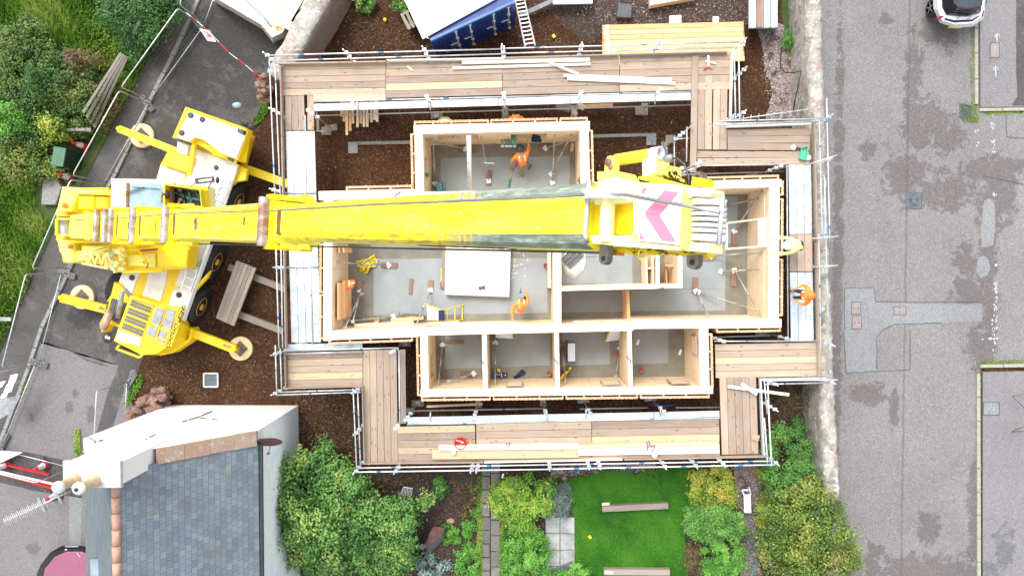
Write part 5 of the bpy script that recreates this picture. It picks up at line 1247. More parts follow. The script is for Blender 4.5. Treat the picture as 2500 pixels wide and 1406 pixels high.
# ---- upper works
ups = slabp('superstructure', [(150, 458), (262, 458), (275, 515), (300, 600), (310, 664), (283, 665), (249, 646), (152, 641), (143, 600), (134, 585), (135, 520)], 2.0, 2.75, 'crane_yellow', .06)
slabp('slew_frame', [(262, 515), (460, 512), (462, 600), (457, 655), (300, 664), (270, 600)], 2.0, 2.7, 'crane_yellow', .05, ups)
slabp('counterweight', [(150, 456), (200, 458), (170, 515), (140, 520), (137, 516)], 2.75, 3.2, 'pale_yellow', .05, ups)
slabp('counterweight', [(137, 580), (178, 585), (180, 640), (160, 642), (143, 612)], 2.75, 3.1, 'pale_yellow', .05, ups)
for q, z, mt in [([(165, 460), (262, 464), (262, 476), (170, 474)], 3.3, 'pale_yellow'), ([(190, 478), (228, 478), (228, 512), (190, 510)], 3.2, 'crane_yellow'), ([(230, 478), (262, 480), (262, 510), (230, 509)], 3.1, 'crane_yellow'),
                 ([(228, 463), (254, 465), (254, 474), (228, 473)], 3.4, 'pale_yellow'), ([(198, 600), (255, 600), (255, 622), (198, 628)], 3.1, 'pale_yellow'), ([(150, 602), (196, 612), (230, 632), (180, 640)], 3.0, 'pale_yellow'),
                 ([(380, 606), (458, 610), (454, 653), (384, 653)], 3.0, 'crane_yellow'), ([(310, 622), (378, 618), (378, 652), (312, 648)], 2.95, 'pale_yellow')]:
    slabp('equipment_box', q, 2.7, z, mt, .04, ups)
for (x, y, r) in ((161, 502, .09), (174, 602, .09)): m = MB(); m.lathe([(r, 0), (r, .12), (r * .5, .2)], P(x, y, 3.2), n=12); part(m, 'beacon', 'rust_orange', ups)
# winch
slabp('winch_frame', [(137, 530), (182, 530), (182, 577), (137, 577)], 2.9, 3.1, 'crane_yellow', .03, ups)
m = MB(); m.lathe([(.26, -.02), (.26, 0), (.2, .01), (.2, .62), (.26, .63), (.26, .65)], P(160, 576, 3.2), (0, 1, 0), 20); part(m, 'winch_drum', 'steel_grey', ups)
m = MB(); m.beam(P(142, 535, 3.35), P(142, 575, 3.35), .08, .2); m.beam(P(142, 535, 3.35), P(176, 535, 3.35), .06, .2); m.beam(P(142, 575, 3.35), P(176, 575, 3.35), .06, .2); part(m, 'winch_cheek', 'crane_yellow', ups)
# folded lattice jib and gear beside the boom
jib = MB(); tp = [(198, 628), (206, 622), (216, 645), (224, 620), (232, 646), (240, 618), (248, 648), (256, 616), (262, 650)]
for a, b in zip(tp[1:-1], tp[2:]): jib.tube([P(*a, 3.3), P(*b, 3.3)], .03, 6)
jib.tube([P(196, 625, 3.3), P(264, 606, 3.35)], .035, 6); jib.tube([P(200, 643, 3.3), P(264, 656, 3.35)], .035, 6); part(jib, 'lattice_jib', 'lattice_cream')
m = MB(); rs = random.Random(3)
for i in range(26):
    x = rs.uniform(262, 300); y = rs.uniform(606, 662); m.box(P(x, y, 3.1 + rs.uniform(0, .25)), (rs.uniform(.05, .3), rs.uniform(.05, .16), rs.uniform(.1, .25)), rs.choice((0, .2, -.1)))
part(m, 'jib_gear', 'lattice_cream')
m = MB()
for i in range(9): m.beam(P(263, 612 + i * 5, 3.45), P(278, 612 + i * 5, 3.45), .02, .02)
m.beam(P(202, 620, 3.2), P(258, 604, 3.2), .02, .03); part(m, 'jib_cable', 'ink_grey')
m = MB()
for a, b, r in (((305, 612), (392, 604), .05), ((340, 612), (360, 645), .05), ((302, 600), (340, 601), .05), ((172, 590), (300, 588), .06), ((300, 664), (398, 662), .05)): m.tube([P(*a, 3.2), P(*b, 3.2)], r, 8)
part(m, 'hydraulic_hose', 'crane_yellow')
m = MB(); m.tube([P(343, 612, 3.3), P(385, 609, 3.3)], .03, 6); m.tube([P(350, 640, 3.1), P(362, 645, 3.2), P(358, 655, 3.1)], .02, 6); part(m, 'hose', 'rust_brown')
# operator cab
cab = slabp('operator_cab', [(270, 436), (395, 438), (440, 445), (507, 455), (507, 514), (268, 516)], 2.95, 3.55, 'cream_yellow', .05)
slabp('cab_panel', [(273, 441), (309, 445), (308, 512), (271, 513)], 3.55, 3.58, 'cream_yellow', .01, cab)
m = MB(); m.beam(P(312, 446, 3.58), P(311, 512, 3.58), .09, .03); part(m, 'cab_trim', 'rust_brown', cab)
slabp('roof_window', [(317, 448), (390, 447), (402, 459), (402, 511), (316, 512)], 3.55, 3.59, 'glass_blue', .01, cab)
slabp('window_frame', [(405, 448), (507, 458), (507, 514), (405, 514)], 3.55, 3.6, 'crane_yellow', .02, cab)
slabp('cab_interior', [(413, 453), (498, 465), (503, 508), (411, 508)], 3.45, 3.61, 'black_plastic', 0, cab)
m = MB()
for a, b in (((414, 455), (412, 507)), ((418, 458), (500, 468)), ((420, 468), (450, 478)), ((445, 460), (452, 505)), ((462, 470), (470, 506)), ((478, 470), (500, 500)), ((455, 482), (498, 490))): m.beam(P(*a, 3.66), P(*b, 3.66), .05, .04)
part(m, 'cab_frame', 'teal_plastic', cab)
m = MB(); m.prism(PP([(414, 454), (497, 466), (502, 507), (413, 507)], 4.3), 4.285, 4.3); part(m, 'roof_glass', 'glass_clear', cab)
m = MB()
for q in ([(413, 453), (498, 465)], [(498, 465), (503, 508)], [(503, 508), (411, 508)], [(411, 508), (413, 453)]): m.beam(P(*q[0], 3.92), P(*q[1], 3.92), .04, .62)
part(m, 'glass_frame', 'crane_yellow', cab)
m = MB()
for a, b in (((352, 457), (296, 473)), ((354, 460), (300, 477)), ((324, 457), (390, 462)), ((478, 470), (500, 498)), ((482, 468), (503, 494))): m.tube([P(*a, 3.66), P(*b, 3.66)], .012, 5)
part(m, 'wiper', 'ink_black', cab)
m = MB(); m.beam(P(397, 477, 3.62), P(397, 495, 3.62), .08, .05); part(m, 'handle', 'dark_steel', cab)
m = MB(); m.tube([P(448, 448, 3.5), P(465, 456, 3.6), P(478, 446, 3.6)], .018, 5); m.tube([P(516, 446, 3.6), P(508, 460, 3.5), P(500, 456, 3.5)], .018, 5); a_ = part(m, 'mirror_arm', 'black_plastic', cab)
m = MB(); m.beam(P(478, 443, 3.65), P(522, 438, 3.65), .18, .1); m.ball(P(531, 440, 3.65), (.07, .12, .08), 8); mm_ = part(m, 'mirror', 'black_plastic', a_)
slabp('mirror_glass', [(484, 440), (518, 435), (516, 441), (486, 445)], 3.7, 3.715, 'chrome', 0, a_)

# ---- telescopic boom: straight line from the pivot up to the head
B0 = Vector((-15.4, 1.41, 3.0)); B1 = Vector((.455, .375, 22.0))
bd = (B1 - B0).normalized(); bs = bd.cross(Vector((0, 0, 1))).normalized(); bn = bs.cross(bd).normalized()   # bs: to the right-down side, bn: up off the top face
BL = (B1 - B0).length
def bp(t, s_=0, n_=0): return B0 + bd * (BL * t) + bs * s_ + bn * n_
def section(name, t0, t1, w_, h, c, mats=('boom_yellow', 'boom_edge'), drop=0, parent=crane, edge=1):
    """rounded box tube; top face centre on the boom line, lowered by drop"""
    prof = [(-w_ / 2 + c, 0), (w_ / 2 - c, 0), (w_ / 2 - c * .35, -c * .3), (w_ / 2, -c), (w_ / 2, -h + c), (w_ / 2 - c, -h), (-w_ / 2 + c, -h), (-w_ / 2, -h + c), (-w_ / 2, -c), (-w_ / 2 + c * .35, -c * .3)]
    m = MB(); n_ = len(prof); K = max(1, int((t1 - t0) * BL / 1.0)); tt = random.random()
    rings = [[bp(t0 + (t1 - t0) * k / K, x, y - drop) for x, y in prof] for k in range(K + 1)]
    vs = [v for r_ in rings for v in r_]
    for k in range(K):
        for i in range(n_):
            j = (i + 1) % n_; mi = edge if i in (1, 2, 8, 9) else 0
            m.add([rings[k][i], rings[k][j], rings[k + 1][j], rings[k + 1][i]], [(0, 1, 2, 3)], mi, None, tt)
    m.add(rings[0], [list(range(n_))[::-1]], 0); m.add(rings[-1], [list(range(n_))], 0)
    return m.build(name, list(mats), parent)
boom = section('boom_base', .0, .30, .80, .95, .10, drop=.0)
SEC = [(.28, .335, .74, .88, .02), (.335, .436, .68, .80, .05), (.436, .552, .62, .74, .08), (.552, .765, .56, .66, .11), (.765, 1.0, .475, .56, .12)]
SEC = [(a, b, w_, h, 0) for a, b, w_, h, d in SEC]
for i, (a, b, w_, h, dr) in enumerate(SEC):
    sc_ = section('boom_section', a, b, w_, h, .10 if i == 4 else .06, ('boom_yellow', 'grease' if i == 4 else 'boom_edge'), dr, boom)
    if i < 4:
        cw = w_ + .05
        # collar at the outer end
        m = MB(); m.obox(bp(b - .006, 0, -.02), bd * .09, bs * (cw / 2), bn * .05, 0); m.obox(bp(b - .006, cw / 2 + .03, -.25), bd * .12, bs * .035, bn * .30, 0); m.obox(bp(b - .006, -cw / 2 - .03, -.25), bd * .12, bs * .035, bn * .30, 0)
        m.obox(bp(b + .005, 0, -.03), bd * .05, bs * (cw / 2 - .14), bn * .045, 1); part(m, 'collar', ['crane_yellow', 'rust_brown'], sc_)
        m = MB(); m.lathe([(.085, 0), (.085, cw + .05)], bp(b - .010, -cw / 2 - .025, .07), bs, 14); part(m, 'roller', 'roller_grey', sc_)
        rs = random.Random(i)
        for k in range(5):
            for sg_ in (-1, 1): m = MB(); m.obox(bp(b - .02 + .012 * k, sg_ * (w_ / 2 + .03 + rs.uniform(0, .02)), -.12), bd * .07, bs * .03, bn * .05); part(m, 'pad_bracket', 'boom_yellow', sc_)
m = MB()
for t_, x in ((.215, -.12), (.22, .05), (.225, -.04), (.235, .1), (.23, -.15), (.24, 0)):
    for k in range(3): m.obox(bp(t_, x + .05 * k - .1, .006), bd * .03, bs * .016, bn * .004)
m.obox(bp(.392, 0, .006), bd * .02, bs * .07, bn * .004); m.obox(bp(.50, 0, .006), bd * .02, bs * .08, bn * .004); m.obox(bp(.715, -.02, .006), bd * .018, bs * .06, bn * .004)
part(m, 'inspection_slot', 'ink_black', boom)
m = MB(); m.lathe([(.11, 0), (.11, .012), (.07, .02), (.07, .01), (0, .01)], bp(.615, 0, 0), bn, 18); part(m, 'inspection_cap', 'rust_metal', boom)
for t_ in (.245, .295):
    m = MB(); m.lathe([(.08, 0), (.08, .86)], bp(t_, -.43, .09), bs, 12); part(m, 'roller', 'roller_grey', boom)
m = MB(); m.obox(bp(.10, 0, .03), bd * 1.2, bs * .36, bn * .03); m.obox(bp(.18, 0, .05), bd * .12, bs * .4, bn * .05); part(m, 'boom_foot', 'pale_yellow', boom)
# luffing ram under the boom
m = MB(); m.tube([Vector((-13.2, .95, 2.6)), bp(.30, 0, -.95)], .16, 14); part(m, 'lift_ram', 'crane_yellow'); m = MB(); m.tube([Vector((-13.6, .95, 2.3)), Vector((-12.9, .95, 2.9))], .22, 12); part(m, 'ram_base', 'crane_yellow')
# side lettering low on the outer section
m = MB(); rs = random.Random(9)
text('CAPACITY', bp(.925, .475 / 2 + .004, -.30), Matrix((bd, bn, bs)).transposed().to_4x4(), .30, 'rust_brown', 'lettering', boom)

def BPX(px, py, off=0.0):
    """where the sight line of a photo position meets the plane of the boom's top face, raised by off"""
    d = ray(px, py); p0 = B0 + bn * off; t = (p0 - CAMP).dot(bn) / d.dot(bn); return CAMP + d * t
def plate(name, px, off, th, mat, parent, ch=0):
    m = MB(); top = [BPX(x, y, off) for x, y in px]; bot = [p - bn * th for p in top]; m.hull(bot, top); return m.build(name, mat, parent)
# hoist rope over the boom and second cable along its side
m = MB(); m.tube([BPX(x, y, .10) for x, y in ((180, 537), (300, 532), (440, 521), (680, 514), (900, 500), (1240, 486), (1380, 479), (1440, 475), (1490, 473), (1530, 476), (1560, 482), (1660, 500), (1758, 519))], [.012] * 3 + [.011] * 10, 6); part(m, 'hoist_rope', 'steel_grey')
m = MB(); m.tube([BPX(x, y, -.5) for x, y in ((300, 592), (560, 597), (735, 601), (1000, 607), (1200, 611), (1470, 617))], .010, 6); part(m, 'tie_cable', 'dark_steel')
# ---- boom head
head = plate('boom_head', [(1440, 492), (1450, 445), (1510, 436), (1560, 445), (1668, 452), (1672, 610), (1560, 604), (1500, 592), (1445, 590)], -.10, .40, 'cream_yellow', crane)
for i, q in enumerate(([(1452, 500), (1444, 470), (1470, 440), (1500, 432), (1548, 444), (1562, 462), (1545, 470), (1545, 492)], [(1440, 575), (1545, 575), (1562, 560), (1668, 598), (1662, 612), (1500, 600), (1448, 594)], [(1545, 466), (1672, 452), (1664, 604), (1541, 590), (1547, 560)])):
    plate('head_plate', q, .02, .14, 'cream_yellow', head)
plate('head_well', [(1446, 492), (1546, 492), (1543, 572), (1445, 574)], -.07, .05, 'crane_yellow', head)
m = MB(); a = BPX(1486, 455, .02); b = BPX(1480, 590, .02); m.lathe([(.05, 0), (.05, (b - a).length)], a, b - a, 20); part(m, 'head_pin', 'cream_yellow', head)
m = MB(); a = BPX(1486, 468, .06); m.lathe([(.0, -.012), (.14, -.014), (.19, -.03), (.20, -.03), (.17, 0), (.20, .03), (.19, .03), (.14, .014), (.0, .012)], BPX(1490, 480, -.02), bs, 32); part(m, 'guide_sheave', 'white_plain', head)
wp_ = plate('marker_board', [(1562, 460), (1665, 466), (1658, 598), (1558, 588)], .035, .012, 'white_plain', head)
def ch(px): return [(1400 + x / 4.26, 350 + y / 4.26) for x, y in px]
for q in ([(715, 465), (768, 465), (710, 530)], [(945, 490), (1088, 508), (890, 742), (735, 728)], [(740, 738), (888, 746), (1062, 1018), (918, 1008)], [(690, 925), (740, 995), (688, 998)]):
    plate('chevron', ch(q), .045, .004, 'chevron_pink', wp_)
plate('head_cap', ch([(1150, 440), (1195, 460), (1200, 540), (1190, 1070), (1110, 1110), (1112, 800)]), .05, .12, 'pale_yellow', head)
plate('head_arm', ch([(1160, 460), (1440, 478), (1445, 520), (1410, 556), (1225, 552), (1195, 570)]), .06, .12, 'cream_yellow', head)
plate('head_arm', ch([(1200, 1015), (1270, 1030), (1410, 1040), (1408, 1135), (1110, 1105), (1115, 1060)]), .03, .12, 'cream_yellow', head)
ys = [610, 682, 735, 790, 850, 905, 980]
for i, y in enumerate(ys):
    a = BPX(1400 + 1200 / 4.26, 350 + y / 4.26, -.02); b = BPX(1400 + 1520 / 4.26, 350 + (y + 10) / 4.26, -.02); c = (a + b) / 2
    ax = bs; r = (b - a).length / 2
    m = MB(); th = .011 if 0 < i < 6 else .02; m.lathe([(0, -th * .6), (r * .8, -th * .6), (r, -th), (r * .93, 0), (r, th), (r * .8, th * .6), (0, th * .6)], c - bn * r * .4, ax, 32); part(m, 'sheave', 'white_plain', head)
m = MB(); m.tube([BPX(1400 + 1552 / 4.26, 350 + 550 / 4.26, .04), BPX(1400 + 1510 / 4.26, 350 + 1055 / 4.26, .04)], .016, 8); part(m, 'sheave_bar', 'aluminium', head)
m = MB(); m.tube([BPX(1437, 440, .06), BPX(1433, 520, .06), BPX(1428, 575, .06), BPX(1433, 592, .02)], .018, 8); part(m, 'rope_guard', 'aluminium', head)
def lug(px, py, ex, ey, w_, name='lug', mat='pad_steel', hole=True, off=-.1):
    """flat eye plate from px,py out to ex,ey"""
    a = BPX(px, py, off); b = BPX(ex, ey, off); d = (b - a).normalized(); s = d.cross(bn).normalized() * w_ / 2; pts = [a + s]
    for k in range(7):
        an = -PI / 2 + PI * k / 6; pts.append(b - d * w_ / 2 + d * math.cos(an) * w_ / 2 - s * math.sin(an))
    pts.append(a - s); m = MB(); m.hull([p - bn * .05 for p in pts], pts); o_ = part(m, name, mat, head)
    if hole: m = MB(); c = b - d * w_ / 2; m.lathe([(w_ * .22, 0), (w_ * .22, .004)], c, bn, 14); part(m, 'pin_hole', 'ink_black', o_)
lug(1487, 432, 1489, 380, .092, mat='pale_yellow'); 
m = MB(); m.lathe([(.03, 0), (.028, .006), (.0, .006)], BPX(1484, 396, -.095), bn, 9); m.lathe([(.024, 0), (.02, .006), (.0, .006)], BPX(1491, 408, -.095), bn, 8); part(m, 'worn_paint', 'rust_metal', head)
lug(1475, 598, 1472, 646, .085, mat='pad_steel'); lug(1690, 622, 1690, 657, .085, mat='pad_steel'); lug(1700, 452, 1704, 418, .085, mat='pad_steel', off=-.15)
plate('lug_block', [(1690, 432), (1720, 436), (1718, 455), (1688, 452)], -.12, .1, 'crane_yellow', head)
plate('pivot_block', ch([(250, 295), (440, 290), (480, 360), (600, 500), (440, 430), (290, 440), (245, 370)]), .0, .2, 'pale_yellow', head)
plate('pivot_ear', ch([(440, 295), (510, 300), (508, 340), (440, 335)]), -.15, .1, 'rust_orange', head)
m = MB(); tl_ = (BPX(1596, 377, -.25) - BPX(1505, 391, -.25)).length; m.lathe([(.042, 0), (.042, tl_)], BPX(1505, 391, -.25), BPX(1614, 374, -.25) - BPX(1505, 391, -.25), 16); t_ = part(m, 'head_tube', 'boom_yellow', head)
m = MB(); m.lathe([(.046, 0), (.046, .075), (.034, .075), (.030, .01), (0, .01)], BPX(1592, 377, -.25), BPX(1614, 374, -.25) - BPX(1505, 391, -.25), 16); part(m, 'tube_end', 'wrap_grey', t_)
plate('side_box', ch([(730, 140), (850, 150), (855, 290), (800, 370), (720, 365), (715, 215)]), -.22, .15, 'cream_yellow', head)
plate('side_plate', ch([(765, 150), (850, 150), (840, 300), (770, 340)]), -.21, .01, 'deck_white', head)
plate('control_box', ch([(850, 205), (975, 225), (975, 340), (850, 320)]), -.25, .15, 'pale_yellow', head)
plate('hose_tray', ch([(680, 345), (810, 340), (1150, 430), (1160, 455), (800, 400), (670, 370)]), -.12, .12, 'boom_yellow', head)
def hosepack(pts, n_, sp, mats, seed, off=-.2, r=.006):
    rs = random.Random(seed)
    for mt in mats:
        m = MB()
        for _ in range(n_):
            k = rs.randint(0, len(pts) - 2); a = pts[k]; b = pts[k + 1]; P_ = []
            for j in range(5):
                q = lerp2(a, b, j / 4); P_.append(BPX(q[0] + rs.uniform(-sp, sp), q[1] + rs.uniform(-sp, sp), off + rs.uniform(-.06, .06)))
            m.tube(P_, r * rs.uniform(.6, 1.6), 5)
        part(m, 'hydraulic_hose', mt, head)
hosepack([(1625, 430), (1645, 425), (1670, 450)], 9, 7, ('boom_yellow', 'rust_brown', 'black_plastic'), 5)
hosepack([(1490, 610), (1560, 612), (1620, 614), (1690, 618)], 12, 6, ('boom_yellow', 'rust_brown', 'dark_steel', 'crane_yellow'), 6, -.25)
plate('valve_block', ch([(380, 1110), (450, 1115), (450, 1165), (378, 1160)]), -.2, .08, 'rust_orange', head)
for i, q in enumerate(([(455, 1080), (620, 1090), (615, 1160), (460, 1130)], [(640, 1090), (860, 1100), (850, 1160), (660, 1150)], [(1040, 1120), (1390, 1140), (1385, 1185), (1120, 1175)])): plate('valve_block', ch(q), -.22, .08, 'crane_yellow', head)
m = MB(); c = BPX(1568, 621, -.15); pr = [c + (bd * math.cos(a) + bs * math.sin(a)) * .035 for a in [2 * PI * k / 12 for k in range(13)]]; m.tube(pr, .006, 5); part(m, 'rope_ring', 'boom_yellow', head)
m = MB(); m.tube([BPX(1630, 386, -.2), BPX(1655, 388, -.2), BPX(1672, 403, -.2), BPX(1681, 430, -.2), BPX(1682, 455, -.2)], .006, 6); part(m, 'sensor_cable', 'dark_steel', head)
m = MB(); m.lathe([(.02, 0), (.028, .02), (.028, .06), (.012, .07)], BPX(1622, 388, -.2), bd, 10); part(m, 'sensor', 'steel_grey', head)
# ------------------------------------------------------------------ people
def person(pos, yaw, label, lean=0., hl=None, hr=None, step=.0, jacket='hi_vis_orange', legs='trousers_dark', hat='helmet_orange', sit=False, scale=1., holding=None, headturn=0., arm='same', bands=True, hipdrop=0.):
    """local frame: +y is where the person faces, x to the right; hl/hr hand targets relative to the shoulders' mid point at ground level"""
    root = thing('person', pos, label, 'person', rz=yaw)
    hz = .92 - hipdrop
    sy, cy = math.sin(lean), math.cos(lean)
    hip = Vector((0, -.10 * sy, hz)); sp = hip + Vector((0, sy * .22, cy * .22)); ch = hip + Vector((0, sy * .42, cy * .42))
    nk = ch + Vector((0, sy * .12, cy * .12)); l2 = lean * .55
    hd = nk + Vector((0, math.sin(l2) * .10 + .02, math.cos(l2) * .10)); ht = hd + Vector((0, math.sin(l2) * .10, math.cos(l2) * .10))
    V = []; E = []; R = []; B = []
    def vt(p, r, b): V.append(p); R.append(r); B.append(b); return len(V) - 1
    def ed(a, b): E.append((a, b))
    i_hip = vt(hip, (.155, .12), 'L'); i_sp = vt(sp, (.17, .125), 'T'); i_ch = vt(ch, (.205, .145), 'T'); i_nk = vt(nk, (.065, .065), 'S'); i_hd = vt(hd, (.085, .095), 'S'); i_ht = vt(ht, (.08, .09), 'S')
    for a, b in ((i_hip, i_sp), (i_sp, i_ch), (i_ch, i_nk), (i_nk, i_hd), (i_hd, i_ht)): ed(a, b)
    i_no = vt(hd + Vector((0, .115, -.005)), (.018, .018), 'S'); ed(i_hd, i_no)
    hands = []
    for s, tgt in ((-1, hl), (1, hr)):
        sh = ch + Vector((s * .21, 0, .03)); tgt = Vector(tgt) if tgt is not None else sh + Vector((s * .10, .12, -.55))
        d = tgt - sh; L = min(d.length, .56); w_ = sh + d.normalized() * L; mid = sh.lerp(w_, .5); k = math.sqrt(max(0.0004, .29 ** 2 - (L / 2) ** 2))
        out = Vector((s * .7, -.5, -.5)); out -= out.dot(d.normalized()) * d.normalized(); out.normalize(); el = mid + out * k
        a = vt(sh, (.088, .082), 'A'); b = vt(el, (.062, .06), 'A'); c = vt(w_, (.034, .03), 'A' if arm == 'same' else 'S'); pd = (w_ - el).normalized(); pc = w_ + pd * .07; p_ = vt(pc, (.042, .022), 'S')
        ed(i_ch, a); ed(a, b); ed(b, c); ed(c, p_); hands.append((pc, pd, s))
        if sit: kn = Vector((s * .13, .45, .50)); an = Vector((s * .13, .50, .10)); hp = Vector((s * .10, 0, hz))
        else:
            st = step * s; kn = Vector((s * .11, .04 + st * .45 - hipdrop * .3, .50 - hipdrop * .3)); an = Vector((s * .12, st - .04, .09)); hp = hip + Vector((s * .095, 0, -.05))
        a = vt(hp, (.095, .095), 'L'); b = vt(kn, (.062, .062), 'L'); c = vt(an, (.048, .05), 'L'); t_ = vt(an + Vector((s * .02, .17, -.045)), (.05, .04), 'B'); h_ = vt(an + Vector((0, -.04, -.04)), (.04, .04), 'B')
        ed(i_hip, a); ed(a, b); ed(b, c); ed(c, t_); ed(c, h_)
    me = bpy.data.meshes.new('tmp'); me.from_pydata(V, E, []); o = bpy.data.objects.new('tmp', me); COL.objects.link(o)
    md = o.modifiers.new('s', 'SKIN'); md.use_smooth_shade = True; o.modifiers.new('u', 'SUBSURF').levels = 1
    for i, r in enumerate(R): me.skin_vertices[0].data[i].radius = r
    me.skin_vertices[0].data[0].use_root = True
    dg = bpy.context.evaluated_depsgraph_get(); m2 = bpy.data.meshes.new_from_object(o.evaluated_get(dg)); COL.objects.unlink(o); bpy.data.objects.remove(o)
    mb = MB(); mats = {'T': 0, 'A': 0, 'L': 1, 'B': 2, 'S': 3}
    segs = [(V[a], V[b], B[b] if B[b] != 'T' or B[a] == 'T' else 'T') for a, b in E]
    def near(c):
        best = 9; r = 'T'
        for a, b, k in segs:
            ab = b - a; t = max(0, min(1, (c - a).dot(ab) / max(1e-9, ab.length_squared))); d = (a + ab * t - c).length
            if d < best: best = d; r = k
        return mats[r]
    vs = [v.co.copy() for v in m2.vertices]
    for p in m2.polygons:
        c = sum((vs[i] for i in p.vertices), Vector()) / len(p.vertices); mb.f.append(list(p.vertices)); mb.m.append(near(c)); mb.t.append(.5); mb.sm.append(True); mb.uv.append([(0, 0)] * len(p.vertices))
    mb.v = [tuple(v) for v in vs]
    for pc, pd, s in hands:                     # five fingers, curled
        side = pd.cross(Vector((0, 0, 1)));
        if side.length < .1: side = pd.cross(Vector((1, 0, 0)))
        side.normalize(); dn = pd.cross(side).normalized()
        if dn.z > 0: dn = -dn
        for k, L in enumerate((.060, .075, .080, .070)):
            b = pc + side * (-.030 + .02 * k) + pd * .03; mb.tube([b, b + pd * L * .5 + dn * .008, b + pd * L * .8 + dn * .032, b + pd * L * .75 + dn * .055], [.010, .009, .0085, .006], 6, m=3)
        b = pc - side * .035 * s; mb.tube([b, b - side * .03 * s + pd * .02, b - side * .025 * s + pd * .055 + dn * .02], [.012, .011, .007], 6, m=3)
    old = OFF[root.name]; OFF[root.name] = Vector((0, 0, 0))
    def ch_(m, name, mats_): q = m.build(name, mats_, root); return q
    body = ch_(mb, 'body', [jacket, legs, 'boots_dark', 'skin'])
    up = (ht - hd).normalized(); R_ = .125
    m = MB(); m.lathe([(R_ + .03, .0), (R_ + .03, .012), (R_, .016), (R_ * .96, .05), (R_ * .8, .095), (R_ * .45, .125), (0, .133)], ht - up * .03, up, 18)
    fw = Vector((0, 1, 0)) - up * up.y; fw.normalize()
    m.obox(ht - up * .026 + fw * (R_ + .03), fw * .04, up.cross(fw) * .08, up * .006)
    m.obox(ht + up * .10, fw * .09, up.cross(fw) * .012, up * .012)
    hh = ch_(m, 'helmet', hat)
    m = MB()
    for s in (-1, 1): m.ball(hd + Vector((s * .095, .07 * 0 + .0, .02)), (.03, .045, .05), 8)
    ch_(m, 'ear_defenders', 'red_plastic' if hat == 'helmet_orange' else 'black_plastic')
    m = MB()
    for s in (-1, 1): m.ball(hd + Vector((s * .032, .098, .03)), .012, 6)
    ch_(m, 'eyes', 'ink_black')
    if bands:
        m = MB(); bk = Vector((0, -cy, sy))
        for s in (-1, 1):
            pts = [ch + Vector((s * .10, 0, 0)) + Vector((0, cy, -sy)) * .14 - Vector((0, sy, cy)) * .15, ch + Vector((s * .105, 0, 0)) + Vector((0, sy, cy)) * .11, ch + Vector((s * .10, 0, 0)) + bk * .145, sp + Vector((s * .09, 0, 0)) + bk * .135]
            for a, b in zip(pts[:-1], pts[1:]): m.beam(a, b, .045, .012, up=(0, 0, 1) if abs((b - a).normalized().z) < .9 else (0, 1, 0))
        ch_(m, 'reflective_band', 'white_reflect')
    OFF[root.name] = old; OFF[body.name] = old
    if scale != 1: root.scale = (scale,) * 3
    return root
def at(px, py, zh, z0):
    p = P(px, py, zh); p.z = z0; return p
W = rad(90)
person(at(1259, 279, 1.7, .0), rad(180), 'person in orange jacket and orange helmet standing outside the top wall of the upper room', lean=.25, hl=(-.25, .5, 1.3), hr=(.25, .5, 1.3))
person(at(1077, 284, 1.6, .0), rad(200), 'person in yellow jacket and white helmet half hidden behind the top left wall', lean=.5, jacket='hi_vis_yellow', hat='helmet_white', hl=(-.2, .6, 1.1), hr=(.2, .5, .9), bands=False)
person(P(1276, 405, .06), rad(12), 'person in orange vest and black helmet bending over inside the upper room', lean=.75, hl=(-.42, .1, .75), hr=(.30, .75, 1.15), step=.32, legs='trousers_khaki', hat='helmet_black', arm='skin')
person(P(1273, 733, .06), rad(172), 'person in orange with an orange helmet reaching over the lower wall of the main room', lean=.35, hl=(-.05, -.62, 1.25), hr=(.24, .75, 1.55), step=.1)
person(at(1950, 600, 2.9, DZ + .01), W, 'person in bright yellow jacket and white helmet leaning over the east wall from the deck', lean=1.15, jacket='hi_vis_yellow', hat='helmet_white', hl=(-.22, .75, .7), hr=(.22, .85, .8), bands=False)
person(P(1936, 717, DZ + .01), W, 'person in orange jacket and dark trousers standing on the metal deck east of the house', lean=.05, hl=(-.22, .3, 1.0), hr=(.22, .3, 1.0), step=.08)
op = person(P(432, 482, 3.28), rad(-88), 'person in a checked shirt seated in the crane operator cab', lean=.1, hl=(-.25, .4, .7), hr=(.25, .4, .7), sit=True, jacket='shirt_check', hat='hair_brown', hipdrop=.72, bands=False, scale=.92)
# what they hold
m = MB(); c = P(1261, 398, .75); m.tube([c, c + Vector((-.02, -.16, -.05))], [.05, .035], 8); m.box(c + Vector((0, .03, -.08)), (.06, .09, .16)); m.build('cordless_drill', 'red_glove', label='red cordless drill held by the person in the upper room', cat='tool')
m = MB(); c = P(1271, 714, 1.2); m.tube([c, c + Vector((.0, .16, 0))], .015, 6); m.box(c, (.10, .06, .05)); m.build('nail_gun', 'dark_steel', label='small dark tool held out behind the person in the main room', cat='tool')

# ------------------------------------------------------------------ push pull props inside the house
GP = 'steel props bracing the timber walls'
prop_n = 0
def prop(foot, top, label, zt=1.75, block=None, wh=True):
    a = P(*foot, .12); b = P(*top, zt); t = thing('wall_prop', a, label, 'prop', GP)
    m = MB(); d = b - a; m.tube([a, a + d * .52], .030, 8); m.tube([a + d * .5, b], .024, 8); m.lathe([(.04, -.03), (.04, .05)], a + d * .52, d, 8); m.build('tube', 'prop_steel', t)
    m = MB(); m.box((a.x, a.y, .125 - .0), (.18, .18, .02), random.uniform(0, 1)); m.box((a.x, a.y, .16), (.07, .1, .07)); m.build('foot_plate', 'bench_white' if wh else 'rust_metal', t)
    m = MB(); m.box((b.x, b.y, b.z), (.12, .12, .02)); m.build('top_bracket', 'prop_steel', t)
    if block:
        c = P(block[0], block[1], .085); m = MB(); m.box(c, (block[2], .20, .06), block[3]); m.build('anchor_block', 'block_timber', t)
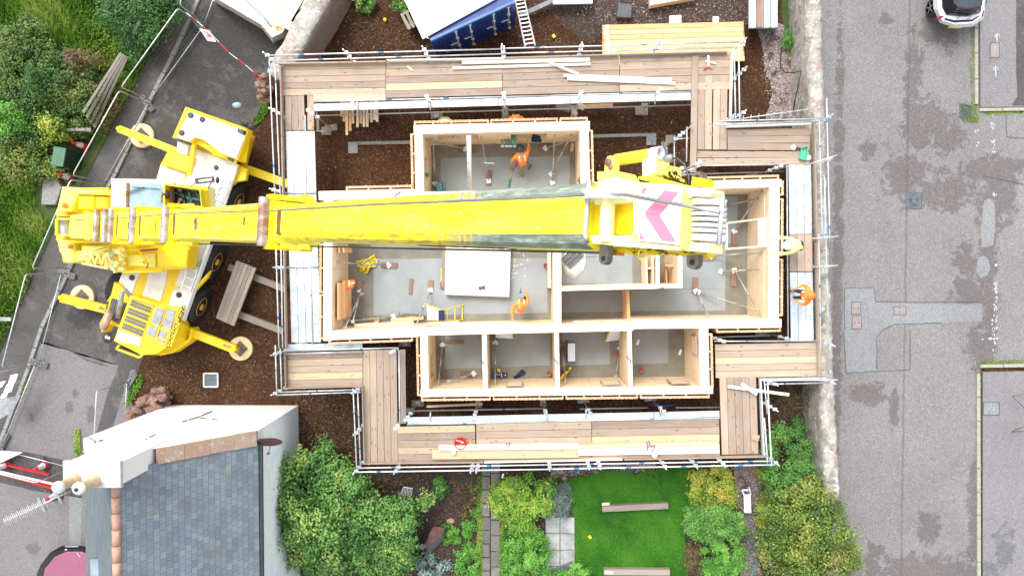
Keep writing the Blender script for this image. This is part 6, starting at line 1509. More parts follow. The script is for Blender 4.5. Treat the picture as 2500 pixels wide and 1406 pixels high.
prop((1135, 364), (1030, 340), 'steel prop slanting from the top left corner of the upper room', block=(1140, 366, .65, 0))
prop((1062, 448), (1057, 338), 'thin steel prop along the left wall of the upper room', block=(1062, 438, .35, 1.5))
prop((1193, 442), (1174, 328), 'bent looking steel prop in the middle of the upper room', block=(1194, 434, .55, 1.5))
prop((1332, 362), (1411, 338), 'steel prop running to the top right corner of the upper room', block=(1331, 363, .42, 0))
prop((1349, 446), (1354, 324), 'upright steel prop at the right side of the upper room')
prop((1346, 425), (1398, 323), 'steel prop slanting across the right side of the upper room')
prop((948, 648), (826, 641), 'steel prop from the west wall passing over the yellow slings', block=(950, 648, .62, -.03))
prop((878, 713), (862, 785), 'steel prop in the bottom left corner of the main room', block=(880, 698, .35, 1.4))
prop((880, 716), (843, 800), 'second steel prop in the bottom left corner of the main room')
prop((1051, 709), (1016, 794), 'steel prop left of the yellow stepladder', block=(1051, 695, .35, 1.5))
prop((960, 773), (820, 787), 'steel prop lying low along the bottom wall of the main room', zt=.9)
prop((1737, 626), (1873, 614), 'steel prop beneath the yellow crane head by the leaning frame', block=(1728, 629, .5, 0))
prop((1760, 663), (1882, 656), 'level steel prop in the middle of the east wall')
prop((1793, 660), (1861, 777), 'steel prop from the red block to the lower right corner', block=(1791, 680, .58, 1.55))
prop((1699, 711), (1732, 778), 'short steel prop down to the bottom wall of the main room', block=(1697, 697, .60, 1.5))
prop((1706, 714), (1884, 768), 'long steel prop running to the lower right corner of the main room')
prop((1793, 564), (1860, 464), 'steel prop inside the leaning timber frame', block=(1792, 582, .5, 1.55))
prop((1768, 503), (1886, 477), 'steel prop behind the white crane sheaves')
prop((1080, 842), (1069, 948), 'steel prop in the first small lower room', block=(1079, 856, .42, 1.5))
prop((1156, 912), (1095, 931), 'steel prop lying across the first small lower room', zt=1.2, block=(1138, 913, .45, 0))
prop((1209, 837), (1209, 946), 'steel prop in the second lower room', block=(1209, 828, .3, 1.5))
prop((1372, 842), (1382, 944), 'rusty steel prop in the third lower room', block=(1372, 858, .4, 1.5), wh=False)
prop((1514, 850), (1504, 918), 'steel prop leaning on the third dividing wall', zt=.2)
for i, (x, y, L, a, lab) in enumerate([(1003, 699, .58, 1.5, 'red brown block alone on the floor of the main room'), (1110, 834, .70, -.05, 'long red brown block in the first small lower room'), (1331, 395, .3, 1.4, 'short pale block leaning by the right wall of the upper room')]):
    m = MB(); m.box(P(x if i < 2 else 1397, y if i < 2 else 360, .09), (L, .12, .07), a); m.build('timber_block', 'block_timber' if i < 2 else 'batten_timber', label=lab, cat='timber block')

# ------------------------------------------------------------------ things in and around the house
t = thing('sheet_stack', P(1166, 660, .06), 'stack of big white faced boards on the main room floor', 'board stack')
m = MB(); m.prism(PP([(1088, 600), (1247, 603), (1243, 725), (1086, 719)], .40), .06, .37); m.build('sheets', 'new_timber', t)
m = MB(); m.prism(PP([(1088, 600), (1247, 603), (1243, 725), (1086, 719)], .41), .372, .41, 0, .006); top_ = m.build('top_sheet', 'white_timber', t)
m = MB()
for a, b in (((1092, 643), (1244, 648)), ((1090, 682), (1242, 686)), ((1168, 601), (1167, 722))): m.beam(P(*a, .412), P(*b, .412), .012, .004)
m.build('sheet_joint', 'cardboard', top_)
m = MB(); p = P(1172, 703, .42); m.box(p + Vector((0, 0, .04)), (.10, .11, .08)); m.tube([p + Vector((.03, 0, .05)), p + Vector((.13, .04, .05))], .03, 8); m.box(p + Vector((.15, .02, .05)), (.05, .18, .07)); m.build('drill', 'dark_steel', label='grey cordless drill lying on the white board stack', cat='tool')
m = MB(); p = P(1225, 703, .42); m.tube([p + Vector((.04, .06, .01)), p + Vector((-.03, .05, .01)), p + Vector((-.05, 0, .01)), p + Vector((-.03, -.05, .01)), p + Vector((.04, -.06, .01))], .008, 5); m.build('tape_loop', 'red_glove', label='small red tape loop on the white board stack', cat='tape')
loose('plank', 'grey_timber', (1083, 600), (1083, 700), .12, .14, .05, 'dirty grey plank along the left edge of the white board stack', 'plank')
loose('spirit_level', 'grp_yellow', (1078, 655), (1078, 686), .18, .05, .03, 'short yellow spirit level left of the white board stack', 'level')
m = MB(); rs = random.Random(2)
for i in range(5): m.beam(P(1076 + i * 2.5, 688 + rs.uniform(-2, 2), .10 + i * .012), P(1077 + i * 2.5, 705, .10 + i * .012), .05, .03)
m.build('offcut_pile', 'block_timber', label='small pile of brown offcuts at the lower left corner of the white board stack', cat='offcuts')
m = MB(); rs = random.Random(12)
for i in range(26):
    x = rs.choice((rs.gauss(1256, 8), rs.gauss(1262, 16))); y = rs.uniform(608, 682); a = rs.uniform(0, 3.1); L = rs.uniform(.02, .07); c = P(x, y, .062); d = Vector((math.cos(a), math.sin(a), 0)) * L; m.beam(c - d, c + d, .02, .006)
m.build('wood_shavings', 'white_timber', kind='stuff', label='white wood slivers scattered right of the white board stack', cat='wood chips')
def steps(label, L0, L1, R0, R1, z0, z1, n_, mat_r='grp_yellow', mat_s='aluminium', wide=.12, back=None, capm='navy_cloth'):
    t = thing('stepladder', P(*L0, .06), label, 'stepladder', 'yellow sided stepladders in the house')
    a, b, c, d = P(*L0, z0), P(*L1, z1), P(*R0, z0), P(*R1, z1)
    for p, q in ((a, b), (c, d)): m = MB(); m.beam(p, q, .05, .07); m.build('rail', mat_r, t)
    for i in range(n_):
        f = (i + .6) / n_; m = MB(); m.beam(a.lerp(b, f), c.lerp(d, f), wide, .03); m.build('step', mat_s, t)
    if back:
        m = MB(); p, q, r, s_ = P(*back[0], z0), P(*back[1], z0), b, d; m.beam(p, r, .04, .05); m.beam(q, s_, .04, .05)
        for f in (.05, .4, .75): m.beam(p.lerp(r, f), q.lerp(s_, f), .035, .03)
        m.build('rear_frame', mat_r, t); m = MB(); m.beam((b + r) / 2, (d + s_) / 2, .22, .06); m.build('platform', capm, t)
steps('open yellow stepladder standing by the bottom wall of the main room', (1043, 743), (1078, 757), (1045, 781), (1078, 782), .07, 1.2, 6, wide=.15, back=[(1131, 744), (1131, 781)])
steps('white stepped ladder in the top of the second lower room', (1210, 822), (1214, 800), (1253, 825), (1246, 800), .07, 1.0, 5, wide=.14)
steps('yellow sided ladder in the top right corner of the third lower room', (1478, 832), (1492, 800), (1512, 828), (1514, 800), .07, 1.6, 6, wide=.14)
t = thing('work_platform', P(1394, 858, .06), 'white slatted folding work platform in the third lower room', 'platform')
m = MB(); m.beam(P(1386, 836, .55), P(1404, 835, .55), .05, .06); m.beam(P(1386, 884, .55), P(1404, 884, .55), .05, .06); m.beam(P(1384, 832, .3), P(1384, 884, .3), .04, .4); m.build('frame', 'dark_steel', t)
for i in range(4): m = MB(); m.beam(P(1388.5 + i * 4.4, 838, .60), P(1388.5 + i * 4.4, 882, .60), .062, .03); m.build('slat', 'aluminium', t)
# sledge hammer
t = thing('sledgehammer', P(1246, 430, .06), 'sledgehammer with yellow and green handle on the upper room floor', 'hammer')
m = MB(); m.beam(P(1245, 411, .10), P(1255, 412, .10), .07, .07); m.build('hammer_head', 'rust_metal', t); m = MB(); m.tube([P(1249.5, 414, .10), P(1246, 437, .10)], .022, 8); m.build('handle', 'grp_yellow', t); m = MB(); m.tube([P(1246, 437, .10), P(1242, 457, .10)], .026, 8); m.build('handle_grip', 'green_handle', t)
loose('radio', 'dark_steel', (1297, 403), (1290, 414), .12, .07, .06, 'small dark tool lying right of the bending person', 'tool')
# crates on the window sill of the upper room
for i, (x, mt, lab) in enumerate([(1227, 'grp_yellow', 'olive box at the left end of the row of crates on the upper room sill'), (1237, 'teal_plastic', 'pale blue crate second in the row on the upper room sill'), (1246, 'teal_plastic', 'pale blue crate third in the row on the upper room sill'), (1256, 'green_plastic', 'green crate at the right end of the row on the upper room sill')]):
    t = thing('tool_crate', P(x, 343, .9), lab, 'crate', 'crates on the upper room sill'); m = MB(); m.beam(P(x - .5, 331, .95), P(x, 357, .95), .12, .14); m.build('box', 'fence_timber' if i == 0 else mt, t)
    m = MB(); rs = random.Random(i)
    for k in range(8): m.box(P(x + rs.uniform(-3, 3), 334 + k * 2.8, 1.04), (.05, .03, .03), rs.uniform(0, 3))
    m.build('contents', 'glass_blue' if i in (1, 2) else mt, t); m = MB(); m.beam(P(x - 4, 357.5, 1.0), P(x + 4, 358, 1.0), .05, .1); m.build('front', 'bench_white', t)
m = MB()
for a, b, r in (((1300, 335), (1318, 338), .11), ((1298, 342), (1322, 344), .08), ((1305, 332), (1310, 346), .09)): m.tube([P(*a, .95), P(*b, 1.0)], [r, r * .7], 8)
m.build('work_bag', 'navy_cloth', label='crumpled navy work bag on the upper room window sill', cat='bag')
m = MB(); m.box(P(1040, 427, 1.0), (.22, .12, .1), -.2); m.box(P(1040, 424, 1.08), (.14, .06, .05), -.2); m.build('tool_case', 'teal_plastic', label='small teal tool case on the left sill of the upper room', cat='tool case')
m = MB(); m.box(P(1073, 457, .2), (.22, .32, .28), .2); m.box(P(1084, 455, .2), (.05, .3, .25), .2); m.build('tool_box', 'teal_plastic', label='teal tool box in the lower left corner of the upper room', cat='tool box')
t = thing('pipe_bundle', P(1144, 400, .06), 'three long white pipes standing across the upper room', 'pipes')
for i in range(3): m = MB(); m.tube([P(1140.5 + i * 4, 331, 2.3), P(1144 + i * 3, 468, .9 + .1 * i)], .024, 8); m.build('pipe', 'bench_white', t)
loose('metal_rod', 'aluminium', (1182, 398), (1206, 399), .9, .02, .02, 'thin silver rod across the middle prop of the upper room', 'rod')
# slings
m = MB(); rs = random.Random(8)
for k in range(11):
    c = (897 + rs.uniform(-6, 10), 640 + rs.uniform(-12, 12)); a = rs.uniform(-.2, 1.1); L = rs.uniform(14, 24)
    p = [P(c[0] + math.cos(a) * L * f + rs.uniform(-3, 3), c[1] - math.sin(a) * L * f + rs.uniform(-3, 3), .12 + .08 * rs.random() + .12 * (1 - abs(f))) for f in (-1, -.4, .3, 1)]
    for q, r in zip(p[:-1], p[1:]): m.beam(q, r, .07, .012)
for (x, y) in ((886, 668), (892, 670), (907, 625), (915, 626)): m.beam(P(897, 645, .15), P(x, y, .07), .05, .012)
m.build('lifting_slings', 'sling_yellow', label='heap of yellow lifting slings on the main room floor', cat='slings')
# rubble bag and plastic crate under the boom
m = MB(); cpx = [(1372, 642), (1380, 613), (1400, 604), (1428, 612), (1431, 636), (1424, 660), (1402, 680), (1380, 668)]
m.hull(PP(cpx, .07), PP([lerp2(q, (1402, 642), .25) for q in cpx], .22)); m.build('builders_bag', 'tarp_white', label='crumpled white builders bag on the floor under the boom', cat='bag')
t = thing('wire_crate', P(1400, 628, .3), 'dark plastic crate lying tilted on the white builders bag', 'crate'); m = MB(); ang = .75; u = Vector((math.cos(ang), math.sin(ang), .1)); v_ = Vector((-math.sin(ang), math.cos(ang), .05)); c = P(1398, 628, .36)
for k in range(8): m.beam(c + u * (.42 * (k / 7 - .5)) * 1.7 - v_ * .24, c + u * (.42 * (k / 7 - .5)) * 1.7 + v_ * .24, .025, .03)
for k in range(4): m.beam(c + v_ * (.48 * (k / 3 - .5)) - u * .36, c + v_ * (.48 * (k / 3 - .5)) + u * .36, .03, .05)
m.build('grid', 'manhole_iron', t); m = MB(); m.obox(c - Vector((0, 0, .05)), u * .34, v_ * .23, (0, 0, .02)); m.build('base', 'ink_grey', t)
loose('cable', 'dark_steel', (1352, 634), (1458, 626), 2.46, .02, .02, 'thin dark cable lying over the wall top under the boom', 'cable')
# vest on the studs
m = MB(); m.hull(PP([(833, 684), (866, 683), (867, 690), (862, 704), (850, 707), (836, 701)], 1.25), PP([(836, 686), (862, 686), (863, 690), (860, 700), (850, 703), (838, 699)], 1.36)); v_ = m.build('hi_vis_vest', 'hi_vis_orange', label='orange hi vis vest hung on the studs of the west wall', cat='vest')
OFF[v_.name] = v_.location.copy(); m = MB(); m.beam(P(852, 685, 1.37), P(853, 698, 1.37), .05, .01); m.beam(P(857, 692, 1.37), P(866, 690, 1.37), .04, .01); m.build('reflective_strip', 'white_reflect', v_)
for i, (x, y, lab) in enumerate([(1331, 648, 'stub of clay pipe beside the timber frame in the main room'), (1339, 910, 'stub of clay pipe in the lower right corner of the second lower room'), (1372, 906, 'stub of clay pipe beside the long yellow level'), (1507, 866, 'stub of clay pipe by the third dividing wall'), (1564, 901, 'stub of clay pipe in the last lower room')]):
    m = MB(); m.lathe([(.075, 0), (.075, .18), (.085, .18), (.085, .22), (.07, .22), (.07, .02), (0, .02)], P(x, y, .06), n=16); m.build('clay_pipe', 'clay_pipe', label=lab, cat='pipe', group='clay pipe stubs rising from the floor')
t = thing('long_level', P(1380, 910, .3), 'long yellow spirit level leaning on the bottom wall of the third lower room', 'level'); m = MB(); m.beam(P(1367, 926, .9), P(1394, 896, .15), .10, .04); m.build('beam', 'grp_yellow', t); m = MB(); m.beam(P(1385, 904, .43), P(1387, 902, .38), .05, .05); m.build('vial', 'ink_black', t)
m = MB(); m.tube([P(1279, 905, .12), P(1270, 913, .14), P(1262, 918, .12)], [.10, .09, .05], 10); m.tube([P(1262, 920, .12), P(1254, 921, .12)], [.07, .04], 8); m.build('boot', 'navy_cloth', label='navy rubber boot lying in the second lower room', cat='boot')
t = thing('battery_box', P(1222, 913, .06), 'black box of white topped canisters in the second lower room', 'box'); m = MB(); m.box(P(1225, 914, .14), (.40, .14, .16)); m.build('tray', 'black_plastic', t)
for (x, y) in ((1213, 913), (1219, 914), (1224, 913), (1225, 918), (1234, 915)): m = MB(); m.lathe([(.03, 0), (.03, .08), (0, .085)], P(x, y, .2), n=8); m.build('canister', 'bench_white', t)
m = MB(); c = P(1199, 913, .08); m.tube([c + Vector((math.cos(a) * .09, math.sin(a) * .09, .01 * k)) for k, a in enumerate([k * .6 for k in range(22)])] + [P(1195, 900, .3), P(1193, 893, .5)], .012, 6); m.build('hose_coil', 'blue_plastic', label='coil of blue hose beside the black box in the second lower room', cat='hose')
loose('tape_case', 'grp_yellow', (1216, 899), (1220, 907), .3, .09, .08, 'small yellow case above the black box in the second lower room', 'case')
for i, (x, y) in enumerate(((1558, 836), (1661, 860))): loose('paper', 'tarp_white', (x - 3, y + 6), (x + 2, y - 7), .064, .09, .004, ['white sheet of paper on the floor of the last lower room', 'white scrap near the right wall of the last lower room'][i], 'paper')
t = thing('offcut_pile', P(990, 775, .06), 'pile of new timber offcuts and steel props along the bottom wall', 'timber pile')
m = MB(); m.beam(P(955, 782, .2), P(1034, 775, .2), .14, .12); m.beam(P(915, 790, .2), P(925, 776, .2), .15, .1); m.build('timber', 'orange_timber', t); m = MB(); m.tube([P(982, 766, .2), P(1036, 770, .2)], .03, 8); m.tube([P(982, 771, .25), P(1030, 773, .25)], .03, 8); m.tube([P(974, 770, .2), P(974, 758, .25)], .015, 6); m.build('steel', 'rust_metal', t)
# on the decks
t = thing('bucket', P(1125, 1076, DZ), 'red bucket holding white offcuts on the bottom deck', 'bucket')
m = MB(); m.lathe([(.17, 0), (.20, .26), (.21, .27), (.195, .27), (.19, .15), (0, .15)], P(1125, 1078, DZ + .01), n=22); m.build('pail', 'red_plastic', t)
m = MB(); rs = random.Random(5)
for _ in range(4): c = P(1125 + rs.uniform(-5, 5), 1076 + rs.uniform(-5, 5), DZ + .2); a = rs.uniform(0, 3); m.beam(c, c + Vector((math.cos(a) * .09, math.sin(a) * .09, .06)), .03, .02)
m.build('offcut', 'white_timber', t)
t = thing('open_crate', P(1963, 375, DZ), 'small green open crate at the end of the top right deck', 'crate'); m = MB(); q = PP([(1957, 362), (1971, 357), (1970, 380), (1966, 391), (1952, 388)], DZ + .1); m.prism(q, DZ + .01, DZ + .04)
for a, b in zip(q, q[1:] + q[:1]): m.beam(a + Vector((0, 0, -.02)), b + Vector((0, 0, -.02)), .02, .14)
m.build('box', 'green_plastic', t)
def roll(x, y, lab, z=DZ): m = MB(); m.lathe([(.03, 0), (.09, 0), (.09, .06), (.03, .06)], P(x, y, z + .01), n=16); m.build('tape_roll', 'tarp_white', label=lab, cat='tape roll', group='white tape rolls on the decks')
roll(1936, 361, 'white tape roll beside the green crate'); roll(1973, 386, 'white tape roll tucked at the corner of the green crate'); roll(1598, 1111, 'white tape roll below the large purple strap', DZ + .12); roll(1107, 1103, 'white tape roll on the left beam stack of the bottom deck', DZ + .2)
loose('hammer', 'black_plastic', (1943, 362), (1954, 364), DZ + .05, .07, .05, 'black tool between the tape roll and the green crate', 'tool')
loose('spirit_level', 'rust_orange', (1148, 1071), (1148, 1084), DZ + .04, .09, .03, 'small orange box right of the red bucket', 'box')
m = MB(); m.tube([P(1724, 168, DZ + .04), P(1719, 171, DZ + .04), P(1722, 165, DZ + .04)], .03, 6); m.tube([P(1724, 167, DZ + .04), P(1740, 169, DZ + .04)], .012, 5); m.build('saw', 'red_glove', label='small red handled tool below the little wooden cross', cat='tool')
# under the top deck
m = MB(); m.hull(PP([(1356, 255), (1395, 257), (1388, 275), (1360, 268)], .5), PP([(1357, 256), (1396, 255), (1390, 272), (1358, 267)], .6)); m.build('mortar_tub', 'steel_grey', label='grey plastic tub under the inner edge of the top deck', cat='tub')
m = MB(); m.beam(P(1412, 254, .9), P(1426, 266, .9), .16, .2); m.beam(P(1398, 272, .4), P(1408, 280, .4), .15, .1); m.build('timber_block', 'new_timber', label='tilted timber block beside the grey tub', cat='timber block')
m = MB(); p = [P(x, y, .45) for x, y in ((1583, 985), (1600, 988), (1625, 989), (1655, 985))]; m.tube(p, [.02, .06, .07, .02], 8); m.build('blue_sheet', 'container_blue', label='rolled blue sheet below the last lower room', cat='sheet')
t = thing('wheelbarrow', P(1606, 382, 0), 'blue wheelbarrow partly hidden under the crane head', 'wheelbarrow')
m = MB(); tp = PP([(1590, 366), (1627, 366), (1628, 380), (1618, 398), (1594, 398), (1588, 380)], .6); bt = PP([(1596, 372), (1621, 372), (1621, 380), (1614, 390), (1600, 390), (1596, 380)], .3); m.hull(bt, tp); m.build('tray', 'blue_plastic', t)
for x in (1593, 1621): m = MB(); m.tube([P(x + 2, 385, .4), P(x, 366, .6), P(x - 1, 342, .7)], .018, 8); m.build('handle', 'dark_steel', t)
m = MB(); m.lathe([(.18, -.04), (.19, 0), (.18, .04)], P(1606, 405, .19), (1, 0, 0), 16); m.build('wheel', 'black_rubber', t)
# ------------------------------------------------------------------ cottage
cot = thing('cottage', Vector((-11.3, -12, 0)), 'white harled cottage with a blue grey slate roof and a chimney at the lower left', 'house')
yN = (655 - 992) * CAMH / FPX; xE = (724 - 1272) * CAMH / FPX; xW = (404 - 1272) * CAMH / FPX; yS = -20.0
zE, zW, zR = 4.25, 5.1, 7.3
xR = (272 - 1272) * (CAMH - zR) / FPX
def tri(m, v, mi=0): m.add(v, [list(range(len(v)))], mi)
m = MB(); tri(m, [(xW, yN, 0), (xE, yN, 0), (xE, yN, zE), (xR, yN, zR), (xW, yN, zW)]); tri(m, [(xW, yS, 0), (xE, yS, 0), (xE, yS, zE), (xR, yS, zR), (xW, yS, zW)]); tri(m, [(xW, yN, 0), (xW, yS, 0), (xW, yS, zW), (xW, yN, zW)]); m.build('wall', 'harling_white', cot)
m = MB(); tri(m, [(xE, yN, 0), (xE, yS, 0), (xE, yS, zE), (xE, yN, zE)]); m.build('side_wall', 'harling_shade', cot)
def roofpl(name, x0, z0, x1, z1, ya, yb, mat, th=.08, parent=cot):
    L = math.hypot(x1 - x0, z1 - z0); nx, nz = -(z1 - z0) / L, (x1 - x0) / L
    if nz < 0: nx, nz = -nx, -nz
    m = MB(); a, b, c, d = Vector((x0, ya, z0)), Vector((x1, ya, z1)), Vector((x1, yb, z1)), Vector((x0, yb, z0)); n_ = Vector((nx, 0, nz)) * th
    W_ = abs(yb - ya)
    m.add([a + n_, b + n_, c + n_, d + n_], [(0, 1, 2, 3)], 0, [[(0, 0), (0 + L, 0), (L, W_), (0, W_)]])
    m.add([a, b, c, d, a + n_, b + n_, c + n_, d + n_], [(0, 3, 2, 1), (0, 1, 5, 4), (3, 7, 6, 2), (0, 4, 7, 3), (1, 2, 6, 5)], 0)
    return m.build(name, mat, parent)
e = .12; sl_ = (zR - zE) / (xR - xE); roofE = roofpl('roof', xE, zE + .03, xR + .02, zR + .02, yN - .42, yS, 'slate')
roofW = roofpl('roof', xW - .1, zW - .1 * (zR - zW) / (xR - xW) + .03, xR - .02, zR + .02, yN - .42, yS, 'slate_mossy')
m = MB()
for i in range(22):
    y0 = yN - .7 - i * .46; m.tube([(xR, y0, zR + .10), (xR, y0 - .44, zR + .08)], .115, 10)
m.build('ridge_tile', 'ridge_clay', roofE)
# raised stone coping on the gable, eaves and skews
def cope(a, b, wd, mat, name='coping', z=.18, parent=cot, jag=0):
    m = MB(); a = Vector(a); b = Vector(b); L = (b - a).length; k = int(L / .7)
    for i in range(k):
        p = a.lerp(b, i / k); q = a.lerp(b, (i + .985) / k); m.beam(p, q, wd + random.uniform(-.03, .03), z)
    return m.build(name, mat, parent)
cope((xE - .02, yN - .22, zE + .12), (xR + .75, yN - .22, zR + .10 + .75 * sl_), .44, 'coping_stone')
cope((xW + .02, yN - .22, zW + .12), (xR - .1, yN - .22, zR + .06), .44, 'harling_white')
m = MB(); m.beam((xE + .10, yN - .45, zE + .0), (xE + .10, yS, zE + .0), .13, .09); m.build('gutter', 'black_plastic', cot)
m = MB(); m.tube([(xW - .16, yN - .5, zW - .12), (xW - .16, yS, zW - .12)], .055, 8); m.build('gutter', 'aluminium', cot)
m = MB(); m.ball((xE + .0, yN - .55, zE + .08), (.09, .14, .06), 8); m.build('moss_clump', 'cabinet_green_light', cot)
# chimney
zc = 8.3; c0, c1 = P(157, 1146, zc), P(290, 1200, zc)
ch_ = MB(); pts = [(c0.x, yN + .05), (c1.x, yN + .05), (c1.x, yN - .56), (c0.x, yN - .56)]
ch_.prism(pts, zR - 1.6, zc - .12, 0); chim = ch_.build('chimney', 'harling_white', cot)
m = MB(); m.prism([(c0.x - .05, yN + .10), (c1.x + .05, yN + .10), (c1.x + .05, yN - .62), (c0.x - .05, yN - .62)], zc - .12, zc, 0, .02); m.build('chimney_cap', 'chimney_top', chim)
for (x, y, mt) in ((184, 1170, 'pot_grey'), (232, 1172, 'pot_white')):
    p = P(x, y, zc); m = MB(); m.lathe([(.17, 0), (.16, .1), (.13, .25), (.12, .55), (.14, .6)], p, n=16); pot = m.build('chimney_pot', 'pot_cream', chim)
    m = MB(); m.lathe([(.17, .66), (.17, .72), (.10, .78), (0, .80)], p, n=18); m.lathe([(.12, .58), (.17, .66)], p, n=18)
    if mt == 'pot_white': m.lathe([(.05, .80), (.05, .83), (.0, .83)], p, n=10, m=1)
    m.build('pot_cap', [mt, 'ink_black'], pot)
# skylight, stain lines, ivy on the corner
m = MB(); fx = lambda x: zW + (x - xW) * (zR - zW) / (xR - xW)
p = P(235, 1392, 6.3); m.beam((p.x - .1, p.y + .25, fx(p.x - .1) + .14), (p.x - .1, p.y - .6, fx(p.x - .1) + .14), .42, .06); sk = m.build('skylight', 'steel_grey', roofW)
m = MB(); m.beam((p.x - .1, p.y + .15, fx(p.x - .1) + .19), (p.x - .1, p.y - .5, fx(p.x - .1) + .19), .26, .03); m.build('pane', 'glass_blue', sk)
m = MB(); rs = random.Random(6)
for (a, b) in (((445, 1030), (485, 1018)), ((485, 1018), (515, 1005)), ((485, 1020), (525, 1024)), ((215, 1068), (230, 1075)), ((228, 1080), (250, 1075)), ((320, 1090), (370, 1065))):
    for k in range(5):
        t_ = rs.random(); x, y = lerp2(a, b, t_); z = 2.3 if x > 400 else 4.9
        d = ray(x, y); tt = (yN + .015 - CAMP.y) / d.y; q = CAMP + d * tt; t2 = t_ + .3; x2, y2 = lerp2(a, b, t2); d2 = ray(x2, y2); q2 = CAMP + d2 * ((yN + .015 - CAMP.y) / d2.y); m.beam(q, q2, .03 + .05 * rs.random(), .02)
m.build('gable_stain', 'grey_timber', cot)
# dish, aerial
t = thing('satellite_dish', P(655, 1075, 4.0), 'brown satellite dish on the corner of the white cottage', 'dish'); c = P(657, 1077, 4.2)
ax = Vector((.1, -.86, .50)).normalized(); m = MB(); m.lathe([(0, -.06), (.22, -.04), (.38, .0), (.42, .03), (.39, .035), (.22, 0), (0, -.02)], c, ax, 24); m.build('dish', 'dish_brown', t)
m = MB(); m.tube([(xE - .05, yN - .30, 4.1), c - ax * .05], .02, 6); m.tube([c - ax * .03, c + ax * .2 + Vector((0, 0, -.2)), c + ax * .38], .012, 6); m.box(c + ax * .40, (.07, .07, .07)); m.build('arm', 'dish_brown', t)
t = thing('tv_aerial', P(160, 1205, 8.2), 'long tv aerial pointing left from the cottage chimney', 'aerial'); za = 8.9
m = MB(); a, b = P(150, 1208, za), P(12, 1274, za); m.tube([a, b], .014, 6); m.tube([P(172, 1200, zc - .4), P(150, 1208, za)], .02, 6); m.build('boom', 'aluminium', t)
d = (b - a).normalized(); s_ = Vector((-d.y, d.x, 0)); m = MB()
for i in range(24):
    c = a.lerp(b, .28 + .72 * i / 23); h = .10 + (.04 if i % 3 == 0 else 0); m.tube([c - s_ * h, c + s_ * h], .007, 4); 
    if i % 3 == 0: m.tube([c, c + Vector((0, 0, .12))], .006, 4)
m.build('element', 'aluminium', t); m = MB(); c = a.lerp(b, .34); m.beam(c - s_ * .2, c + s_ * .2, .06, .05); m.build('reflector', 'steel_grey', t); m = MB(); c = a.lerp(b, .05); m.beam(c - s_ * .2, c + s_ * .2, .06, .05); m.build('reflector', 'steel_grey', t)

# ------------------------------------------------------------------ stone walls
def stone_wall(line, wd, h, name, label, face='wall_face', cat='wall', side=-1, seed=1, lean=.0, jag=.05):
    """line: photo positions of the crest centre; rough stone surface, face on one side"""
    rs = np.random.RandomState(seed); pts = [P(x, y, h) for x, y in line]; path = []
    for a, b in zip(pts[:-1], pts[1:]):
        k = max(1, int((b - a).length / .16))
        for i in range(k): path.append(a.lerp(b, i / k))
    path.append(pts[-1]); n_ = len(path)
    prof = [(-wd / 2 - lean * (side < 0) - .02, 0)] + [(-wd / 2 - lean * (1 - k / 5) * (side < 0), h * k / 5) for k in range(1, 6)] + [(-wd * .25, h + .05), (0, h + .07), (wd * .25, h + .05)] + [(wd / 2 + lean * (1 - k / 5) * (side > 0), h * k / 5) for k in range(5, 0, -1)] + [(wd / 2, 0)]
    K = len(prof); V = []; 
    for i, p in enumerate(path):
        d = (path[min(i + 1, n_ - 1)] - path[max(i - 1, 0)]); d.z = 0; d.normalize(); s = Vector((d.y, -d.x, 0))
        for (x, z) in prof:
            j = jag * .5; V.append((p.x + s.x * x + rs.uniform(-j, j), p.y + s.y * x + rs.uniform(-j, j), max(0, z + (rs.uniform(-jag, jag) * .7 if z > .1 else 0))))
    m = MB(); m.v = V
    for i in range(n_ - 1):
        for k in range(K - 1):
            m.f.append([i * K + k, i * K + k + 1, (i + 1) * K + k + 1, (i + 1) * K + k]); m.m.append(1 if (k < 5 if side < 0 else k >= K - 6) else 0); m.t.append(.5); m.sm.append(True); m.uv.append([(0, 0)] * 4)
    for e_ in (0, n_ - 1): m.f.append([e_ * K + k for k in range(K)]); m.m.append(1); m.t.append(.5); m.sm.append(False); m.uv.append([(0, 0)] * K)
    return m.build(name, ['lichen_stone', face], label=label, cat=cat)
stone_wall([(1985, -80), (1990, 100), (1994, 250), (2000, 420), (2006, 600), (2014, 800), (2020, 950), (2028, 1100), (2034, 1250), (2044, 1480)], .46, 1.7, 'boundary_wall', 'long lichen covered stone wall between the garden and the road on the right', lean=.12)
stone_wall([(810, -60), (778, 0), (748, 50), (705, 130), (672, 190)], .75, 1.5, 'stone_wall', 'old lichen covered stone wall running down to the top left scaffold corner', 'red_face', side=-1, seed=4, lean=.12)
def rubble(px, n_, r0, r1, label, seed, zmax=.6):
    rs = np.random.RandomState(seed); m = MB(); wp = sample([tuple(P(x, y, .3)[:2]) for x, y in px], n_)
    for (x, y) in wp:
        r = rs.uniform(r0, r1); z = rs.uniform(0, zmax); bmv = []
        c = np.array((x, y, z)); R_ = 5
        ph = rs.rand(3) * 6
        vs = []; nn = 7
        for i in range(5):
            th = PI * i / 4
            for k in range(nn):
                an = 2 * PI * k / nn; q = 1 + .25 * math.sin(3 * an + ph[0] + i) * math.sin(th) + rs.uniform(-.12, .12)
                vs.append((c[0] + r * q * math.sin(th) * math.cos(an) * 1.25, c[1] + r * q * math.sin(th) * math.sin(an), c[2] - r * .75 * q * math.cos(th)))
        fs = [(i * nn + k, i * nn + (k + 1) % nn, (i + 1) * nn + (k + 1) % nn, (i + 1) * nn + k) for i in range(4) for k in range(nn)]
        m.add(vs, fs, 0)
    return m.build('rubble_heap', 'stone_red', label=label, cat='rubble')
rubble([(320, 1015), (345, 985), (372, 950), (412, 945), (410, 985), (360, 1008), (330, 1022)], 95, .06, .17, 'heap of red rubble stones behind the cottage gable', 3, .8)
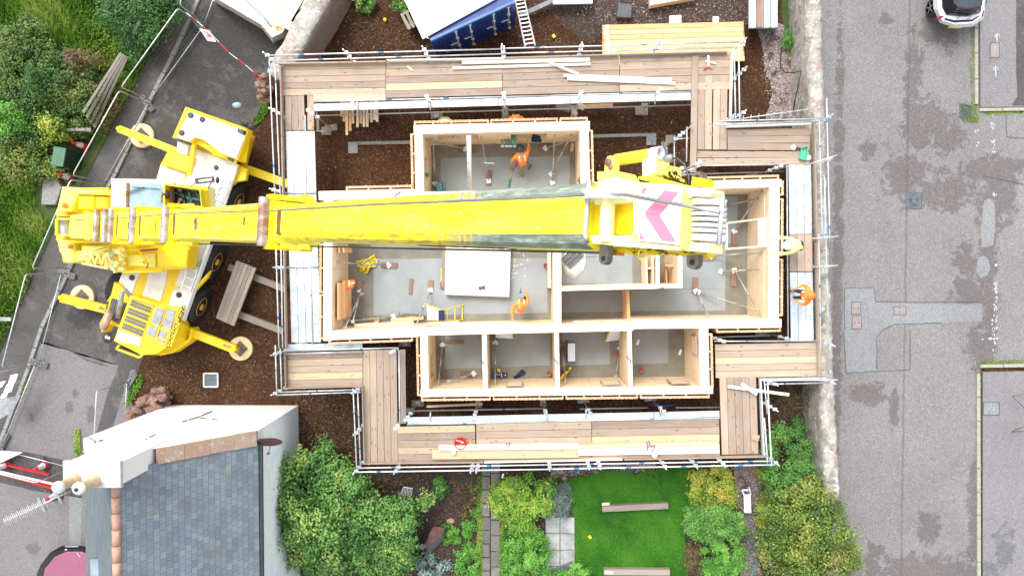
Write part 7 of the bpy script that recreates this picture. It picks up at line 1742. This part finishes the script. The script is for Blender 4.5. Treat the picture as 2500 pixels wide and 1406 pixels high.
rubble([(635, 215), (655, 190), (665, 225), (662, 255), (640, 245)], 22, .08, .18, 'broken red stone wall end by the striped rope post', 5, .9)
for i, (x, y, r, lab) in enumerate([(1872, 1147, .26, 'big smooth red stone under the lower right scaffold corner'), (1378, 1168, .14, 'pair forming stone at the left top corner of the lawn'), (1352, 1165, .13, 'brown stone left of the stone at the lawn corner'), (1100, 1273, .20, 'broken terracotta slab right of the brown cover')]):
    m = MB(); c = P(x, y, .1); m.ball(c - Vector((0, 0, .06)), (r * .95, r * .7, r * .35), 7); m.build('stone', 'ridge_clay' if i == 3 else 'stone_red', label=lab.replace('pair forming ', 'small '), cat='stone')

# ------------------------------------------------------------------ mesh fence panels, feet, signs
GF = 'temporary mesh fence panels along the footway'; GB = 'rubber feet under the mesh fence'
def fence(a, b, label, h=2.0, mesh=.13, lean=0.):
    A = P(*a, .12); B = P(*b, .12); d = (B - A).normalized(); L = (B - A).length; up = Vector((0, 0, 1)); t = thing('mesh_fence_panel', (A.x, A.y, .05), label, 'fence panel', GF)
    def q(s, z): return A + d * s + up * z
    c = .12; fr_ = [q(0, -.08), q(0, h - c), q(c * .3, h - c * .3), q(c, h), q(L - c, h), q(L - c * .3, h - c * .3), q(L, h - c), q(L, -.08)]
    m = MB(); m.tube(fr_, .021, 8); m.tube([q(0, .06), q(L, .06)], .019, 8); m.build('frame', 'galvanised', t)
    m = MB(); k = int(L / mesh)
    for i in range(1, k): m.tube([q(L * i / k, .06), q(L * i / k, h)], .0011, 3, cap=False)
    for i in range(1, 8): m.tube([q(0, h * i / 8), q(L, h * i / 8)], .0011, 3, cap=False)
    m.build('wire_mesh', 'steel_grey', t); return t
fence((536, -35), (500, 60), 'mesh fence panel at the very top of the lane')
fence((497, 68), (368, 246), 'mesh fence panel above the crane beside the two footway kerbs'); fence((364, 254), (258, 445), 'mesh fence panel crossing the upper left outrigger')
fence((254, 455), (166, 655), 'mesh fence panel behind the rear of the crane'); fence((152, 668), (97, 880), 'mesh fence panel below the lower left outrigger')
fence((88, 890), (8, 1088), 'mesh fence panel carrying white sheets and a grey banner'); fence((312, 932), (306, 1040), 'single mesh fence panel between the lane and the rubble heap')
fence((6, 1098), (176, 1140), 'mesh fence panel beside the red plastic barrier')
def foot(x, y, deg, lab, mat='grey_rubber'):
    c = P(x, y, .01); t = thing('fence_foot', c, lab, 'fence foot', GB); a = rad(deg); u = Vector((math.cos(a), math.sin(a), 0)); s = Vector((-u.y, u.x, 0)); m = MB()
    q = [c + u * .36 + s * .07, c + u * .32 + s * .115, c - u * .32 + s * .115, c - u * .36 + s * .07, c - u * .36 - s * .07, c - u * .32 - s * .115, c + u * .32 - s * .115, c + u * .36 - s * .07]; m.prism(q, .01, .13, 0, .015); m.build('block', mat, t)
    m = MB()
    for v, w_ in ((-.28, .05), (-.17, .05), (0, .16), (.17, .05), (.28, .05)):
        for o in ((-.045, .045) if w_ < .1 else (0,)): cc = c + u * v + s * o; m.obox((cc.x, cc.y, .131), u * w_ / 2, s * .022, (0, 0, .002))
    m.build('slot', 'ink_black', t)
foot(484, 58, -50, 'rubber fence foot at the top by the warning sign'); foot(362, 254, -52, 'rubber fence foot above the upper left outrigger pad'); foot(166, 668, -25, 'rubber fence foot left of the crane counterweight')
foot(98, 886, -18, 'rubber fence foot with a pale end beside the footway'); foot(322, 928, 58, 'rubber fence foot at the edge of the brown gravel'); foot(12, 1078, 62, 'rubber fence foot at the left edge above the white sheet')
def cone(x, y, label, z=.0, h=.75):
    c = P(x, y, z); t = thing('traffic_cone', c, label, 'cone', 'red and white traffic cones'); a = random.uniform(0, 1.5); m = MB(); m.box(c + Vector((0, 0, .02)), (.44, .44, .04), a); m.build('base', 'black_rubber', t)
    r = lambda z_: .15 - .125 * z_ / h; m = MB(); m.lathe([(r(.0), .04), (r(.2), .2)], c, n=20); m.lathe([(r(.2), .2), (r(.52), .52)], c, n=20, m=1); m.lathe([(r(.52), .52), (r(h), h), (0, h)], c, n=20); m.build('cone', ['red_plastic', 'white_reflect'], t)
cone(205, 357, 'traffic cone behind the green cabinet', .16); cone(172, 433, 'traffic cone below the green cabinet', .16); cone(113, 1133, 'traffic cone behind the red plastic barrier'); cone(18, 1133, 'traffic cone at the left edge by the white sheet'); cone(140, 1206, 'traffic cone between the aerial and the chimney'); cone(640, 196, 'traffic cone at the end of the striped rope')
# sheets on the fence, banner, sign and rope
t = thing('notice_boards', P(20, 945, 1), 'white notice sheets leaning against the fence at the left edge', 'notice'); 
for q in ([(27, 915), (45, 912), (37, 934), (20, 937)], [(17, 938), (36, 934), (28, 956), (8, 959)], [(6, 961), (21, 957), (15, 970), (0, 972)], [(0, 932), (15, 929), (5, 944), (0, 947)]):
    m = MB(); m.hull(PP(q, 1.2), [p + Vector((0, 0, .02)) for p in PP(q, 1.2)]); m.build('sheet', 'bench_white', t)
m = MB(); m.hull(PP([(0, 974), (52, 964), (28, 1008), (0, 1022)], .9), [p + Vector((0, 0, .015)) for p in PP([(0, 974), (52, 964), (28, 1008), (0, 1022)], .9)]); m.build('banner', 'steel_grey', label='grey banner sagging on the fence at the left edge', cat='banner')
m = MB(); q = [(-40, 1096), (55, 1104), (0, 1130), (-40, 1145)]; m.hull(PP(q, .3), PP(q, .34)); m.build('white_sheet', 'white_plain', label='white sheet on the ground at the left edge beside the barrier', cat='sheet')
t = thing('warning_sign', P(505, 88, 1.1), 'white site warning sign hanging on the striped rope', 'sign'); q = PP([(487, 71), (512, 76), (528, 103), (508, 101)], 1.25); m = MB(); m.hull(q, [p + Vector((0, 0, .02)) for p in q]); m.build('board', 'bench_white', t)
def sg(u0, v0, u1, v1, mt, nm):
    a, b, c, d = q; f = lambda u, v: (a.lerp(b, u)).lerp(d.lerp(c, u), v) + Vector((0, 0, .024)); m = MB(); m.sheet([f(u0, v0), f(u1, v0), f(u1, v1), f(u0, v1)]); m.build(nm, mt, t)
sg(.4, .3, .9, .7, 'red_plastic', 'red_panel'); sg(.25, .12, .5, .3, 'green_handle', 'symbol'); sg(.55, .12, .7, .28, 'ink_black', 'symbol'); sg(.2, .5, .35, .8, 'container_blue', 'symbol'); sg(.3, .85, .8, .95, 'ink_grey', 'symbol')
m = MB(); pts = [P(455, 32, 1.3), P(480, 52, 1.25), P(510, 78, 1.2), P(560, 130, 1.05), P(600, 160, .95), P(635, 190, .75)]; path = []
for a, b in zip(pts[:-1], pts[1:]):
    for k in range(2): path.append(a.lerp(b, k / 2))
path.append(pts[-1]); m.tube(path, .013, 6, mats=[k % 2 for k in range(len(path) - 1)]); m.build('barrier_rope', ['bench_white', 'red_plastic'], label='red and white striped rope strung across the lane to the wall end', cat='rope')
# red barrier
t = thing('plastic_barrier', P(70, 1170, 0), 'red plastic barrier with slats at the lower left edge', 'barrier'); m = MB()
m.beam(P(-20, 1146, .98), P(145, 1184, .98), .05, .08); m.build('top_rail', 'bench_white', t)
m = MB(); m.beam(P(-10, 1150, .90), P(140, 1184, .90), .07, .12); m.beam(P(0, 1155, .15), P(130, 1190, .15), .07, .12); m.beam(P(-10, 1128, .1), P(120, 1158, .1), .06, .08)
for i in range(12): a = lerp2((4, 1154), (132, 1183), i / 11); m.beam(P(a[0], a[1], .86), P(a[0] + 2, a[1] + 1, .2), .05, .03)
m.build('frame', 'red_plastic', t)
flat('lane_patch', [(-60, 1120), (60, 1102), (190, 1130), (200, 1215), (100, 1200), (-60, 1165)], .013, 'yard_tarmac', .02)
flat('cottage_strip', [(168, 1212), (200, 1212), (196, 1420), (172, 1420)], .013, 'patch_tarmac')

# ------------------------------------------------------------------ verge furniture
t = thing('street_cabinet', P(180, 395, .1), 'dark green street cabinet with a pale green sloping top', 'cabinet')
bt = PP([(150, 372), (200, 384), (190, 412), (140, 404)], .1); tp = [P(143, 370, 1.15), P(160, 373, 1.15), P(148, 408, 1.15), P(135, 402, 1.15)]
c = P(191, 394, .1); u = Vector((.32, -.06, 0)).normalized(); s = Vector((-u.y, u.x, 0)); m = MB(); m.obox((c.x, c.y, .65), u * .20, s * .32, (0, 0, .55)); m.build('body', 'cabinet_green', t)
m = MB(); m.obox((c.x, c.y, 1.23), u * .22, s * .34, (0, 0, .03)); m.build('lid', 'cabinet_green_light', t); m = MB(); c2 = c + u * .203; m.obox((c2.x, c2.y, .65), u * .003, s * .004, (0, 0, .5)); m.build('door_seam', 'ink_black', t)
def slatfence(name, lines, label):
    a0 = lines[0][0]; t = thing(name, P(*a0, .1), label, 'fence', 'broken grey slat fences in the shrubs')
    for (a, b, za, zb) in lines: m = MB(); m.beam(P(*a, za), P(*b, zb), .10, .03); m.build('slat', 'fence_timber', t)
    a, b, za, zb = lines[0]; m = MB(); q = P(*lerp2(a, b, .5), .1); m.beam(q, q + Vector((0, 0, 1.2)), .09, .09, up=(0, 1, 0)); m.build('post', 'fence_timber', t)
slatfence('slat_fence', [((296 + i * 5, 130 + i * 3), (203 + i * 9, 275 + i * 12), 1.25 - i * .18, 1.25 - i * .18) for i in range(4)], 'long broken slat fence running down through the shrubs')
slatfence('slat_fence', [((222, 316 + i * 3), (138, 318 + i * 3), 1.0 - i * .2, 1.0 - i * .2) for i in range(3)], 'short slat fence turning left above the cones')
slatfence('slat_fence', [((358, 20 + i * 3), (325 + i * 3, 82), 1.4 - i * .2, 1.4 - i * .2) for i in range(2)], 'short piece of slat fence in the dark bush at the top')
m = MB(); m.beam(P(-20, 778, 1.0), P(28, 779, .9), .14, .10); m.build('post_stub', 'steel_grey', label='rounded grey post end poking in at the left edge', cat='post')
# hose over the boundary wall
m = MB(); m.tube([P(x, y, z) for x, y, z in ((1908, 110, .1), (1905, 165, .1), (1918, 178, .3), (1938, 178, 1.2), (1956, 173, 1.8), (1950, 205, 1.75), (1942, 240, 1.5), (1936, 275, 1.0))], .018, 6); m.build('garden_hose', 'cabinet_green', label='thin green hose looped over the boundary wall at the top right', cat='hose')

# ------------------------------------------------------------------ top of the site
t = thing('shipping_container', P(1150, 30, 0), 'dark blue shipping container with a white sheeted roof at the top', 'container')
zt = 2.6; A = P(1050, 96, zt); B = P(1256, 2, zt); d = (B - A); L = d.length; u = d / L; u.z = 0; s = Vector((-u.y, u.x, 0)); W_ = 5.0
m = MB(); m.prism([A, B, B + s * W_, A + s * W_], .12, zt - .05); m.build('body', 'container_blue', t)
m = MB(); k = int(L / .28)
for i in range(k): c = A + u * (L * (i + .5) / k) - s * .015; m.obox((c.x, c.y, 1.3), u * .05, s * .02, (0, 0, 1.12))
m.build('rib', 'container_blue', t)
m = MB(); m.beam(A + Vector((0, 0, -.06)) - s * .03, B + Vector((0, 0, -.06)) - s * .03, .08, .14); m.build('top_rail', 'container_rail', t)
A2 = P(1040, 93, zt + .02); B2 = P(1208, 0, zt + .02)
m = MB(); m.hull([A2 - u * .12, B2 + u * .15, B2 + s * W_ + u * .4, A2 + s * W_ - u * .2], [p + Vector((0, 0, .05)) for p in (A2, B2, B2 + s * W_, A2 + s * W_)]); m.build('roof_sheet', 'tarp_white', t)
m = MB(); m.hull([P(1040, 93, zt), P(1047, 96, zt), P(1040, 88, .9), P(1036, 82, .9)], [P(1000, 0, zt), P(1010, -10, zt), P(1008, -10, 1), P(1005, 0, 1)]); m.build('sheet_flap', 'tarp_white', t)
for f in (.29, .46, .74, .92):
    c = A + u * L * f - s * .05; m = MB(); m.tube([(c.x, c.y, .2), (c.x, c.y, 2.5)], .022, 8)
    for z in (.3, .9, 1.7, 2.4): m.box((c.x, c.y, z), (.11, .07, .07))
    m.beam((c.x, c.y, 1.2), (c.x - u.x * .3, c.y - u.y * .3, 1.25), .04, .04); m.build('lock_rod', 'zinc_white', t)
text('REAR', A + u * .55 - s * .04 + Vector((0, 0, -1.9)), Matrix((u, Vector((0, 0, 1)), -s)).transposed().to_4x4(), .16, 'plate_yellow', 'lettering', t)
ladder('ladder', (1266, -12), (1294, 112), .34, .2, 2.25, 13, 'aluminium', None, label='aluminium ladder leaning up to the top scaffold beside the blue container', cat='ladder')
t = thing('pallet_stack', P(1000, 50, 0), 'stack of grey weathered pallets at the left end of the blue container', 'pallets')
for k in range(6):
    m = MB(); z = .1 + k * .12
    for i in range(4): a = lerp2((980, 34), (1012, 14), i / 3); b = lerp2((998, 66), (1026, 54), i / 3); m.beam(P(a[0], a[1], z), P(b[0] + (k % 2) * 3, b[1] + (k % 3) * 3, z), .10, .03)
    m.beam(P(980, 38, z - .05), P(1012, 20, z - .05), .09, .07); m.beam(P(996, 66, z - .05), P(1026, 52, z - .05), .09, .07); m.build('pallet', 'grey_timber', t)
# wrapped timber pack
t = thing('wrapped_timber_pack', P(650, 30, 0), 'plastic wrapped pack of pale timber at the top beside the stone wall', 'timber pack')
bt = PP([(515, -80), (521, 4), (640, 72), (668, 106), (697, 92), (752, 8), (790, -60)], .12); tp = PP([(525, -80), (531, -2), (640, 62), (664, 92), (689, 80), (742, 2), (782, -70)], 1.35)
m = MB(); m.hull(bt, tp); m.build('plastic_wrap', 'wrap_grey', t)
m = MB(); q = PP([(528, -80), (534, -4), (640, 52), (652, 42), (712, -80)], 1.36); m.hull(q, [p + Vector((0, 0, .012)) for p in q]); m.build('white_cover', 'tarp_white', t)
for i in range(7): m = MB(); a = (645 + i * 14, 66 - 0 + i * 1.5 + (3 if i == 0 else 0)); b = (702 + i * 14, -40); m.beam(P(a[0], a[1] - (i > 4) * (i - 4) * 18, 1.37), P(b[0], b[1], 1.37), .17, .03); m.build('top_board', 'new_timber', t)
m = MB(); m.tube([P(598, 0, 1.41), P(640, 38, 1.41), P(662, 66, 1.41)], .025, 6); m.build('strap', 'teal_plastic', t)
m = MB(); rs = random.Random(7); m.tube([P(680 + 6 * math.cos(k * .9) + rs.uniform(-2, 2), 70 + 5 * math.sin(k * .9) + rs.uniform(-2, 2), 1.42) for k in range(22)], .012, 5); m.build('tangled_cord', 'rust_orange', t)
# pack of metal decks on the right
t = thing('metal_deck_pack', P(1862, 20, 0), 'bundle of galvanised scaffold decks standing by the stone wall at the top right', 'metal decks')
m = MB()
for k in range(4):
    x0 = 1828 + k * 17.6
    for z in (.16, .34, .52, .70, .88): m.beam(P(x0 + 8, -60, z), P(x0 + 8, 70 - k * .3, z), .23, .15)
m.build('deck', 'metal_deck', t)
m = MB()
for k in range(4):
    for z in (.34, .70): a = P(1836 + k * 17.6, 70.5, z); m.box(a, (.22, .02, .10))
m.build('end_hook', 'container_blue', t); m = MB(); m.beam(P(1855, -60, .985), P(1855, 67, .985), .20, .04); m.build('plank', 'block_timber', t)
for k in range(4): m = MB(); m.beam(P(1837 + k * 17.6, -60, .965), P(1837 + k * 17.6, 69, .965), .03, .02); m.build('deck_rib', 'aluminium', t)
t = thing('drain_crate', P(1525, 27, 0), 'square dark grey plastic chamber on the ground near the top edge', 'chamber'); m = MB(); m.prism(PP([(1510, 8), (1544, 11), (1541, 44), (1506, 42)], .25), .01, .25, 0, .02); m.build('box', 'manhole_iron', t)
m = MB()
for i in range(7): m.beam(P(1511 + i * 5, 10, .255), P(1508 + i * 5, 42, .255), .012, .006); m.beam(P(1509, 12 + i * 5, .256), P(1543, 14 + i * 5, .256), .012, .006)
m.build('grid', 'black_plastic', t)
t = thing('timber_stack', P(1640, 0, 0), 'flat stack of pale timber just entering the top edge of the yard', 'timber stack'); m = MB(); m.prism(PP([(1588, 14), (1585, -40), (1700, -60), (1700, -6)], .4), .05, .4, 0, .01); m.build('boards', 'new_timber', t)
t = thing('white_crate', P(1400, 0, 0), 'white slatted crate just entering the top edge', 'crate')
for i in range(4): m = MB(); m.beam(P(1350, 8 - i * 9, .45), P(1446, 6 - i * 9, .45), .12, .1); m.build('slat', 'bench_white', t)
m = MB(); m.beam(P(1270, 40, .3), P(1350, 4, .3), .16, .2); m.build('plank', 'kerb_grey', label='grey plank on edge running from the ladder to the top edge', cat='plank')
for i, (x, y, c_, lab) in enumerate([(1352, 89, 'plate_yellow', 'bright yellow scrap on the brown gravel below the ladder'), (1440, 1310, 'plate_yellow', 'small yellow scrap on the lawn')]): m = MB(); m.box(P(x, y, .06), (.11, .12, .04), .6); m.build('scrap', c_, label=lab, cat='scrap')
m = MB(); m.lathe([(.06, 0), (.06, .12), (0, .12)], P(941, 51, .02), n=10); m.build('tin', 'plate_yellow', label='tiny yellow tin on the gravel left of the pallets', cat='tin')

# ------------------------------------------------------------------ sleepers and drain by the crane
t = thing('sleeper_stack', P(575, 715, 0), 'stack of old grey sleepers on the brown gravel beside the crane wheels', 'sleepers')
for i in range(5):
    m = MB(); a = lerp2((584, 638), (622, 653), i / 4); b = lerp2((533, 778), (568, 794), i / 4); m.beam(P(a[0], a[1], .55 - (i % 2) * .02), P(b[0], b[1], .55 - (i % 2) * .02), .145, .12); m.build('sleeper', 'grey_timber', t)
for i in range(3): m = MB(); a = lerp2((584, 640), (618, 652), i / 2); b = lerp2((535, 776), (566, 790), i / 2); m.beam(P(a[0], a[1], .40), P(b[0], b[1], .40), .2, .12); m.build('sleeper', 'grey_timber', t)
for a, b, lab in (((560, 652), (698, 706), 'upper of the two grey bearers under the sleeper stack'), ((545, 752), (692, 808), 'lower of the two grey bearers under the sleeper stack')):
    loose('bearer', 'grey_timber', a, b, .18, .24, .22, lab, 'bearer', 'bearers under the sleeper stack')
t = thing('inspection_chamber', P(515, 928, 0), 'square chamber with a white frame and grey lid on the gravel', 'chamber'); m = MB(); q = PP([(498, 911), (532, 911), (532, 944), (498, 944)], .12); m.prism(q, .01, .10); m.build('lid', 'manhole_iron', t)
m = MB()
for a, b in zip(q, q[1:] + q[:1]): m.beam(a, b, .045, .06)
m.build('frame', 'bench_white', t)

# ------------------------------------------------------------------ garden furniture
for (a, b, c, d_, lab) in (((1470, 1240), (1630, 1232), (1470, 1230), (1488, 1229), 'upper weathered beam lying on the lawn'), ((1474, 1393), (1634, 1394), (1476, 1396), (1497, 1397), 'lower weathered beam lying on the lawn')):
    t = thing('garden_beam', P(*a, .04), lab, 'beam', 'two weathered beams lying on the lawn'); m = MB(); m.beam(P(*a, .16), P(*b, .16), .22, .22); m.build('beam', 'grey_timber', t); m = MB(); m.beam(P(c[0], c[1], .285), P(d_[0], d_[1], .285), .10, .03); m.build('cut_end', 'new_timber', t)
t = thing('garden_bench', P(1823, 1222, 0), 'white wooden bench on the gravel path beside the lawn shrubs', 'bench')
for x in (1819.5, 1828): m = MB(); m.beam(P(x, 1206, .45), P(x + 2, 1251, .45), .13, .03); m.build('seat_board', 'bench_white', t)
m = MB(); m.beam(P(1812, 1196, .5), P(1832, 1195, .5), .05, .05); m.beam(P(1812, 1196, .5), P(1816, 1208, .45), .04, .04); m.beam(P(1829, 1190, .7), P(1833, 1206, .5), .04, .04); m.build('frame', 'bench_white', t)
for x, y in ((1816, 1206), (1831, 1206), (1818, 1248), (1833, 1248)): m = MB(); p = P(x, y, .45); m.beam(p, (p.x, p.y, .01), .04, .04, up=(0, 1, 0)); m.build('leg', 'bench_white', t)
t = thing('garden_chair', P(990, 1200, 0), 'white slatted metal chair half hidden among the plants', 'chair')
for i in range(7): m = MB(); m.beam(P(985 + i * 3.6, 1189 + i * .3, .75), P(982 + i * 3.6, 1210, .5), .018, .015); m.build('slat', 'bench_white', t)
m = MB(); m.tube([P(975, 1226, .1), P(974, 1212, .4), P(980, 1200, .6), P(986, 1188, .78), P(1008, 1192, .78)], .015, 6); m.build('frame', 'bench_white', t)
t = thing('covered_barbecue', P(1060, 1305, 0), 'shiny brown garden cover over a low box among the plants', 'cover')
m = MB(); m.hull(PP([(1030, 1335), (1052, 1348), (1084, 1318), (1088, 1290), (1062, 1280), (1045, 1300)], .1), PP([(1045, 1318), (1055, 1325), (1078, 1305), (1084, 1288), (1060, 1284), (1048, 1302)], .75), mt=1); m.build('cover', ['cover_grey', 'cover_brown'], t)
m = MB(); m.hull(PP([(1016, 1335), (1034, 1345), (1044, 1330), (1030, 1322)], .05), PP([(1020, 1335), (1033, 1341), (1040, 1330), (1030, 1326)], .3)); m.build('cover_skirt', 'cover_grey', t)
m = MB(); q = PP([(1345, 1392), (1396, 1370), (1400, 1385), (1350, 1408)], .12); m.prism(q, .02, .12, 0, .02); m.build('edging', 'manhole_iron', label='curved dark slate edging below the patio slabs', cat='edging')
m = MB(); m.lathe([(.05, 0), (.06, .05), (.0, .09)], P(1880, 1374, .02), n=10); m.build('pebble', 'tarp_white', label='round white stone beside the gravel path at the bottom', cat='stone')
m = MB(); m.tube([P(1848, 1370, .03), P(1843, 1385, .03), P(1836, 1400, .03), P(1832, 1420, .03)], .03, 6); m.build('hose', 'teal_plastic', label='teal hose end lying on the gravel path', cat='hose')
m = MB(); m.beam(P(1226, 1166, .2), P(1229, 1155, .2), .07, .05); m.build('marker', 'tarp_white', label='small white peg at the top of the stone path', cat='peg')

# ------------------------------------------------------------------ vehicles
t = thing('parked_car', P(2340, 0, 0), 'white hatchback with a black roof parked by the right kerb', 'car')
lo = [(2285, -140), (2283, -40), (2285, 20), (2298, 52), (2330, 62), (2372, 60), (2395, 44), (2400, -10), (2398, -140)]; mid = [(2281, -140), (2277, -40), (2279, 22), (2294, 56), (2330, 69), (2374, 66), (2402, 46), (2408, -10), (2406, -140)]; hi = [(2290, -140), (2286, -40), (2290, 24), (2300, 50), (2332, 60), (2374, 57), (2398, 40), (2404, -10), (2402, -140)]
m = MB(); m.hull(PP(lo, .3), PP(mid, .62)); m.hull(PP(mid, .622), PP(hi, .98)); cb = m.build('body', 'car_white', t)
g0 = [(2298, -140), (2296, -40), (2300, 20), (2310, 38), (2360, 42), (2394, 32), (2402, -10), (2400, -140)]; g1 = [(2330, -140), (2327, -40), (2330, 8), (2340, 20), (2368, 23), (2396, 18), (2402, -10), (2400, -140)]
m = MB(); m.hull(PP(g0, .985), PP(g1, 1.42)); gh = m.build('window_glass', 'car_black', t); m = MB(); m.prism(PP([(x + (1 if x < 2350 else -1), y - 1) for x, y in g1], 1.47), 1.421, 1.47, 0, .02); m.build('roof', 'car_roof', t)
m = MB(); a = P(2336, 22, 1.40); b = P(2394, 20, 1.40); m.beam(a, b, .05, .03); m.build('brake_light_strip', 'car_red', gh)
m = MB(); m.prism(PP([(2306, 44), (2330, 50), (2374, 48), (2392, 38), (2390, 42), (2374, 53), (2330, 56), (2306, 49)], 1.0), .97, 1.0); m.build('trim', 'car_black', cb)
for q in ([(2286, 44), (2300, 38), (2305, 41), (2291, 50)], [(2397, 38), (2401, 26), (2403, 28), (2401, 41)]): m = MB(); m.prism(PP(q, 1.0), .80, 1.0, 0, .01); m.build('tail_light', 'car_red', cb)
m = MB(); m.beam(P(2316, 67.5, .62), P(2346, 68.5, .62), .02, .12); m.build('number_plate', 'plate_yellow', cb)
m = MB(); m.tube([P(2346, 40, 1.03), P(2336, 46, 1.0)], .01, 5); m.tube([P(2372, 40, 1.03), P(2362, 47, 1.0)], .01, 5); m.build('wiper', 'black_plastic', gh)
for (x, y) in ((2271, 20), (2271, -130)):
    c = P(x + 3, y, .32); m = MB(); m.lathe([(.2, .2), (.30, .2), (.32, .15), (.32, -.02), (.28, -.06), (.22, -.05)], c, (1, 0, 0), 24); w_ = m.build('wheel', 'black_rubber', t); m = MB(); m.lathe([(.22, -.05), (.20, -.03), (.19, .0), (.0, .0)], c, (1, 0, 0), 20); 
    for k in range(5): a = 2 * PI * k / 5; m.beam(c + Vector((-.05, 0, 0)), c + Vector((-.05, math.cos(a) * .20, math.sin(a) * .20)), .035, .02, up=(1, 0, 0))
    m.build('rim', 'chrome', w_)
for (x,) in ((2394,),):
    c = P(x, 10, .32); m = MB(); m.lathe([(.2, -.2), (.32, -.16), (.32, .02), (.2, .04)], c, (1, 0, 0), 20); m.build('wheel', 'black_rubber', t)
t = thing('covered_car', P(150, 1400, 0), 'dark maroon car in the bottom left corner beside the cottage', 'car')
lo = [(92, 1600), (92, 1420), (98, 1380), (122, 1348), (152, 1331), (200, 1331), (240, 1345), (250, 1420), (250, 1600)]; hi = [(99, 1600), (99, 1420), (106, 1384), (130, 1354), (158, 1341), (198, 1341), (232, 1352), (240, 1420), (240, 1600)]
m = MB(); m.hull(PP([(x + 4, y + 3) for x, y in lo], .25), PP(lo, .60)); cb = m.build('bumper', 'car_black', t); m = MB(); m.hull(PP(lo, .602), PP(hi, .80)); m.build('body', 'car_black', t); m = MB(); m.prism(PP([(101, 1600), (101, 1422), (108, 1388), (132, 1360), (160, 1347), (197, 1347), (228, 1358), (236, 1420), (236, 1600)], .88), .81, .88, 0, .03); m.build('bonnet', 'maroon_cloth', t)
m = MB(); m.beam(P(160, 1333, .72), P(192, 1333, .72), .03, .05); m.beam(P(188, 1347, .9), P(197, 1360, .9), .04, .02); m.build('grille_trim', 'chrome', cb); m = MB(); m.ball(P(161, 1341, .85), (.06, .03, .02), 8); m.build('badge', 'chrome', cb)
for x in (108, 230): m = MB(); m.lathe([(.2, -.1), (.3, -.1), (.3, .1), (.2, .1)], P(x, 1400, .3), (1, 0, 0), 16); m.build('wheel', 'black_rubber', t)

# ------------------------------------------------------------------ ironwork in the road
def cover(name, q, mat, label, cat, z=.022, group=None, slots=()):
    t = thing(name, P(q[0][0], q[0][1], .01), label, cat, group); m = MB(); m.prism(PP(q, z), -.01, z, 0, .004); m.build('plate', mat, t)
    ins = [lerp2(p, (sum(a for a, _ in q) / len(q), sum(b for _, b in q) / len(q)), -.06) for p in q]; m = MB(); I = PP(ins, z - .004)
    for a, b in zip(I, I[1:] + I[:1]): m.beam(a, b, .02, .016)
    m.build('frame', 'manhole_iron', t)
    if slots:
        m = MB()
        for a, b in slots: m.beam(P(*a, z + .002), P(*b, z + .002), .02, .003)
        m.build('slot', 'ink_black', t)
cover('manhole_cover', [(2213, 472), (2249, 472), (2250, 509), (2213, 509)], 'manhole_iron', 'square grey manhole cover in the middle of the right road', 'manhole cover', slots=[((2221, 481), (2221, 497)), ((2225, 484), (2225, 494)), ((2226, 477), (2233, 477)), ((2226, 498), (2238, 498)), ((2241, 481), (2241, 494)), ((2237, 484), (2237, 490)), ((2224, 502), (2240, 502))])
GC = 'small pinkish service covers in the trench patch'
cover('service_cover', [(2080, 738), (2101, 738), (2101, 766), (2079, 766)], 'manhole_pink', 'upper of the two touching service covers in the road patch', 'service cover', group=GC, slots=[((2085, 750), (2085, 754)), ((2095, 750), (2095, 754))])
cover('service_cover', [(2082, 772), (2103, 772), (2103, 802), (2081, 802)], 'manhole_pink', 'lower of the two touching service covers in the road patch', 'service cover', group=GC, slots=[((2087, 785), (2087, 789)), ((2097, 785), (2097, 789))])
cover('service_cover', [(2183, 749), (2211, 749), (2211, 767), (2184, 767)], 'manhole_pink', 'service cover alone in the narrow arm of the road patch', 'service cover', group=GC, slots=[((2195, 753), (2199, 753)), ((2195, 762), (2199, 762))])
cover('pavement_cover', [(2419, 106), (2439, 106), (2439, 140), (2418, 140)], 'manhole_pink', 'brown cover between the white arrows on the right footway', 'service cover', z=.106)
cover('pavement_cover', [(2402, 983), (2439, 983), (2439, 1012), (2402, 1012)], 'patch_tarmac', 'square patch like cover on the lower right footway', 'service cover', z=.106)
t = thing('drain_grate', P(2358, 270, .01), 'slotted drain grate in the gutter on the right', 'drain grate'); m = MB(); m.prism(PP([(2344, 258), (2370, 257), (2373, 285), (2345, 287)], .015), -.01, .015); m.build('recess', 'ink_black', t)
m = MB()
for i in range(7): a = lerp2((2345, 262 + 0), (2345, 286), i / 6); m.beam(P(2345 , 260 + i * 4.2, .024), P(min(2372, 2351 + i * 4), 257 + max(0, (i - 5) * 4), .024), .016, .01); m.beam(P(min(2371, 2347 + i * 4), 286, .024), P(2372, 262 + i * 4, .024), .016, .01)
for a, b in (((2344, 258), (2370, 257)), ((2370, 257), (2373, 285)), ((2373, 285), (2345, 287)), ((2345, 287), (2344, 258))): m.beam(P(*a, .022), P(*b, .022), .03, .014)
m.build('bars', 'manhole_iron', t)
m = MB(); m.tube([P(x, y, .012) for x, y in [(2355 + 17 * math.cos(a), 1369 + 24 * math.sin(a)) for a in [2 * PI * k / 16 for k in range(17)]]], .012, 5); struct('round_patch_seal', m, 'manhole_iron')
t = thing('metal_trestle', P(2490, 1010, .1), 'thin brown metal frame at the right edge of the lower footway', 'frame'); m = MB(); m.tube([P(2520, 955, .8), P(2472, 968, .6), P(2500, 995, .4)], .015, 5); m.tube([P(2520, 1030, .8), P(2470, 1054, .5), P(2520, 1050, .2)], .015, 5); m.build('bars', 'twig', t)
